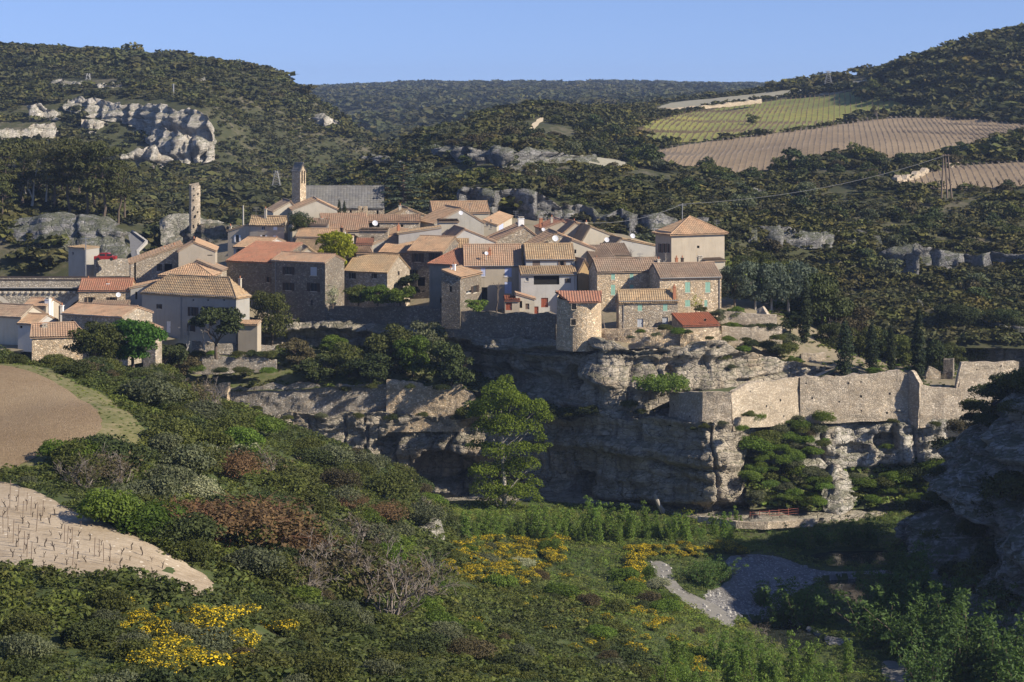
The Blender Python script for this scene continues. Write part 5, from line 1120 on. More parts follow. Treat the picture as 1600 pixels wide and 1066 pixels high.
def lattice(label, px, yt, yb, D, wb, name='pylon'):
    p = P(px, yb, D); h = (yb-yt)*D/F; t = empty(name, tuple(p), label, 'pylon'); k = MB(); n = 6; r = .05+D*.00006
    cr = lambda f, i: Vector((p.x+(1 if i in (0, 1) else -1)*wb*(1-.75*f), p.y+(1 if i in (0, 3) else -1)*wb*(1-.75*f), p.z+h*f))
    for i in range(4): k.tube([cr(0, i), cr(.6, i), cr(1, i)], r, 4)
    for j in range(n):
        for i in range(4): k.tube([cr(j/n, i), cr((j+1)/n, (i+1) % 4)], r*.7, 4)
    k.build('frame', M['metal'], t); a = MB()
    for f in (.72, .85, .98): a.tube([Vector((p.x-wb*.9, p.y, p.z+h*f)), Vector((p.x+wb*.9, p.y, p.z+h*f))], r, 4)
    a.build('cross_arm', M['metal'], t)
lattice('grey lattice power pylon on the left mountain above the white cliff', 138, 115, 152, 838, 2.0)
lattice('small lattice pylon low on the left mountain beside the bell tower', 432, 267, 290, 640, 1.3)
lattice('lattice power pylon alone on the skyline left of the wooded hill', 1294, 111, 131, 950, 1.6)
lattice('thin lattice pylon at the far left of the mountain', 47, 123, 133, 860, 1.0)
def pole(label, px, yt, yb, D, lean=0, r=.13, mat='wood', bar=True):
    p = P(px, yb, D); q = P(px+lean, yt, D); t = empty('utility_pole', tuple(p), label, 'pole'); k = MB(); k.tube([p-Vector((0,0,1)), q], [r*1.3, r], 6); k.build('post', M[mat], t)
    if bar: k = MB(); k.box(q-Vector((0,0,.35)), (.9,0,0), (0,.07,0), (0,0,.08)); k.build('cross_arm', M[mat], t)
pole('tall grey post on the left mountain above the right part of the white cliff', 271, 131, 165, 800, 0, .3, 'metal')
pole('pale concrete post beside the buff house on the upper left', 380, 321, 345, 395, 0, .14, 'concrete', False)
pole('thin metal post behind the hip-roofed hall', 1066, 318, 345, 420, 0, .1, 'metal')
pole('thin metal post by the utility shed', 134, 370, 425, 368, 0, .09, 'metal')
t = empty('utility_pole', tuple(P(1477, 303, 492)), 'wooden A-frame power pole below the right-hand vineyard strip', 'pole')
for a, b_ in ((1471, 1474), (1480, 1477), (1487, 1481)):
    k = MB(); k.tube([P(a, 310, 492), P(b_, 241, 492)], [.24, .17], 6); k.build('post', M['wood'], t)
k = MB(); k.tube([P(1471, 243, 491.6), P(1485, 243, 491.6)], .12, 5); k.build('cross_arm', M['wood'], t)
for k_, (a, c_) in enumerate(((P(1477, 243, 492), P(1066, 319, 420)), (P(1066, 319, 420), P(862, 341, 384)))):
    k = MB(); n_ = 14; k.tube([a.lerp(c_, i/n_)-Vector((0, 0, 2.2*(1-((i/n_)*2-1)**2))) for i in range(n_+1)], .035, 4)
    tag(k.build('power_line', M['metal']), ['power line from the A-frame pole down to the post behind the hall', 'power line from the post behind the hall over the village ridge'][k_], 'cable')
# dead trunk by the cliff foot
k = MB(); k.tube([P(1036, 800, 294), P(1031, 792, 293.7), P(1026, 780, 293.5), P(1023, 772, 293.4)], [.42, .36, .3, .2], 7); tag(k.build('dead_trunk', M['bark_pale']), 'bare pale broken tree trunk leaning at the foot of the cliff', 'trunk')
# ---------------------------------------------------------------- foliage templates
def leafcloud(g, lobes, n, size, up=.35, inner=.22, asp=.6, jit=.5, droop=0):
    """n leaf sprays spread through ellipsoid lobes (x,y,z,rx,ry,rz)"""
    Lb = np.array(lobes, float); wt = (Lb[:, 3]*Lb[:, 5])**1.0; k = g.choice(len(Lb), n, p=wt/wt.sum()); Lk = Lb[k]
    d = g.normal(size=(n, 3)); d /= np.linalg.norm(d, axis=1)[:, None]
    d[:, 2] = np.where(d[:, 2] < -.35, -d[:, 2]*.6, d[:, 2]); d /= np.linalg.norm(d, axis=1)[:, None]
    r = np.where(g.random(n) < inner, g.uniform(.25, .85, n), g.uniform(.82, 1.08, n))
    c = Lk[:, :3]+d*Lk[:, 3:]*r[:, None]
    nm = d*.8+np.array([0, 0, up])+g.normal(size=(n, 3))*jit; nm /= np.linalg.norm(nm, axis=1)[:, None]
    t = np.cross(nm, g.normal(size=(n, 3))); t /= np.linalg.norm(t, axis=1)[:, None]+1e-9; b = np.cross(nm, t)
    s = size*g.uniform(.6, 1.35, n)[:, None]
    t, b = t*s, b*s*asp
    if droop: t[:, 2] -= droop*size*g.random(n)
    V = np.stack([c-t, c-b*.9+t*.15, c+t, c+b*.9+t*.1], 1).reshape(-1, 3)
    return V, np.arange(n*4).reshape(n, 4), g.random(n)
def lm(name, parts, mats):
    """mesh out of several (V,Q,lv) parts, one material each"""
    vs_, qs, ls, mi = [], [], [], []; o = 0
    for i, (V, Q, lv) in enumerate(parts): vs_.append(V); qs.append(Q+o); ls.append(lv); mi.append(np.full(len(Q), i)); o += len(V)
    return np_mesh(name, np.concatenate(vs_), np.concatenate(qs), mats, {'lv': ('FACE', np.concatenate(ls))}, mi=np.concatenate(mi))
def mbnp(mb):
    """MB (quads only) as numpy part"""
    Q = np.array([f if len(f) == 4 else (f+(f[-1],))[:4] for f in mb.f if len(f) in (3, 4)]); return np.array(mb.v, float), Q, np.full(len(Q), .5)
def dome(g, k, r=.62, h=.55, lo=.25, sp=.42):
    L = []
    for i in range(k):
        a = g.uniform(0, 2*math.pi); q = r*math.sqrt(g.random())*.85; z = g.uniform(lo, h)*(1-.45*(q/r)**2)+.12; s = sp*g.uniform(.55, 1.0)
        L.append((q*math.cos(a), q*math.sin(a), z, s, s, s*g.uniform(.6, .9)))
    return L
def branches(mb, p, d, L, r, lev, rr, spread=.6, up=.15, nseg=3, kids=(2, 4), lenf=.68, n=5, minr=.008):
    pts = [Vector(p)]; d = Vector(d).normalized()
    for i in range(nseg):
        d = (d+Vector((rr.gauss(0, .16), rr.gauss(0, .16), rr.gauss(0, .1)+up*.4))).normalized(); pts.append(pts[-1]+d*L/nseg)
    mb.tube(pts, [max(minr, r*(1-.5*i/nseg)) for i in range(nseg+1)], n if lev > 1 else 3, cap=False)
    if lev <= 0: return
    for k in range(rr.randint(*kids)):
        i = rr.randint(1, nseg); a = rr.uniform(0, 2*math.pi); s = d.orthogonal().normalized(); s.rotate(__import__('mathutils').Quaternion(d, a))
        dd = (d+s*rr.uniform(spread*.6, spread*1.5)+Vector((0, 0, up))).normalized()
        branches(mb, pts[i], dd, L*lenf*rr.uniform(.75, 1.15), max(minr, r*.55), lev-1, rr, spread, up, nseg, kids, lenf, n, minr)

LF = dict(
    dark=m_leaf('leaf_dark', (0.0376, 0.0535, 0.0198), .35, trans=.12), olive=m_leaf('leaf_olive', (0.0785, 0.0908, 0.0242), .3, (0.0850, 0.0850, 0.0306)),
    grey=m_leaf('leaf_grey', (0.0999, 0.1123, 0.0647), .25, (0.1105, 0.1105, 0.0680)), bright=m_leaf('leaf_bright', (0.0935, 0.1485, 0.0264), .3, (.13, .15, .03), .35),
    fresh=m_leaf('leaf_fresh', (.125, .195, .045), .25, (.17, .205, .045), .4), yellowgreen=m_leaf('leaf_yellowgreen', (.22, .25, .02), .15, (.28, .26, .03), .4),
    brown=m_leaf('leaf_brown', (0.1035, 0.0594, 0.0324), .3, (.12, .085, .04), .15), heath=m_leaf('leaf_heath', (0.0638, 0.0553, 0.0289), .35, (0.0850, 0.0595, 0.0340), .1),
    flower=m_leaf('broom_flower', (.60, .42, .018), .25, (.62, .48, .03), .2), lime=m_leaf('leaf_vivid', (.045, .105, .018), .15, (.06, .12, .02), .35),
    blossom=m_leaf('leaf_blossom', (.28, .29, .20), .2, (.3, .3, .18), .2), pine=m_leaf('leaf_pine', (.055, .062, .022), .3, (.08, .07, .03), .1),
    cedar=m_leaf('leaf_cedar', (0.0676, 0.0884, 0.0624), .2, (.06, .07, .045), .1), cypress=m_leaf('leaf_cypress', (.022, .034, .015), .25, trans=.1),
    silver=m_leaf('leaf_silver', (.085, .105, .078), .2, (.09, .11, .08), .2), willow=m_leaf('leaf_willow', (.08, .13, .042), .25, (.07, .12, .03), .35),
    poplar=m_leaf('leaf_poplar', (0.0978, 0.1403, 0.0187), .15, (.16, .18, .03), .4), grass=m_leaf('leaf_grass', (.075, .10, .028), .4, (.15, .13, .06), .2),
)
G = np.random.default_rng(11)
TPL = {}
def tpl(key, make, k):
    if key not in TPL: TPL[key] = [make(np.random.default_rng(sum(map(ord, key))*13+i), i) for i in range(k)]
    return TPL[key]
def shrub_mesh(nm, leaf, n=1500, size=.085, lob=18, **k):
    def f(g, i):
        L = dome(g, lob, **k); L += [(x+g.normal(0, .2), y+g.normal(0, .2), z+g.uniform(-.05, .14), r*.38, r*.38, r*.34) for x, y, z, r, _, _ in L]
        return lm(nm, [leafcloud(g, L, int(n*2.6), size*.55, jit=.75)], [LF[leaf]])
    return f
def twiggy_mesh(nm, leaf, bark='twig_brown', n=700, size=.05, lev=4, seed=0):
    def f(g, i):
        rr = random.Random(i+seed); mb = MB()
        for s in range(5): a = rr.uniform(0, 6.28); branches(mb, (rr.uniform(-.08, .08), rr.uniform(-.08, .08), -.05), (math.cos(a)*.6, math.sin(a)*.6, 1), .42, .022, lev, rr, .7, .12, 3, (2, 3), .72, 4, .0035)
        return lm(nm, [mbnp(mb), leafcloud(g, dome(g, 16, .6, .6, .3, .36), n, size, inner=.5)], [M[bark], LF[leaf]])
    return f
def broom_mesh(flowers):
    def f(g, i):
        L = dome(g, 9, .6, .5, .25, .4); a = leafcloud(g, L, 1300, .09, .8, asp=.22); L2 = [(x, y, z+.08, rx, ry, rz) for x, y, z, rx, ry, rz in L if g.random() < .75] or L
        return lm('broom_bush', [a, leafcloud(g, L2, flowers, .034, .8, .3, .8)], [LF['olive'], LF['flower']])
    return f
def sapling_mesh(nm, leaf, n=1500, size=.04, stems=6, w=.22, low=.12, lean=.16, fat=.13):
    def f(g, i):
        L = []; mb = MB(); rr = random.Random(i)
        for s in range(stems+int(g.integers(-2, 3))):
            x, y = g.normal(0, w*.55), g.normal(0, w*.55); h = g.uniform(.5, 1.0); lx, ly = g.normal(0, lean), g.normal(0, lean); q = 7
            for k in range(q):
                t = low+(1-low)*k/(q-1); r = (fat*(1-.65*t)+.02)*g.uniform(.6, 1.25); L.append((x*(.6+.6*t)+lx*t*t+g.normal(0, .025), y*(.6+.6*t)+ly*t*t+g.normal(0, .025), t*h, r, r, .09))
            mb.tube([(x*.5, y*.5, -.03), (x+lx*.3, y+ly*.3, h*.5), (x+lx*.8, y+ly*.8, h*.85)], [.010, .007, .003], 4, cap=False)
        return lm(nm, [mbnp(mb), leafcloud(g, L, n, size, .4, .35, .45, .9)], [M['bark'], LF[leaf]])
    return f
def tree_parts(nm, leaf, bark, lobes, n, size, trunk, **k):
    g = np.random.default_rng(len(nm)+n); return lm(nm+'_crown', [leafcloud(g, lobes, n, size, **k)], [LF[leaf]]), trunk.mesh(nm+'_trunk', M[bark], smooth=True)

def place(mesh, p, h, label, cat, group, name, w=1.0, rz=None):
    o = link(name, mesh, None, p); s = h; o.scale = (s*w, s*w, s); o.rotation_euler.z = G.uniform(0, 6.28) if rz is None else rz
    return tag(o, label, cat, group)
def put_tree(name, label, p, crown, trunk, h, w=1.0, rz=None, group=None, cat='tree'):
    t = empty(name, tuple(p), label, cat, group); t.scale = (h*w, h*w, h); t.rotation_euler.z = G.uniform(0, 6.28) if rz is None else rz
    link('trunk', trunk, t); link('crown', crown, t); return t
def round_tree(g, i, leaf, bark, n=2600, size=.05, lob=22, r=.42, tr=.028, lo=.32, hi=.8, sp=.26):
    rr = random.Random(i*7+lob); mb = MB(); mb.tube([(0, 0, -.06), (.01, 0, .15), (.0, .01, .34)], [tr*1.25, tr, tr*.8], 7, cap=False)
    for s in range(5): a = s*1.3+rr.random(); branches(mb, (0, .01, .2+.03*s), (math.cos(a), math.sin(a), 1.0), .3, tr*.55, 2, rr, .6, .1, 3, (2, 3), .7, 5, .003)
    L = []
    for k in range(lob):
        a = g.uniform(0, 6.28); z = g.uniform(lo, hi); q = r*math.sqrt(g.random())*math.sqrt(max(.1, 1-((z-.52)/.5)**2)); s = sp*g.uniform(.5, 1); L.append((q*math.cos(a), q*math.sin(a), z, s, s, s*.7))
    L += [(x+g.normal(0, .12), y+g.normal(0, .12), z+g.uniform(-.06, .08), q*.4, q*.4, q*.32) for x, y, z, q, _, _ in L]
    f_ = 2.2 if n > 900 else 1.4
    return lm('crown', [leafcloud(g, L, int(n*f_), size*(.62 if n > 900 else .8), jit=.75)], [LF[leaf]]), mb.mesh('trunk', M[bark], smooth=True)
def cypress_tree(g, i, leaf='cypress', slim=.10):
    mb = MB(); mb.tube([(0, 0, -.04), (0, 0, .5)], [.02, .012], 6, cap=False); L = []
    for k in range(26): t = k/25; r = slim*(math.sin(math.pi*min(1, (t*.9+.12)))**.7)*(1-.35*t)+.006; L.append((g.normal(0, .012), g.normal(0, .012), .05+t*.93, r*g.uniform(.75, 1.1), r*g.uniform(.75, 1.1), .05))
    return lm('crown', [leafcloud(g, L, 2600, .022, .9, .15, .5)], [LF[leaf]]), mb.mesh('trunk', M['bark'])
def pine_tree(g, i):
    rr = random.Random(i+40); mb = MB(); x = y = 0; tr = [(0, 0, -.05)]
    for k in range(5): x += rr.gauss(0, .02); y += rr.gauss(0, .02); tr.append((x, y, .16*(k+1)))
    mb.tube(tr, [.022, .019, .016, .013, .010, .006], 6, cap=False); L = []
    for k in range(24):
        z = rr.uniform(.38, .98); a = rr.uniform(0, 6.28); q = rr.uniform(.08, .30)*(1.15-.75*abs(z-.62)/.4); px_, py_ = x*.7+q*math.cos(a), y*.7+q*math.sin(a)
        mb.tube([(x*.7, y*.7, z-.10), (px_, py_, z)], [.007, .003], 4, cap=False); s = rr.uniform(.06, .13); L.append((px_, py_, z, s*1.25, s*1.25, s*.55))
    return lm('crown', [leafcloud(g, L, 2800, .026, .7, .15, .4)], [LF['pine']]), mb.mesh('trunk', M['bark'])
def cedar_tree(g, i):
    mb = MB(); mb.tube([(0, 0, -.05), (0, 0, .9)], [.03, .008], 7, cap=False); L = []; rr = random.Random(5)
    for k in range(46):
        z = .10+.84*k/45; ln = .46*(1-z)**.72+.05; a = k*2.4+rr.random(); tip = (math.cos(a)*ln, math.sin(a)*ln, z+.03-.10*ln)
        mb.tube([(0, 0, z), tip], [.010, .003], 4, cap=False)
        for q in (.45, .72, .98): s = .085*(1-.5*z)*rr.uniform(.7, 1.2); L.append((tip[0]*q+rr.gauss(0, .02), tip[1]*q+rr.gauss(0, .02), z+(tip[2]-z)*q, s*1.1, s*1.1, s*.28))
    return lm('crown', [leafcloud(g, L, 7000, .020, 1.0, .2, .5, .3)], [LF['cedar']]), mb.mesh('trunk', M['bark'])
def bare_tree(i, bark='bark_grey', lev=5, spread=.55, up=.1, kids=(2, 3), r=.03):
    rr = random.Random(i+9); mb = MB(); branches(mb, (0, 0, -.05), (0, 0, 1), .38, r, lev, rr, spread, up, 3, kids, .72, 6, .0025)
    return mb.mesh('bare_tree', M[bark])

# ---------------------------------------------------------------- stuff: scrub that reads as one mass
def bushes_np(g, pts, hs, ws, n, rel, lobes=5, up=.35, asp=.65):
    """many bushes merged; pts (m,3); n leaf sprays each"""
    m = len(pts); sh = []
    for t in range(14): sh.append(leafcloud(g, dome(g, lobes, .6, .55, .2, .5), n, rel, up, .15, asp, .85))
    Vs, lv, bv = [], [], []
    k = g.integers(0, 14, m); a = g.uniform(0, 6.28, m); ca, sa = np.cos(a), np.sin(a)
    for t in range(14):
        ix = np.where(k == t)[0]
        if len(ix) == 0: continue
        V = sh[t][0]; X = (V[None, :, 0]*ca[ix, None]-V[None, :, 1]*sa[ix, None])*ws[ix, None]+pts[ix, None, 0]; Y = (V[None, :, 0]*sa[ix, None]+V[None, :, 1]*ca[ix, None])*ws[ix, None]+pts[ix, None, 1]
        Z = V[None, :, 2]*hs[ix, None]+pts[ix, None, 2]-.08*hs[ix, None]
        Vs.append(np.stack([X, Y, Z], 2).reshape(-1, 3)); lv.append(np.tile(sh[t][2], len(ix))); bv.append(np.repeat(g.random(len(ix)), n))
    V = np.concatenate(Vs); return V, np.arange(len(V)).reshape(-1, 4), np.concatenate(lv), np.concatenate(bv)
def stuff_bushes(name, fn, pts, hs, mat, n=60, rel=.2, wf=1.25, seed=1, lobes=5, label=None, up=.35, asp=.65):
    g = np.random.default_rng(seed); z = fn(pts[:, 0], pts[:, 1]); p3 = np.stack([pts[:, 0], pts[:, 1], z], 1)
    V, Q, lv, bv = bushes_np(g, p3, hs, hs*wf*g.uniform(.8, 1.25, len(hs)), n, rel, lobes, up, asp)
    o = link(name, np_mesh(name, V, Q, mat, {'lv': ('FACE', lv), 'bv': ('FACE', bv)})); return tag(o, label, None, None, 'stuff')
def scatter(g, fn, x0, x1, y0, y1, n, ok, mind=None):
    out = []
    x = g.uniform(x0, x1, n); y = g.uniform(y0, y1, n); z = fn(x, y); px, py = proj(x, y, z); k = ok(px, py, x, y); p = np.stack([x[k], y[k]], 1)
    if mind is not None:
        cell = {}; keep = []
        for i, (a, b_) in enumerate(p):
            c = (int(a//mind), int(b_//mind))
            if any((a-q[0])**2+(b_-q[1])**2 < mind*mind for dx in (-1, 0, 1) for dy in (-1, 0, 1) for q in cell.get((c[0]+dx, c[1]+dy), ())): continue
            cell.setdefault(c, []).append((a, b_)); keep.append(i)
        p = p[keep]
    return p
def polys(px, py, *P_):
    r = np.zeros(np.shape(px), bool)
    for q in P_: r |= inpoly(px, py, q)
    return r
def grow(q, f=1.0, s=0): return q
fr = lambda px, py: (px > -90) & (px < 1690)
m_scrubL = m_leaf('scrub_far_hill', (0.0480, 0.0560, 0.0240), .42, (0.0800, 0.0680, 0.0360), .1, .3, 'bv')
m_scrubR = m_leaf('scrub_hill_behind', (0.0452, 0.0515, 0.0203), .45, (0.0858, 0.0702, 0.0312), .1, .3, 'bv')
m_scrubF = m_leaf('scrub_plateau', (0.0382, 0.0467, 0.0238), .35, (0.0765, 0.0638, 0.0340), .1, .3, 'bv')
m_under = m_leaf('undergrowth_leaf', (0.0628, 0.0822, 0.0233), .45, (0.0723, 0.0723, 0.0306), .2, .3, 'bv')
m_dryleaf = m_leaf('grass_leaf', (.08, .125, .03), .4, (.14, .145, .05), .2, .45, 'bv')
PXP = lambda L: L
# left mountain
g = np.random.default_rng(21)
CR_L = [[(105,152),(217,159),(262,163),(311,167),(322,174),(338,200),(335,245),(312,258),(285,262),(262,242),(250,218),(205,200),(127,190)], [(36,166),(98,164),(98,188),(40,190)], [(-60,196),(92,195),(98,224),(-60,226)], [(190,234),(262,228),(270,272),(190,270)], [(78,126),(190,126),(190,137),(78,137)], [(300,122),(322,122),(322,136),(300,136)], [(125,188),(172,188),(172,206),(125,206)]]
pl = scatter(g, left, -290, 0, 520, 1010, 26000, lambda px, py, x, y: fr(px, py) & ~polys(px, py+3, *CR_L) & (py > 70) & ((vn2(x/16, y/26, 71) > -.72) | (vn2(x/3, y/3, 72) > .3)), 1.9)
stuff_bushes('hill_scrub', left, pl, (1.1+2.4*g.random(len(pl))**2)*(1+.45*vn2(pl[:, 0]/22, pl[:, 1]/30, 73))*np.where(g.random(len(pl)) < .1, 1.6, 1), m_scrubL, 70, .20, 1.5, 31, 5, 'evergreen scrub covering the mountain on the left')
pl2 = scatter(g, left, -150, -10, 390, 520, 2500, lambda px, py, x, y: fr(px, py) & (py > 100) & ~polys(px, py, [(185,350),(240,350),(240,425),(100,425),(100,385)]), 2.6)
stuff_bushes('hill_scrub', left, pl2, g.uniform(1.2, 3.6, len(pl2)), m_scrubL, 110, .2, 1.35, 32, 6, 'evergreen scrub at the foot of the mountain behind the bridge')
# hill behind the village
FLD = [F2P, F3P, F1P, F0P, [(838,180),(858,182),(842,204),(826,214)], [(884,244),(990,252),(990,268),(884,258)]]
def okr(px, py, x, y): return (px > -90) & (px < 1900) & ~polys(px, py, *FLD) & (py > 30)
m3 = scatter(g, right, -90, 270, 374, 1000, 47000, lambda px, py, x, y: okr(px, py, x, y) & ((y > 395) | (x > 68)) & ~((x < -15) & (y > 650)) & ((vn2(x/14, y/22, 5) > -.6) | (py > 330) | (px > 1390)), 2.1)
dz_ = m3[:, 1]
stuff_bushes('hill_scrub', right, m3[dz_ > 520], (1.0+2.4*g.random((dz_ > 520).sum())**2)*np.where((m3[dz_ > 520][:, 0] > 130), 1.6, 1), m_scrubR, 66, .21, 1.5, 33, 4, 'evergreen scrub on the upper hill behind the village')
m5 = scatter(g, right, 20, 150, 374, 445, 12000, lambda px, py, x, y: okr(px, py, x, y) & ((y > 395) | (x > 68)), 1.3)
near_r = np.concatenate([m3[dz_ <= 520], m5])
stuff_bushes('hill_scrub', right, near_r, (.7+2.2*g.random(len(near_r))**1.6)*(1+.4*vn2(near_r[:, 0]/9, near_r[:, 1]/9, 74)), m_scrubR, 130, .16, 1.5, 34, 5, 'evergreen scrub on the slope across the gorge behind the village')
# far plateau
pf_ = scatter(g, far, -420, 520, 950, 3300, 12000, lambda px, py, x, y: (px > 430) & (px < 1420), None)
stuff_bushes('plateau_woods', far, pf_, g.uniform(4, 8, len(pf_)), m_scrubF, 26, .42, 1.6, 35, 3, 'dark woods on the far plateau under the sky')

# near undergrowth
NOGO = [verge, field, vine_poly, track, gravel, ptk]+POOLS
free = lambda x, y: ~polys(x, y, *NOGO)
g = np.random.default_rng(22)
u1 = scatter(g, near, -62, 70, 84, 300, 60000, lambda px, py, x, y: fr(px, py) & free(x, y) & (py < 1110), .62)
wet = near(u1[:, 0], u1[:, 1]) < -55
stuff_bushes('undergrowth', near, u1[~wet], g.uniform(.6, 1.2, (~wet).sum())*(.88+.32*vn2(u1[~wet][:, 0]/6, u1[~wet][:, 1]/6, 8)), m_under, 64, .135, 1.3, 36, 4, 'low heathy undergrowth covering the near slope', .6)
stuff_bushes('undergrowth', near, u1[wet], g.uniform(.35, .9, wet.sum()), m_dryleaf, 60, .15, 1.4, 37, 4, 'grass and low herbs on the valley floor', .9, .35)
ve = scatter(g, near, -62, -20, 150, 250, 6000, lambda px, py, x, y: inpoly(x, y, verge) & ~inpoly(x, y, field), .5)
stuff_bushes('verge_grass_tufts', near, ve, g.uniform(.08, .2, len(ve)), m_dryleaf, 14, .5, 2.2, 38, 3, 'short grass along the edge of the ploughed field', .9, .3)
gd = scatter(g, garden, -60, 14, 304, 342, 2600, lambda px, py, x, y: fr(px, py) & inpoly(x, y, _gpoly), .9)
stuff_bushes('garden_undergrowth', garden, gd, g.uniform(.3, .9, len(gd)), m_under, 40, .24, 1.3, 39, 4, 'low plants covering the garden terrace over the lower cliff')
tl = scatter(g, talus, 35, 68, 289, 305, 1800, lambda px, py, x, y: fr(px, py) & (px < 1460) & inpoly(x, y, _tpoly), .7)
stuff_bushes('talus_undergrowth', talus, tl, g.uniform(.4, 1.2, len(tl)), m_dryleaf, 60, .2, 1.3, 40, 5, 'fresh herbs on the slope under the pale cliff')
vg = scatter(g, village, 28, 85, 302, 400, 5000, lambda px, py, x, y: fr(px, py) & (px > 1128) & (py > 400) & inpoly(x, y, _vpoly) & (vn2(x/4, y/4, 77) > -.35), .8)
stuff_bushes('garden_undergrowth', village, vg, g.uniform(.15, .7, len(vg))*np.where(vg[:, 1] > 335, 2.5, 1), m_dryleaf, 50, .2, 1.5, 41, 4, 'grass and weeds in the terrace gardens behind the ramparts')
rm = scatter(g, righttop, 56, 140, 224, 275, 2500, lambda px, py, x, y: fr(px, py) & (px > 1480) & inpoly(x, y, _rpoly), 1.1)
stuff_bushes('rim_scrub', righttop, rm, g.uniform(.8, 1.8, len(rm)), m_scrubR, 110, .17, 1.2, 42, 6, 'dark scrub along the rim of the shaded gorge wall')
# ---------------------------------------------------------------- single shrubs and trees
sh = {k: tpl('s_'+k, shrub_mesh('shrub', k, n, s), 4) for k, n, s in (('dark', 2200, .075), ('olive', 2000, .075), ('grey', 2000, .07), ('bright', 1900, .075), ('heath', 2000, .06), ('blossom', 1900, .06))}
tw = {'brown': tpl('t_brown', twiggy_mesh('twiggy_shrub', 'brown', n=3600, size=.026), 3), 'greyt': tpl('t_grey', twiggy_mesh('twiggy_shrub', 'heath', 'bark_grey', 260, .04, 4, 50), 3)}
br = tpl('broom', broom_mesh(480), 4)
pop = tpl('pop', sapling_mesh('poplar_sapling', 'fresh', 2300, .026, 5, .2, .1, .10, .12), 6); wil = tpl('wil', sapling_mesh('willow_bush', 'willow', 3000, .034, 11, .42, .08, .26, .2), 5)
LOOK = dict(dark='dark evergreen shrub', olive='olive green shrub', grey='grey-green shrub', bright='bright green shrub', heath='brownish heath shrub', blossom='pale flowering shrub', brown='reddish brown budding shrub', greyt='bare grey twiggy shrub')
g = np.random.default_rng(77); NS = 0
ZONES = [
 ([(0,1100),(0,930),(60,912),(180,912),(300,955),(345,945),(430,905),(560,960),(700,960),(1010,1100)], 'among the low scrub below the near vineyard', 82, (1.1, 2.3), dict(olive=6, dark=3, heath=1, grey=2, bright=1), 1.9),
 ([(75,775),(110,715),(150,720),(225,700),(250,735),(235,640),(200,590),(260,600),(340,655),(480,705),(620,735),(690,800),(640,850),(560,950),(430,915),(340,905),(230,850),(130,805)], 'on the slope between the two left fields and the gorge', 118, (1.9, 3.9), dict(olive=5, dark=4, grey=4, heath=1, bright=1, blossom=1, greyt=1), 2.3),
 ([(-30,560),(40,556),(130,575),(200,580),(260,580),(340,620),(330,650),(240,610),(200,592),(110,596),(60,576),(-30,575)], 'in the hedge beyond the ploughed field', 30, (1.5, 2.9), dict(dark=4, olive=3, heath=1, grey=1), 1.8),
 ([(650,870),(770,850),(985,858),(1010,885),(1055,935),(1100,985),(1120,1010),(1060,1100),(760,1100),(640,960)], 'scattered over the yellow broom meadow', 58, (.9, 2.2), dict(bright=4, olive=3, grey=2, dark=1, blossom=1, heath=1), 2.2)]
for poly, where, cnt, hr, mix, md in ZONES:
    ks = list(mix); pr = np.array([mix[k] for k in ks], float); pr /= pr.sum()
    pts = scatter(g, near, -62, 60, 90, 290, 9000, lambda px, py, x, y: inpoly(px, py, poly) & free(x, y), md)[:cnt]
    zz = near(pts[:, 0], pts[:, 1])
    for (x, y), z in zip(pts, zz):
        k = ks[int(g.choice(len(ks), p=pr))]; h = g.uniform(*hr); T = sh.get(k) or tw[k]
        place(T[int(g.integers(len(T)))], (x, y, z-.1*h), h, LOOK[k]+' '+where, 'shrub', LOOK[k]+'s '+where, 'twiggy_shrub' if k == 'greyt' else 'shrub', g.uniform(.9, 1.35)); NS += 1
def gnd(px, py, fn=near, D0=85, D1=299): return ground(px, py, fn, D0, D1)
# brown budding bushes and bare shrubs that stand out
for px, py, hpx, w_, k, lb in ((345,855,72,1.5,'brown','large reddish brown budding bush above the right end of the near vineyard'), (405,870,80,1.5,'brown','largest reddish brown budding bush in the middle of the left slope'), (455,885,62,1.3,'brown','reddish brown bush at the right of the brown thicket'), (370,755,46,1.2,'brown','dark red-brown bush beneath the left end of the lower cliff'), (290,815,30,1.2,'brown','small brown bush between the vineyard edge and the grey-green shrubs'),
   (520,930,85,1.1,'greyt','tall bare pale-stemmed bush beside the brown thicket'), (560,950,90,1.1,'greyt','bare grey bush in the centre of the lower slope'), (610,975,90,1.1,'greyt','broad bare bush to the left of the yellow meadow'), (650,940,70,1.1,'greyt','bare purplish bush at the left edge of the yellow meadow'), (470,930,60,1.1,'greyt','bare bush with white stems below the brown thicket'), (130,765,45,1.3,'greyt','grey twiggy bush at the upper edge of the near vineyard'), (170,750,45,1.4,'greyt','broad grey twiggy bush under the field edge outcrop'), (330,645,46,1.0,'greyt','bare shrub before the old wall stub'), (545,800,26,1.3,'brown','small brown bush on the crest of the slope'), (600,820,30,1.4,'brown','low brown bush above the rock outcrop by the meadow')):
    p = gnd(px, py); h = 1.35*hpx*p.y/F; place(tw[k][int(g.integers(3))], (p.x, p.y, p.z-.1), h, lb, 'bush', None, 'twiggy_bush', w_)
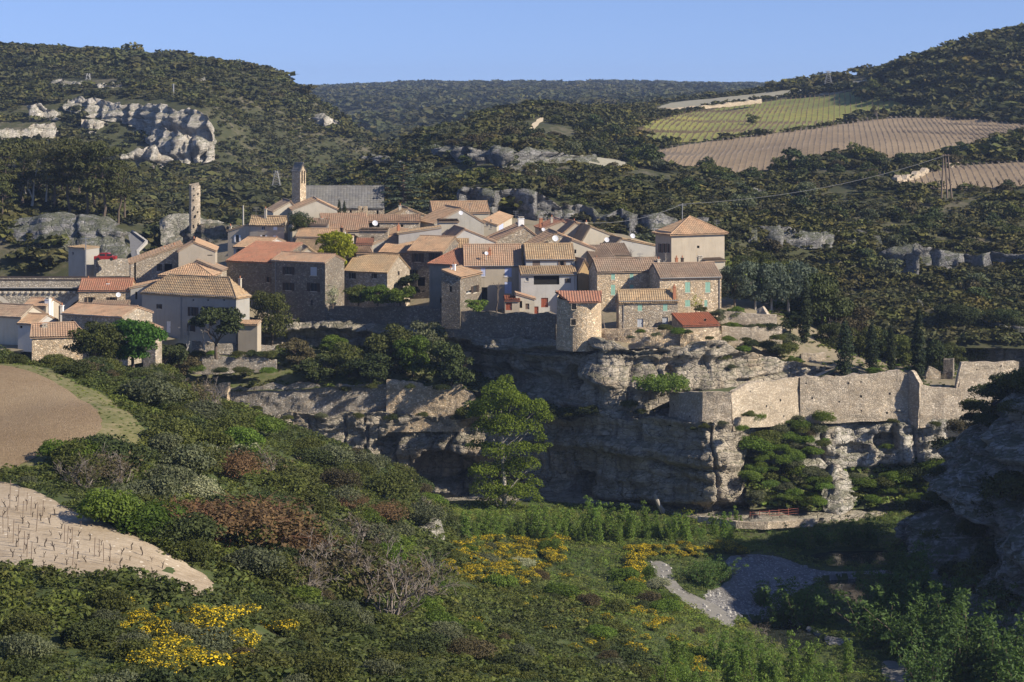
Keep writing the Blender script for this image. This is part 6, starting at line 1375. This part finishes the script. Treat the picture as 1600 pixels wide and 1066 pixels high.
# bright bushes beside the field
for px, py, hpx, k, lb in ((95,722,42,'bright','bright yellow-green bush at the lower corner of the ploughed field'), (125,735,52,'bright','broad fresh green bush right of the ploughed field corner'), (150,740,48,'olive','olive bush beside the fresh green bush at the field corner'), (40,760,22,'grey','pale tuft-like bush at the top of the near vineyard'), (255,770,52,'grey','pale silvery bush under the field outcrop'), (300,745,60,'grey','large pale grey-green bush right of the field outcrop'), (235,640,60,'grey','tall grey willow-like bush above the field outcrop'), (270,700,55,'olive','rounded olive bush behind the field outcrop'), (180,590,16,'dark','small round dark bush on the field verge'), (215,605,20,'bright','bush with yellow flowers beside the field verge')):
    p = gnd(px, py); h = hpx*p.y/F; place(sh[k][int(g.integers(4))], (p.x, p.y, p.z-.1), h, lb, 'bush', None, 'bush', 1.15)
# yellow broom
spots = [(190,960,16),(205,975,14),(235,1050,22),(250,1035,20),(270,1045,16),(300,985,22),(325,985,22),(318,1012,24),(345,1020,24),(370,1022,20),(300,1052,20),(345,1062,26),(370,1058,22),(440,990,16),(250,1064,18),(395,1006,10),(210,945,10),(180,985,10),(300,970,14)]
spots += [(735,870,14),(760,862,12),(780,868,14),(800,860,12),(820,862,12),(845,862,12),(860,866,12),(750,885,14),(775,892,14),(800,895,14),(830,888,14),(850,892,14),(790,905,14),(765,910,14),(740,900,12),(870,880,12),(700,890,12),(885,905,12),(815,915,12),(660,890,12),(810,950,12),(830,940,12),(880,935,14),(990,880,18),(992,900,18),(995,915,14),(1015,860,12),(985,862,12),(1050,862,12),(1080,862,12),(1110,862,12),(1140,864,12),(1160,862,10),(1040,868,10)]
g2 = np.random.default_rng(5)
for poly_, n_, hh in (([(690,890),(730,845),(870,842),(890,868),(850,905),(800,918),(740,915)], 120, 12), ([(980,855),(1170,850),(1170,872),(1000,872)], 22, 10), ([(985,875),(1000,875),(1005,925),(990,920)], 8, 12), ([(880,950),(1060,950),(1110,1066),(960,1066)], 26, 10), ([(200,955),(390,960),(400,1066),(220,1066)], 16, 15)):
    k_ = 0
    while k_ < n_:
        x_ = g2.uniform(min(q[0] for q in poly_), max(q[0] for q in poly_)); y_ = g2.uniform(min(q[1] for q in poly_), max(q[1] for q in poly_))
        if inpoly(np.array([x_]), np.array([y_]), poly_)[0]: spots.append((x_, y_, g2.uniform(.7, 1.25)*hh)); k_ += 1
spots += [(710,1020,12),(745,975,12),(715,975,10),(950,970,12),(1010,965,14),(1040,975,12),(1055,1005,12),(1000,1020,14),(1070,1020,14),(1080,1040,16),(1060,1050,16),(1040,1055,14),(990,1050,12),(1095,1055,14),(1020,985,12),(900,1015,10),(780,1030,10),(920,960,10),(860,985,10),(1010,1000,10),(870,960,10)]
for i, (px, py, hp) in enumerate(spots):
    p = gnd(px, py); h = max(.55, hp*(1.9 if px < 460 else 1.15)*p.y/F); zone = 'below the near vineyard' if px < 460 else ('in the yellow carpet beyond the slope' if py < 925 else 'in the lower part of the meadow')
    place(br[i % 4], (p.x, p.y, p.z-.05), h, 'broom bush full of yellow flowers '+zone, 'broom bush', 'yellow broom '+zone, 'broom_bush', g.uniform(1.1, 1.7))
# poplar saplings at the cliff foot and bottom right
for i in range(52):
    px = 735+i*8.2+g.uniform(-5, 5); py = 850-abs(g.normal(0, 12)); p = gnd(px, py); h = g.uniform(26, 64)*(1 if px < 1050 else .75)*p.y/F
    place(pop[i % 6], (p.x, p.y, p.z-.1), h, 'slender fresh green poplar sapling in the thicket at the cliff foot', 'sapling', 'poplar saplings at the cliff foot', 'poplar_sapling', 1.15)
for i in range(34):
    px = g.uniform(1050, 1345); py = g.uniform(1045, 1135); p = gnd(px, py); h = g.uniform(34, 85)*p.y/F
    place(pop[i % 6], (p.x, p.y, p.z-.1), h, 'sunlit green poplar sapling by the water at the bottom right', 'sapling', 'poplar saplings at the bottom right', 'poplar_sapling', 1.1)
for i, (px, py, hp, w_) in enumerate([(1215,985,50,1),(1195,945,38,1),(1240,965,62,1.1),(1270,975,70,1.1),(1360,985,66,1),(1390,965,72,1.1),(1420,960,90,1.1),(1440,990,90,1.1),(1380,1010,76,1.1),(1420,1030,80,1),(1450,1040,90,1.1),(1480,1030,110,1.1),(1400,920,60,1),(1430,905,60,1),(1400,893,36,1),(1120,905,36,1.2),(1100,915,40,1.2),(1085,905,30,1.2),(1245,856,40,1.1),(1285,852,34,1.1),(1325,852,40,1.1),(1355,854,50,.9),(1220,858,30,1.1),(1500,1010,90,1.1),(1470,960,80,1.1),(1520,1060,110,1.2),(1570,1080,120,1.2),(1460,1080,90,1.1)]):
    p = gnd(px, py); h = hp*p.y/F; place(wil[i % 5], (p.x, p.y, p.z-.1), h, 'dark green willow bush on the shaded gravel by the river' if px > 1130 else 'willow bush beside the dirt track on the gravel', 'willow bush', 'willow bushes along the river', 'willow_bush', w_)
# bushes on the gorge wall
for i, (px, py, D, hp) in enumerate([(1530,640,262,38),(1550,618,259,44),(1575,608,255,46),(1600,600,251,52),(1520,655,264,28),(1545,660,258,34),(1590,640,250,40),(1545,770,252,60),(1570,760,248,70),(1595,770,245,70),(1560,800,246,50),(1440,800,270,34),(1420,790,272,26),(1470,740,268,30),(1500,710,266,26),(1480,850,258,50),(1500,900,250,60),(1450,880,258,50),(1540,900,244,70),(1580,880,241,80),(1430,860,264,40),(1520,830,254,40),(1600,950,232,90),(1550,960,236,80),(1500,960,243,70),(1590,720,249,40),(1490,790,262,40),(1460,780,268,30)]):
    p = P(px, py, D-1.5); h = hp*D/F*.9; place(sh['dark' if i % 3 else 'olive'][i % 4], tuple(p-Vector((0, 0, h*.35))), h, 'dark evergreen bush clinging to the shaded gorge wall', 'bush', 'bushes on the shaded gorge wall', 'cliff_bush', 1.1)
# plants on the ledges of the cliffs
ledge = [(1000,520,306.5,9,'bright'),(1040,515,307.5,14,'olive'),(1060,522,306.5,16,'bright'),(1025,525,306,9,'grey'),(1075,520,306,9,'dark'),(1108,530,306,8,'olive'),(985,528,306,7,'grey'),(1032,612,300.5,44,'fresh'),(1000,645,301,12,'dark'),(985,635,302,16,'olive'),(870,650,309,22,'dark'),(890,648,308,18,'olive'),(920,645,305,20,'dark'),(850,655,310,14,'olive'),(1130,663,289,10,'grey'),(1100,668,290,10,'olive'),(1160,672,289,12,'bright'),(1085,672,291,8,'dark'),
 (1183,655,297,30,'bright'),(1195,690,297,44,'olive'),(1180,700,296,50,'bright'),(1210,690,299,40,'grey'),(1225,700,299,30,'olive'),(1190,745,296,44,'olive'),(1215,740,297,34,'heath'),(1235,740,297.5,48,'bright'),(1255,750,297,30,'grey'),(1200,780,292,30,'olive'),(1230,785,292,26,'heath'),(1265,780,292,30,'bright'),(1185,785,290.5,28,'grey'),(1340,755,297,20,'bright'),(1360,760,296.5,18,'bright'),(1385,758,296.5,20,'olive'),(1405,750,297,24,'bright'),(1430,745,297,26,'dark'),(1330,775,294.5,14,'olive'),(1360,780,294,12,'bright'),(1395,660,301,10,'olive'),(1350,652,303,8,'bright'),(1310,655,304,9,'grey'),(1290,655,304,10,'olive'),(1270,657,304,8,'dark'),(1385,700,300.5,12,'bright'),(1490,700,297,34,'dark'),(1470,735,296,30,'bright'),(1500,675,297,30,'heath'),(1462,665,297,10,'olive'),
 (1210,618,300,12,'dark'),(1192,635,298.5,10,'olive'),(1228,632,302,16,'dark'),(1170,650,292,12,'olive'),(1240,657,303,18,'bright'),(1225,660,303,14,'dark'),(1130,560,309,14,'olive'),(1160,548,311,14,'bright'),(1175,540,313,16,'dark'),(1200,545,314,22,'grey'),(1225,550,315,26,'olive'),(1210,570,313,14,'dark'),(1185,565,312,10,'bright'),(1240,565,315,12,'bright'),(1145,575,308,10,'grey'),(1120,545,308,9,'olive'),(1132,512,315,12,'olive'),(1145,512,315,14,'bright'),(1158,513,315,10,'dark'),(1172,513,315,12,'grey'),(1188,513,315.5,14,'olive'),(1205,514,315.5,16,'dark'),(1216,530,312,14,'olive'),(1140,532,311.5,12,'bright'),(1165,532,311.5,10,'olive'),(310,556,319.5,14,'olive'),(330,554,320,10,'bright'),(372,556,320,12,'olive'),(398,556,321,16,'dark'),(420,556,321,14,'olive'),(305,580,317.5,16,'bright'),(345,582,317.5,14,'dark'),(380,582,317.5,16,'olive'),(420,582,317.5,14,'bright'),(540,610,317,10,'dark'),(690,600,316,10,'olive')]
ledge = [(a, b_, c_, d_*(.62 if 1170 < a < 1275 and b_ > 650 else 1), e) for a, b_, c_, d_, e in ledge]
for _ in range(64):
    x_ = g2.uniform(1172, 1290); y_ = g2.uniform(655, 792); ledge.append((x_, y_, 300.5-(y_-655)*.068-(2 if y_ > 740 else 0), g2.uniform(7, 22), ['bright', 'fresh', 'olive', 'grey', 'heath', 'bright', 'fresh'][int(g2.integers(7))]))
for _ in range(26):
    x_ = g2.uniform(1325, 1445); y_ = g2.uniform(745, 785); ledge.append((x_, y_, 298.5-(y_-745)*.09, g2.uniform(6, 16), ['bright', 'olive', 'bright', 'grey', 'fresh'][int(g2.integers(5))]))
for x_, y_, d_, h_, k_ in ((735,650,312.6,26,'olive'),(720,655,312.8,16,'dark'),(748,640,312.5,24,'bright'),(660,650,313.6,10,'olive'),(610,655,314.4,12,'dark'),(560,652,315.4,10,'olive'),(500,652,315.6,12,'grey'),(450,655,316,10,'olive'),(640,606,314.2,9,'dark'),(580,606,315.6,10,'olive'),(400,640,316.4,12,'olive'),(690,608,313.6,14,'dark')): ledge.append((x_, y_, d_, h_, k_))
for _ in range(26): ledge.append((g2.uniform(1478, 1600), g2.uniform(488, 566), 384-g2.uniform(0, 5), g2.uniform(16, 34), ['dark', 'olive'][int(g2.integers(2))]))
names = dict(sh, fresh=tpl('s_fresh', shrub_mesh('shrub', 'fresh', 1900, .07), 2))
for i, (px, py, D, hp, k) in enumerate(ledge):
    h = hp*D/F*1.1; T = names[k]; zone = 'on the far gorge wall behind the rampart end' if D > 370 else 'on the face of the cliffs below the front cottage' if px < 1130 and py < 660 else ('on the slope under the ramparts' if py > 640 else 'on the rocks beside the rampart path')
    place(T[i % len(T)], tuple(P(px, py, D-.6)-Vector((0, 0, h*.3))), h, {'fresh': 'fresh green'}.get(k, LOOK.get(k, '').replace(' shrub', ''))+' bush '+zone, 'bush', LOOK.get(k, 'fresh green bush')+' '+zone, 'ledge_bush', 1.15)

# ---------------------------------------------------------------- trees of the gardens and village
def rt(name, label, px, py, D, hpx, leaf, bark='bark', n=3200, size=.05, w=1.0, seed=1, fn=None, **k):
    h = hpx*D/F; c, t_ = round_tree(np.random.default_rng(seed), seed, leaf, bark, n, size, **k)
    p = P(px, py, D)
    if fn is not None: p.z = float(fn(np.array([p.x]), np.array([p.y]))[0])
    return put_tree(name, label, p, c, t_, h, w)
rt('round_tree', 'dense vivid green tree beside the small warm stone house', 208, 575, 285, 84, 'lime', n=5200, size=.045, w=1.05, seed=2, lob=30, r=.44, lo=.22)
rt('garden_tree', 'loose olive green tree left of the vivid green tree', 152, 578, 282, 82, 'olive', n=3600, size=.045, w=1.0, seed=3, lo=.22, lob=28)
rt('garden_tree', 'dark leafy tree with a leaning trunk in front of the grey rendered house', 338, 556, 317.5, 80, 'dark', n=2400, size=.045, w=1.05, seed=4, lo=.42, hi=.85, sp=.2)
rt('garden_tree', 'airy olive tree against the dark stone house wall', 425, 545, 334, 95, 'olive', n=2600, size=.04, w=.62, seed=5, lo=.2, lob=26)
rt('garden_tree', 'bright yellow-green tree between the village roofs', 528, 428, 349, 66, 'yellowgreen', n=3600, size=.05, w=1.0, seed=6, lo=.15, hi=.88, lob=26)
rt('garden_tree', 'wide dark tree hiding the left garden wall', 250, 600, 310, 70, 'dark', n=3000, size=.05, w=1.2, seed=7, lo=.15)
for i, (px, py, D, hp, lf, w_, lb) in enumerate([(495,610,319,52,'dark',1.3,'dark spreading tree at the left of the garden terrace'), (545,600,321,60,'olive',1.1,'olive tree in the middle of the garden terrace'), (580,612,318,50,'dark',1.3,'dark tree leaning over the garden wall'), (610,600,322,80,'olive',.9,'tall olive tree behind the sandy wall'), (645,598,320,74,'bright',.85,'bright green leafy tree behind the sandy wall'), (668,590,326,88,'grey',.8,'grey-green tree rising under the retaining wall'), (705,612,315,78,'dark',.95,'large round evergreen tree at the right end of the sandy wall'), (465,600,326,44,'heath',1.2,'purplish brown bush-like tree on the garden terrace'), (520,575,332,30,'bright',1.4,'low spreading green tree behind the clothes line'), (400,575,327,26,'olive',1.4,'small tree by the low dry stone garden wall'), (455,570,331,20,'bright',1.8,'low vine-like tree at the garden path'), (590,570,330,36,'dark',1.2,'dark tree at the back of the garden terrace'), (628,560,331,44,'heath',1.1,'brownish tree below the dark retaining wall'), (285,590,318,44,'heath',1.3,'brownish tree at the far left of the garden terrace'), (265,575,318,40,'dark',1.2,'dark tree under the lean-to')]):
    rt('garden_tree', lb, px, py, D, hp, lf, n=3000, size=.05, w=w_, seed=20+i, lo=.18, fn=garden if 290 < px < 740 else None)
for i, (px, py, D, hp, w_, lb) in enumerate([(560,476,338,36,1.2,'left green bush along the garden fence under the buff-roofed house'), (590,476,337,38,1.2,'middle green bush along the garden fence under the buff-roofed house'), (625,476,336,34,1.2,'right green bush along the garden fence beside the shaded house')]):
    rt('garden_tree', lb, px, py, D, hp, 'bright' if i else 'olive', n=2600, size=.06, w=w_, seed=40+i, lo=.1, hi=.7)
rt('garden_tree', 'dark bush in the yard of the black-windowed stone house', 641, 460, 347, 34, 'dark', n=1800, size=.06, seed=45, lo=.1)
rt('garden_tree', 'small pale flowering tree against the lit plaster gable', 520, 480, 334, 38, 'blossom', n=600, size=.04, seed=46, lo=.15, w=.8)
rt('garden_tree', 'fresh green shrub-like tree beside the balcony house', 745, 486, 322, 24, 'fresh', n=1600, size=.07, seed=47, lo=.05, hi=.6, w=1.3)
rt('garden_tree', 'tiny yellowing tree in front of the mint-shuttered wing', 1087, 492, 317, 34, 'yellowgreen', n=260, size=.04, seed=48, w=.7)
rt('garden_tree', 'dark small tree in the alley left of the buff house', 470, 372, 372, 42, 'dark', n=1600, size=.05, seed=49, w=.9, lo=.2)
rt('garden_tree', 'small thorny looking green tree below the wide pale gable', 468, 366, 375, 40, 'cedar', n=900, size=.04, seed=50, w=1.1, lo=.3)
# big poplar at the cliff foot
D = 298; L = []; s = D/F
for (x, y, r) in [(780,612,30),(765,640,34),(800,632,32),(835,640,26),(850,655,18),(760,670,26),(790,668,34),(825,670,26),(775,705,26),(810,700,22),(755,735,26),(790,738,30),(825,728,22),(840,700,16),(760,765,30),(790,775,34),(820,765,24),(745,700,16),(745,650,16),(805,655,20),(835,760,16),(760,800,30),(800,805,30)]:
    q = P(x, y, D); L.append((q.x, q.y+g.normal(0, 1.6), q.z, r*s*.9, r*s*.9, r*s*.62)); 
    for _ in range(2): L.append((q.x+g.normal(0, r*s*.7), q.y+g.normal(0, 1.5), q.z+g.normal(0, r*s*.5), r*s*.4, r*s*.4, r*s*.3))
b0 = P(790, 838, D); mb = MB(); rr = random.Random(3)
mb.tube([b0-Vector((0,0,1)), P(788, 760, D), P(784, 690, D), P(782, 620, D)], [.42, .33, .22, .08], 8, cap=False)
for (x, y) in [(765,640),(835,645),(800,632),(760,670),(825,675),(755,735),(830,730),(765,765),(820,768),(848,656)]:
    q = P(x, y, D); mb.tube([P(786, y+46, D), P((786+x)/2, y+20, D), q], [.13, .09, .04], 5, cap=False)
t = empty('poplar_tree', tuple(b0), 'tall loose yellow-green poplar at the foot of the dark cliff', 'tree'); off = np.array(b0)
V, Q, lv = leafcloud(np.random.default_rng(8), L, 26000, .17, .5, .25, jit=.75)
link('crown', np_mesh('crown', V-off, Q, LF['poplar'], {'lv': ('FACE', lv)}), t); mb.build('trunk', M['bark_pale'], t, True)
rt('poplar_tree', 'small yellowish bare-branched tree right of the poplar saplings', 1070, 838, 292, 50, 'yellowgreen', n=420, size=.03, seed=51, w=.9, lo=.3)
# cedar, cypresses, silver trees
c, t_ = cedar_tree(np.random.default_rng(1), 1); put_tree('cedar_tree', 'large dark tiered cedar tree beside the church', P(630, 348, 408), c, t_, 98*408/F, 1.05)
for i, (px, yb, D, hp, sl, lb) in enumerate([(511,338,392,22,.13,'small dark cypress left of the pair before the church'), (530,342,392,31,.13,'left cypress of the close pair before the church'), (538,342,392,29,.13,'right cypress of the close pair before the church'), (1258,545,322,112,.095,'slim tall cypress at the bend of the path'), (1320,590,309,94,.17,'broad dark cypress behind the tall rampart wall'), (1362,588,312,86,.15,'stout cypress between the broad one and the thin one'), (1392,584,313,78,.105,'thin cypress in the middle of the rampart garden'), (1435,606,307,126,.10,'tallest slender cypress behind the broken cross wall')]):
    c, t_ = cypress_tree(np.random.default_rng(60+i), i, slim=sl); put_tree('cypress_tree', lb, P(px, yb, D), c, t_, hp*D/F, 1.0)
for i, (px, py, D, hp, lf, w_, lb) in enumerate([(1148,478,330,72,'cedar',.75,'dark conifer at the corner of the mint-shuttered wing'), (1180,482,332,78,'silver',.8,'silvery tree behind the terrace garden'), (1205,484,333,82,'silver',.8,'tallest silvery tree with thin pale trunks'), (1232,486,334,84,'silver',.85,'silvery tree at the right of the terrace garden'), (1285,520,336,100,'dark',.85,'big dark tree behind the slim cypress'), (1268,510,340,90,'dark',.8,'dark tree filling the gap by the silvery trees'), (1300,560,325,60,'dark',.8,'dark tree at the edge of the rampart garden'), (1345,575,325,70,'olive',.9,'olive toned tree behind the stout cypress'), (1380,575,326,66,'dark',.9,'dark round tree behind the thin cypress'), (1412,580,324,64,'olive',.9,'olive tree left of the tallest cypress'), (1465,596,317,76,'dark',.75,'dark round tree with a bent trunk by the stone pillar'), (1486,590,319,56,'olive',.8,'olive tree beside the stone pillar'), (1235,520,323,34,'dark',1.0,'dark round bush-tree in the terrace garden'), (1222,560,318,46,'grey',1.0,'old grey olive tree on the rocks by the path'), (1330,545,335,70,'heath',.9,'half-bare brownish tree behind the cypresses'), (1365,585,308,12,'bright',2.2,'low bright green garden tree on the lawn'), (1120,505,316,24,'grey',1.2,'pale leafy bush-tree beside the rust-roofed shed'), (1150,498,319,22,'bright',1.3,'bright bush-tree on the upper terrace wall'), (1095,490,316,16,'olive',1.2,'small bush-tree below the mint-shuttered wing'), (1145,455,352,46,'dark',1.0,'dark oak behind the right end of the hip-roofed hall'), (1165,450,356,52,'olive',1.0,'olive green oak right of the hip-roofed hall'), (1190,452,358,56,'dark',1.0,'dark oak above the silvery trees'), (1215,455,356,54,'olive',1.0,'olive oak above the silvery trees'), (1240,462,354,50,'dark',1.0,'dark oak at the edge of the gorge behind the silvery trees'), (1155,430,366,34,'dark',1.1,'small dark oak on the slope beside the hall'), (1185,425,368,36,'olive',1.1,'small olive oak on the slope beside the hall'), (1375,605,306,5,'olive',1.5,'tiny plant on top of the tall rampart wall')]):
    rt('garden_tree', lb, px, py, D, hp, lf, 'bark_pale' if lf == 'silver' else 'bark', n=3000, size=.045, w=w_, seed=80+i, lo=.2)
# bare trees
for i, (px, py, D, hp, bk, lv_, lb) in enumerate([(776,486,321,54,'bark',4,'knotty pollarded bare tree in front of the lavender-shuttered house'), (945,512,311,34,'bark_grey',3,'twisted bare trunk in the gap beside the round tower'), (974,514,311,34,'bark_grey',2,'bare pollarded tree at the left corner of the front cottage'), (1010,514,311,26,'bark',3,'dark bent bare tree before the door of the front cottage'), (1028,514,311,20,'bark',3,'small bare vine tree on the wall of the front cottage'), (985,415,351,34,'bark_grey',5,'bare bushy tree behind the ribbed brown roof'), (1005,418,350,34,'bark_pale',4,'pale bare tree left of the hip-roofed hall'), (1022,418,349,32,'bark_pale',4,'pale bare fig tree next to the hip-roofed hall'), (1040,418,348,32,'bark_pale',4,'pale bare tree in front of the hip-roofed hall'), (250,560,318,60,'bark_pale',4,'thin pale bare tree before the door of the grey rendered house'), (288,556,317,60,'bark_pale',4,'bare pale tree by the downpipe of the grey rendered house'), (320,545,317,56,'bark_pale',4,'bare white-branched tree behind the leaning garden tree'), (50,318,432,78,'bark_pale',5,'leafless white tree among the pines on the left'), (72,312,434,66,'bark_pale',5,'second leafless pale tree among the pines'), (40,300,440,60,'bark_pale',5,'leafless tree at the far left of the pines'), (1371,185,690,24,'bark_grey',4,'bare tree at the edge of the grassy vineyard'), (1310,545,330,60,'bark_grey',5,'bare grey tree behind the broad cypress')]):
    h = hp*D/F*1.05; place(bare_tree(i, bk, lv_), tuple(P(px, py, D)), h, lb, 'tree', None, 'bare_tree', .9)
# pines on the left
for i, (px, py, D, hp) in enumerate([(10,330,430,100),(35,330,440,110),(85,325,432,95),(110,330,428,105),(135,335,425,100),(160,340,422,110),(185,340,424,90),(60,325,450,100),(150,330,440,105),(15,300,470,80),(100,310,460,90),(-15,335,425,100),(195,330,436,75),(125,315,455,90),(5,345,418,60)]):
    c, t_ = tpl('pine', pine_tree, 5)[i % 5]; put_tree('pine_tree', 'open-crowned dark pine in the grove on the left slope', P(px, py+6, D), c, t_, hp*D/F*1.1, 1.0, group='pines of the grove on the left slope')
# single trees on the slope across the gorge and the mountain foot
T5 = [round_tree(np.random.default_rng(200+i), 200+i, ('dark', 'olive', 'dark', 'grey', 'heath')[i], 'bark', 700, .085, lob=14, lo=.16, r=.44, sp=.3) for i in range(5)]
KN = ['dark holm oak', 'olive green oak', 'dark holm oak', 'grey-green oak', 'brownish oak']
so_ = scatter(g, right, -80, 170, 398, 620, 6000, lambda px, py, x, y: okr(px, py, x, y) & (px < 1640), 5.2)[:190]
for x, y in so_:
    i = int(g.integers(5)); h = g.uniform(2.6, 5.0); p = (x, y, float(right(np.array([x]), np.array([y]))[0])-.3)
    px, py = proj(*p); wh = 'on the slope behind the village roofs' if px < 1000 else ('on the slope below the hill vineyards' if py < 360 else 'above the far gorge wall')
    put_tree('oak_tree', 'small '+KN[i]+' '+wh, p, *T5[i], h, g.uniform(1.0, 1.35), group=KN[i]+'s '+wh)
for i, (px, py, hp) in enumerate([(1130,290,22),(1165,285,20),(1100,268,22),(1240,268,34),(1215,272,24),(1270,272,26),(1310,262,22),(1340,255,30),(1375,262,24),(1410,262,22),(1450,258,18),(1485,250,20),(1000,245,30),(990,255,24),(980,235,20),(960,215,20),(940,225,18),(915,205,16),(1040,225,12),(1175,195,16),(1100,300,18),(1550,235,20),(1590,230,22),(1010,262,34),(1350,158,22),(1365,150,24),(1380,160,22),(930,200,20),(870,195,14)]):
    p = ground(px, py, right, 400, 1000); put_tree('oak_tree', 'round dark oak standing at the edge of the hill vineyards', p, *T5[i % 3], hp*p.y/F*1.15, 1.1, group='oaks round the hill vineyards')
# ---------------------------------------------------------------- vines and stakes
def vine_mesh(i):
    rr = random.Random(i); mb = MB(); x = y = 0; pts = [(0, 0, -.05)]
    for k in range(3): x += rr.gauss(0, .045); y += rr.gauss(0, .045); pts.append((x, y, .16*(k+1)))
    mb.tube(pts, [.055, .05, .05, .055], 6)
    for k in range(rr.randint(2, 4)):
        a = rr.uniform(0, 6.28); mb.tube([(x, y, .45), (x+.14*math.cos(a), y+.14*math.sin(a), .55), (x+.22*math.cos(a), y+.22*math.sin(a), .72+rr.uniform(-.05, .12))], [.04, .03, .02], 5)
    return mb.mesh('vine', M['vinewood'])
VM = [vine_mesh(i) for i in range(7)]
nv_ = 0
vp = []
a0 = gnd(20, 872); dv = (gnd(255, 868)-gnd(60, 780)); dv.z = 0; dv.normalize(); pv = Vector((dv.y, -dv.x, 0))
vpoly_in = gp(near, 110, 200, [(-10,775),(50,790),(110,815),(180,850),(240,875),(262,895),(225,905),(150,898),(80,893),(0,885)])
for i in range(-26, 27):
    for j in range(-26, 27):
        q = a0+pv*(1.75*i)+dv*(1.35*j)+Vector((g.normal(0, .06), g.normal(0, .06), 0))
        if inpoly(np.array([q.x]), np.array([q.y]), vpoly_in)[0] and g.random() < .86: vp.append(q)
for q in vp[:150]:
    z = float(near(np.array([q.x]), np.array([q.y]))[0])+.05; place(VM[nv_ % 7], (q.x, q.y, z), g.uniform(.5, .85), 'gnarled leafless vine stump in the near vineyard', 'vine', 'vines of the near vineyard', 'vine'); nv_ += 1
stk = [(15,795,45),(27,800,38),(35,815,32),(41,800,30),(48,806,30),(57,822,34),(5,835,36),(12,842,36),(20,850,38),(28,856,36),(37,866,36),(42,872,34),(48,883,36),(100,850,30),(104,856,34),(112,860,36),(113,885,34),(147,872,32),(155,872,30),(162,880,32),(172,886,30),(66,808,26),(10,810,20),(56,832,30)]
for i, (px, py, hp) in enumerate(stk):
    p = gnd(px, py); k = MB(); h = hp*p.y/F; k.tube([p-Vector((0,0,.2)), p+Vector((g.normal(0, .06)+.06, 0, h))], .028, 5); tag(k.build('vine_stake', M['wood']), 'thin dark wooden stake among the vines of the near vineyard', 'stake', 'stakes in the near vineyard')
gs_ = scatter(g, near, 15, 75, 205, 285, 9000, lambda px, py, x, y: polys(x, y, gravel, track) & ~polys(x, y, *POOLS), .35)
mbs = MB(); rr = random.Random(12)
for x, y in gs_[:1500]:
    z = float(RIV+.45); r_ = .07+.3*rr.random()**4; q = [Vector((x+r_*rr.uniform(.7, 1.3)*math.cos(a), y+r_*rr.uniform(.7, 1.3)*math.sin(a), 0)) for a in (0, 1.26, 2.5, 3.77, 5.0)]; zt = float(near(np.array([x]), np.array([y]))[0])
    b_ = [Vector((v.x, v.y, zt-.05)) for v in q]; t_ = [Vector((x+(v.x-x)*.6, y+(v.y-y)*.6, zt+r_*.75)) for v in q]
    for i in range(5): mbs.poly([b_[i], b_[(i+1) % 5], t_[(i+1) % 5], t_[i]])
    mbs.poly(t_)
tag(mbs.build('river_stones', m_plain('river_stone', (.30, .29, .27), .9, .35, 0, 1.5)), 'loose grey stones scattered over the river gravel', None, None, 'stuff')
# hillside vineyards: rows run up the slope
def rows(q, sp, st, d, keep=1.0):
    poly = far_poly[id(q)]; xs = [a for a, _ in poly]; ys = [b_ for _, b_ in poly]; d = Vector((d[0], d[1], 0)).normalized(); n_ = Vector((d.y, -d.x, 0)); c = Vector((sum(xs)/len(xs), sum(ys)/len(ys), 0)); out = []
    for i in range(-120, 121):
        for j in range(-220, 221): out.append(c+n_*sp*i+d*st*j)
    a = np.array([(v.x, v.y) for v in out]); a = a[inpoly(a[:, 0], a[:, 1], poly)]
    return a[g.random(len(a)) < keep]+g.normal(0, .08, (int((g.random(0).size))+1, 2))*0
DR = (23, 140)
r3 = rows(F3P, 1.75, 1.2, DR, .95); r2 = rows(F2P, 1.75, 1.2, DR, .95); r1 = rows(F1P, 2.2, 1.8, DR, .8)
allv = np.concatenate([r3, r2]); allv = allv[np.argsort(allv[:, 1])]; first, rest = allv[:140], allv[140:]
zf = right(first[:, 0], first[:, 1])+.1
for (x, y), z in zip(first, zf):
    place(VM[nv_ % 7], (x, y, z), g.uniform(1.3, 1.7), 'bare vine in the nearest rows of the hillside vineyard', 'vine', 'vines in the nearest hillside rows', 'vine'); nv_ += 1
def vines_stuff(name, pts, mat, h, label, leafy=0):
    z = right(pts[:, 0], pts[:, 1])+.1; base = []
    for k in range(5):
        mb = MB(); rr = random.Random(k); mb.tube([(0, 0, -.1), (.05, 0, .5*h)], [.075, .065], 4, cap=False)
        for a in range(3): an = a*2.1+rr.random(); mb.tube([(.05, 0, .45*h), (.32*math.cos(an), .32*math.sin(an), h)], [.05, .02], 3, cap=False)
        base.append(mbnp(mb))
    Vs, Qs, o = [], [], 0; kk = g.integers(0, 5, len(pts))
    for k in range(5):
        V, Q, _ = base[k]; ix = np.where(kk == k)[0]; W = V[None]*g.uniform(.8, 1.25, (len(ix), 1, 1))+np.stack([pts[ix, 0], pts[ix, 1], z[ix]], 1)[:, None]
        Vs.append(W.reshape(-1, 3)); Qs.append((Q[None]+(np.arange(len(ix))*len(V))[:, None, None]+o).reshape(-1, 4)); o += len(ix)*len(V)
    tag(link(name, np_mesh(name, np.concatenate(Vs), np.concatenate(Qs), mat)), label, None, None, 'stuff')
vines_stuff('hillside_vines', rest, M['bark_grey'], .75, 'rows of bare vines on the brown hillside fields')
vines_stuff('hillside_vines', r1, M['wood'], 1.0, 'rows of vines on the yellow-green hillside field')
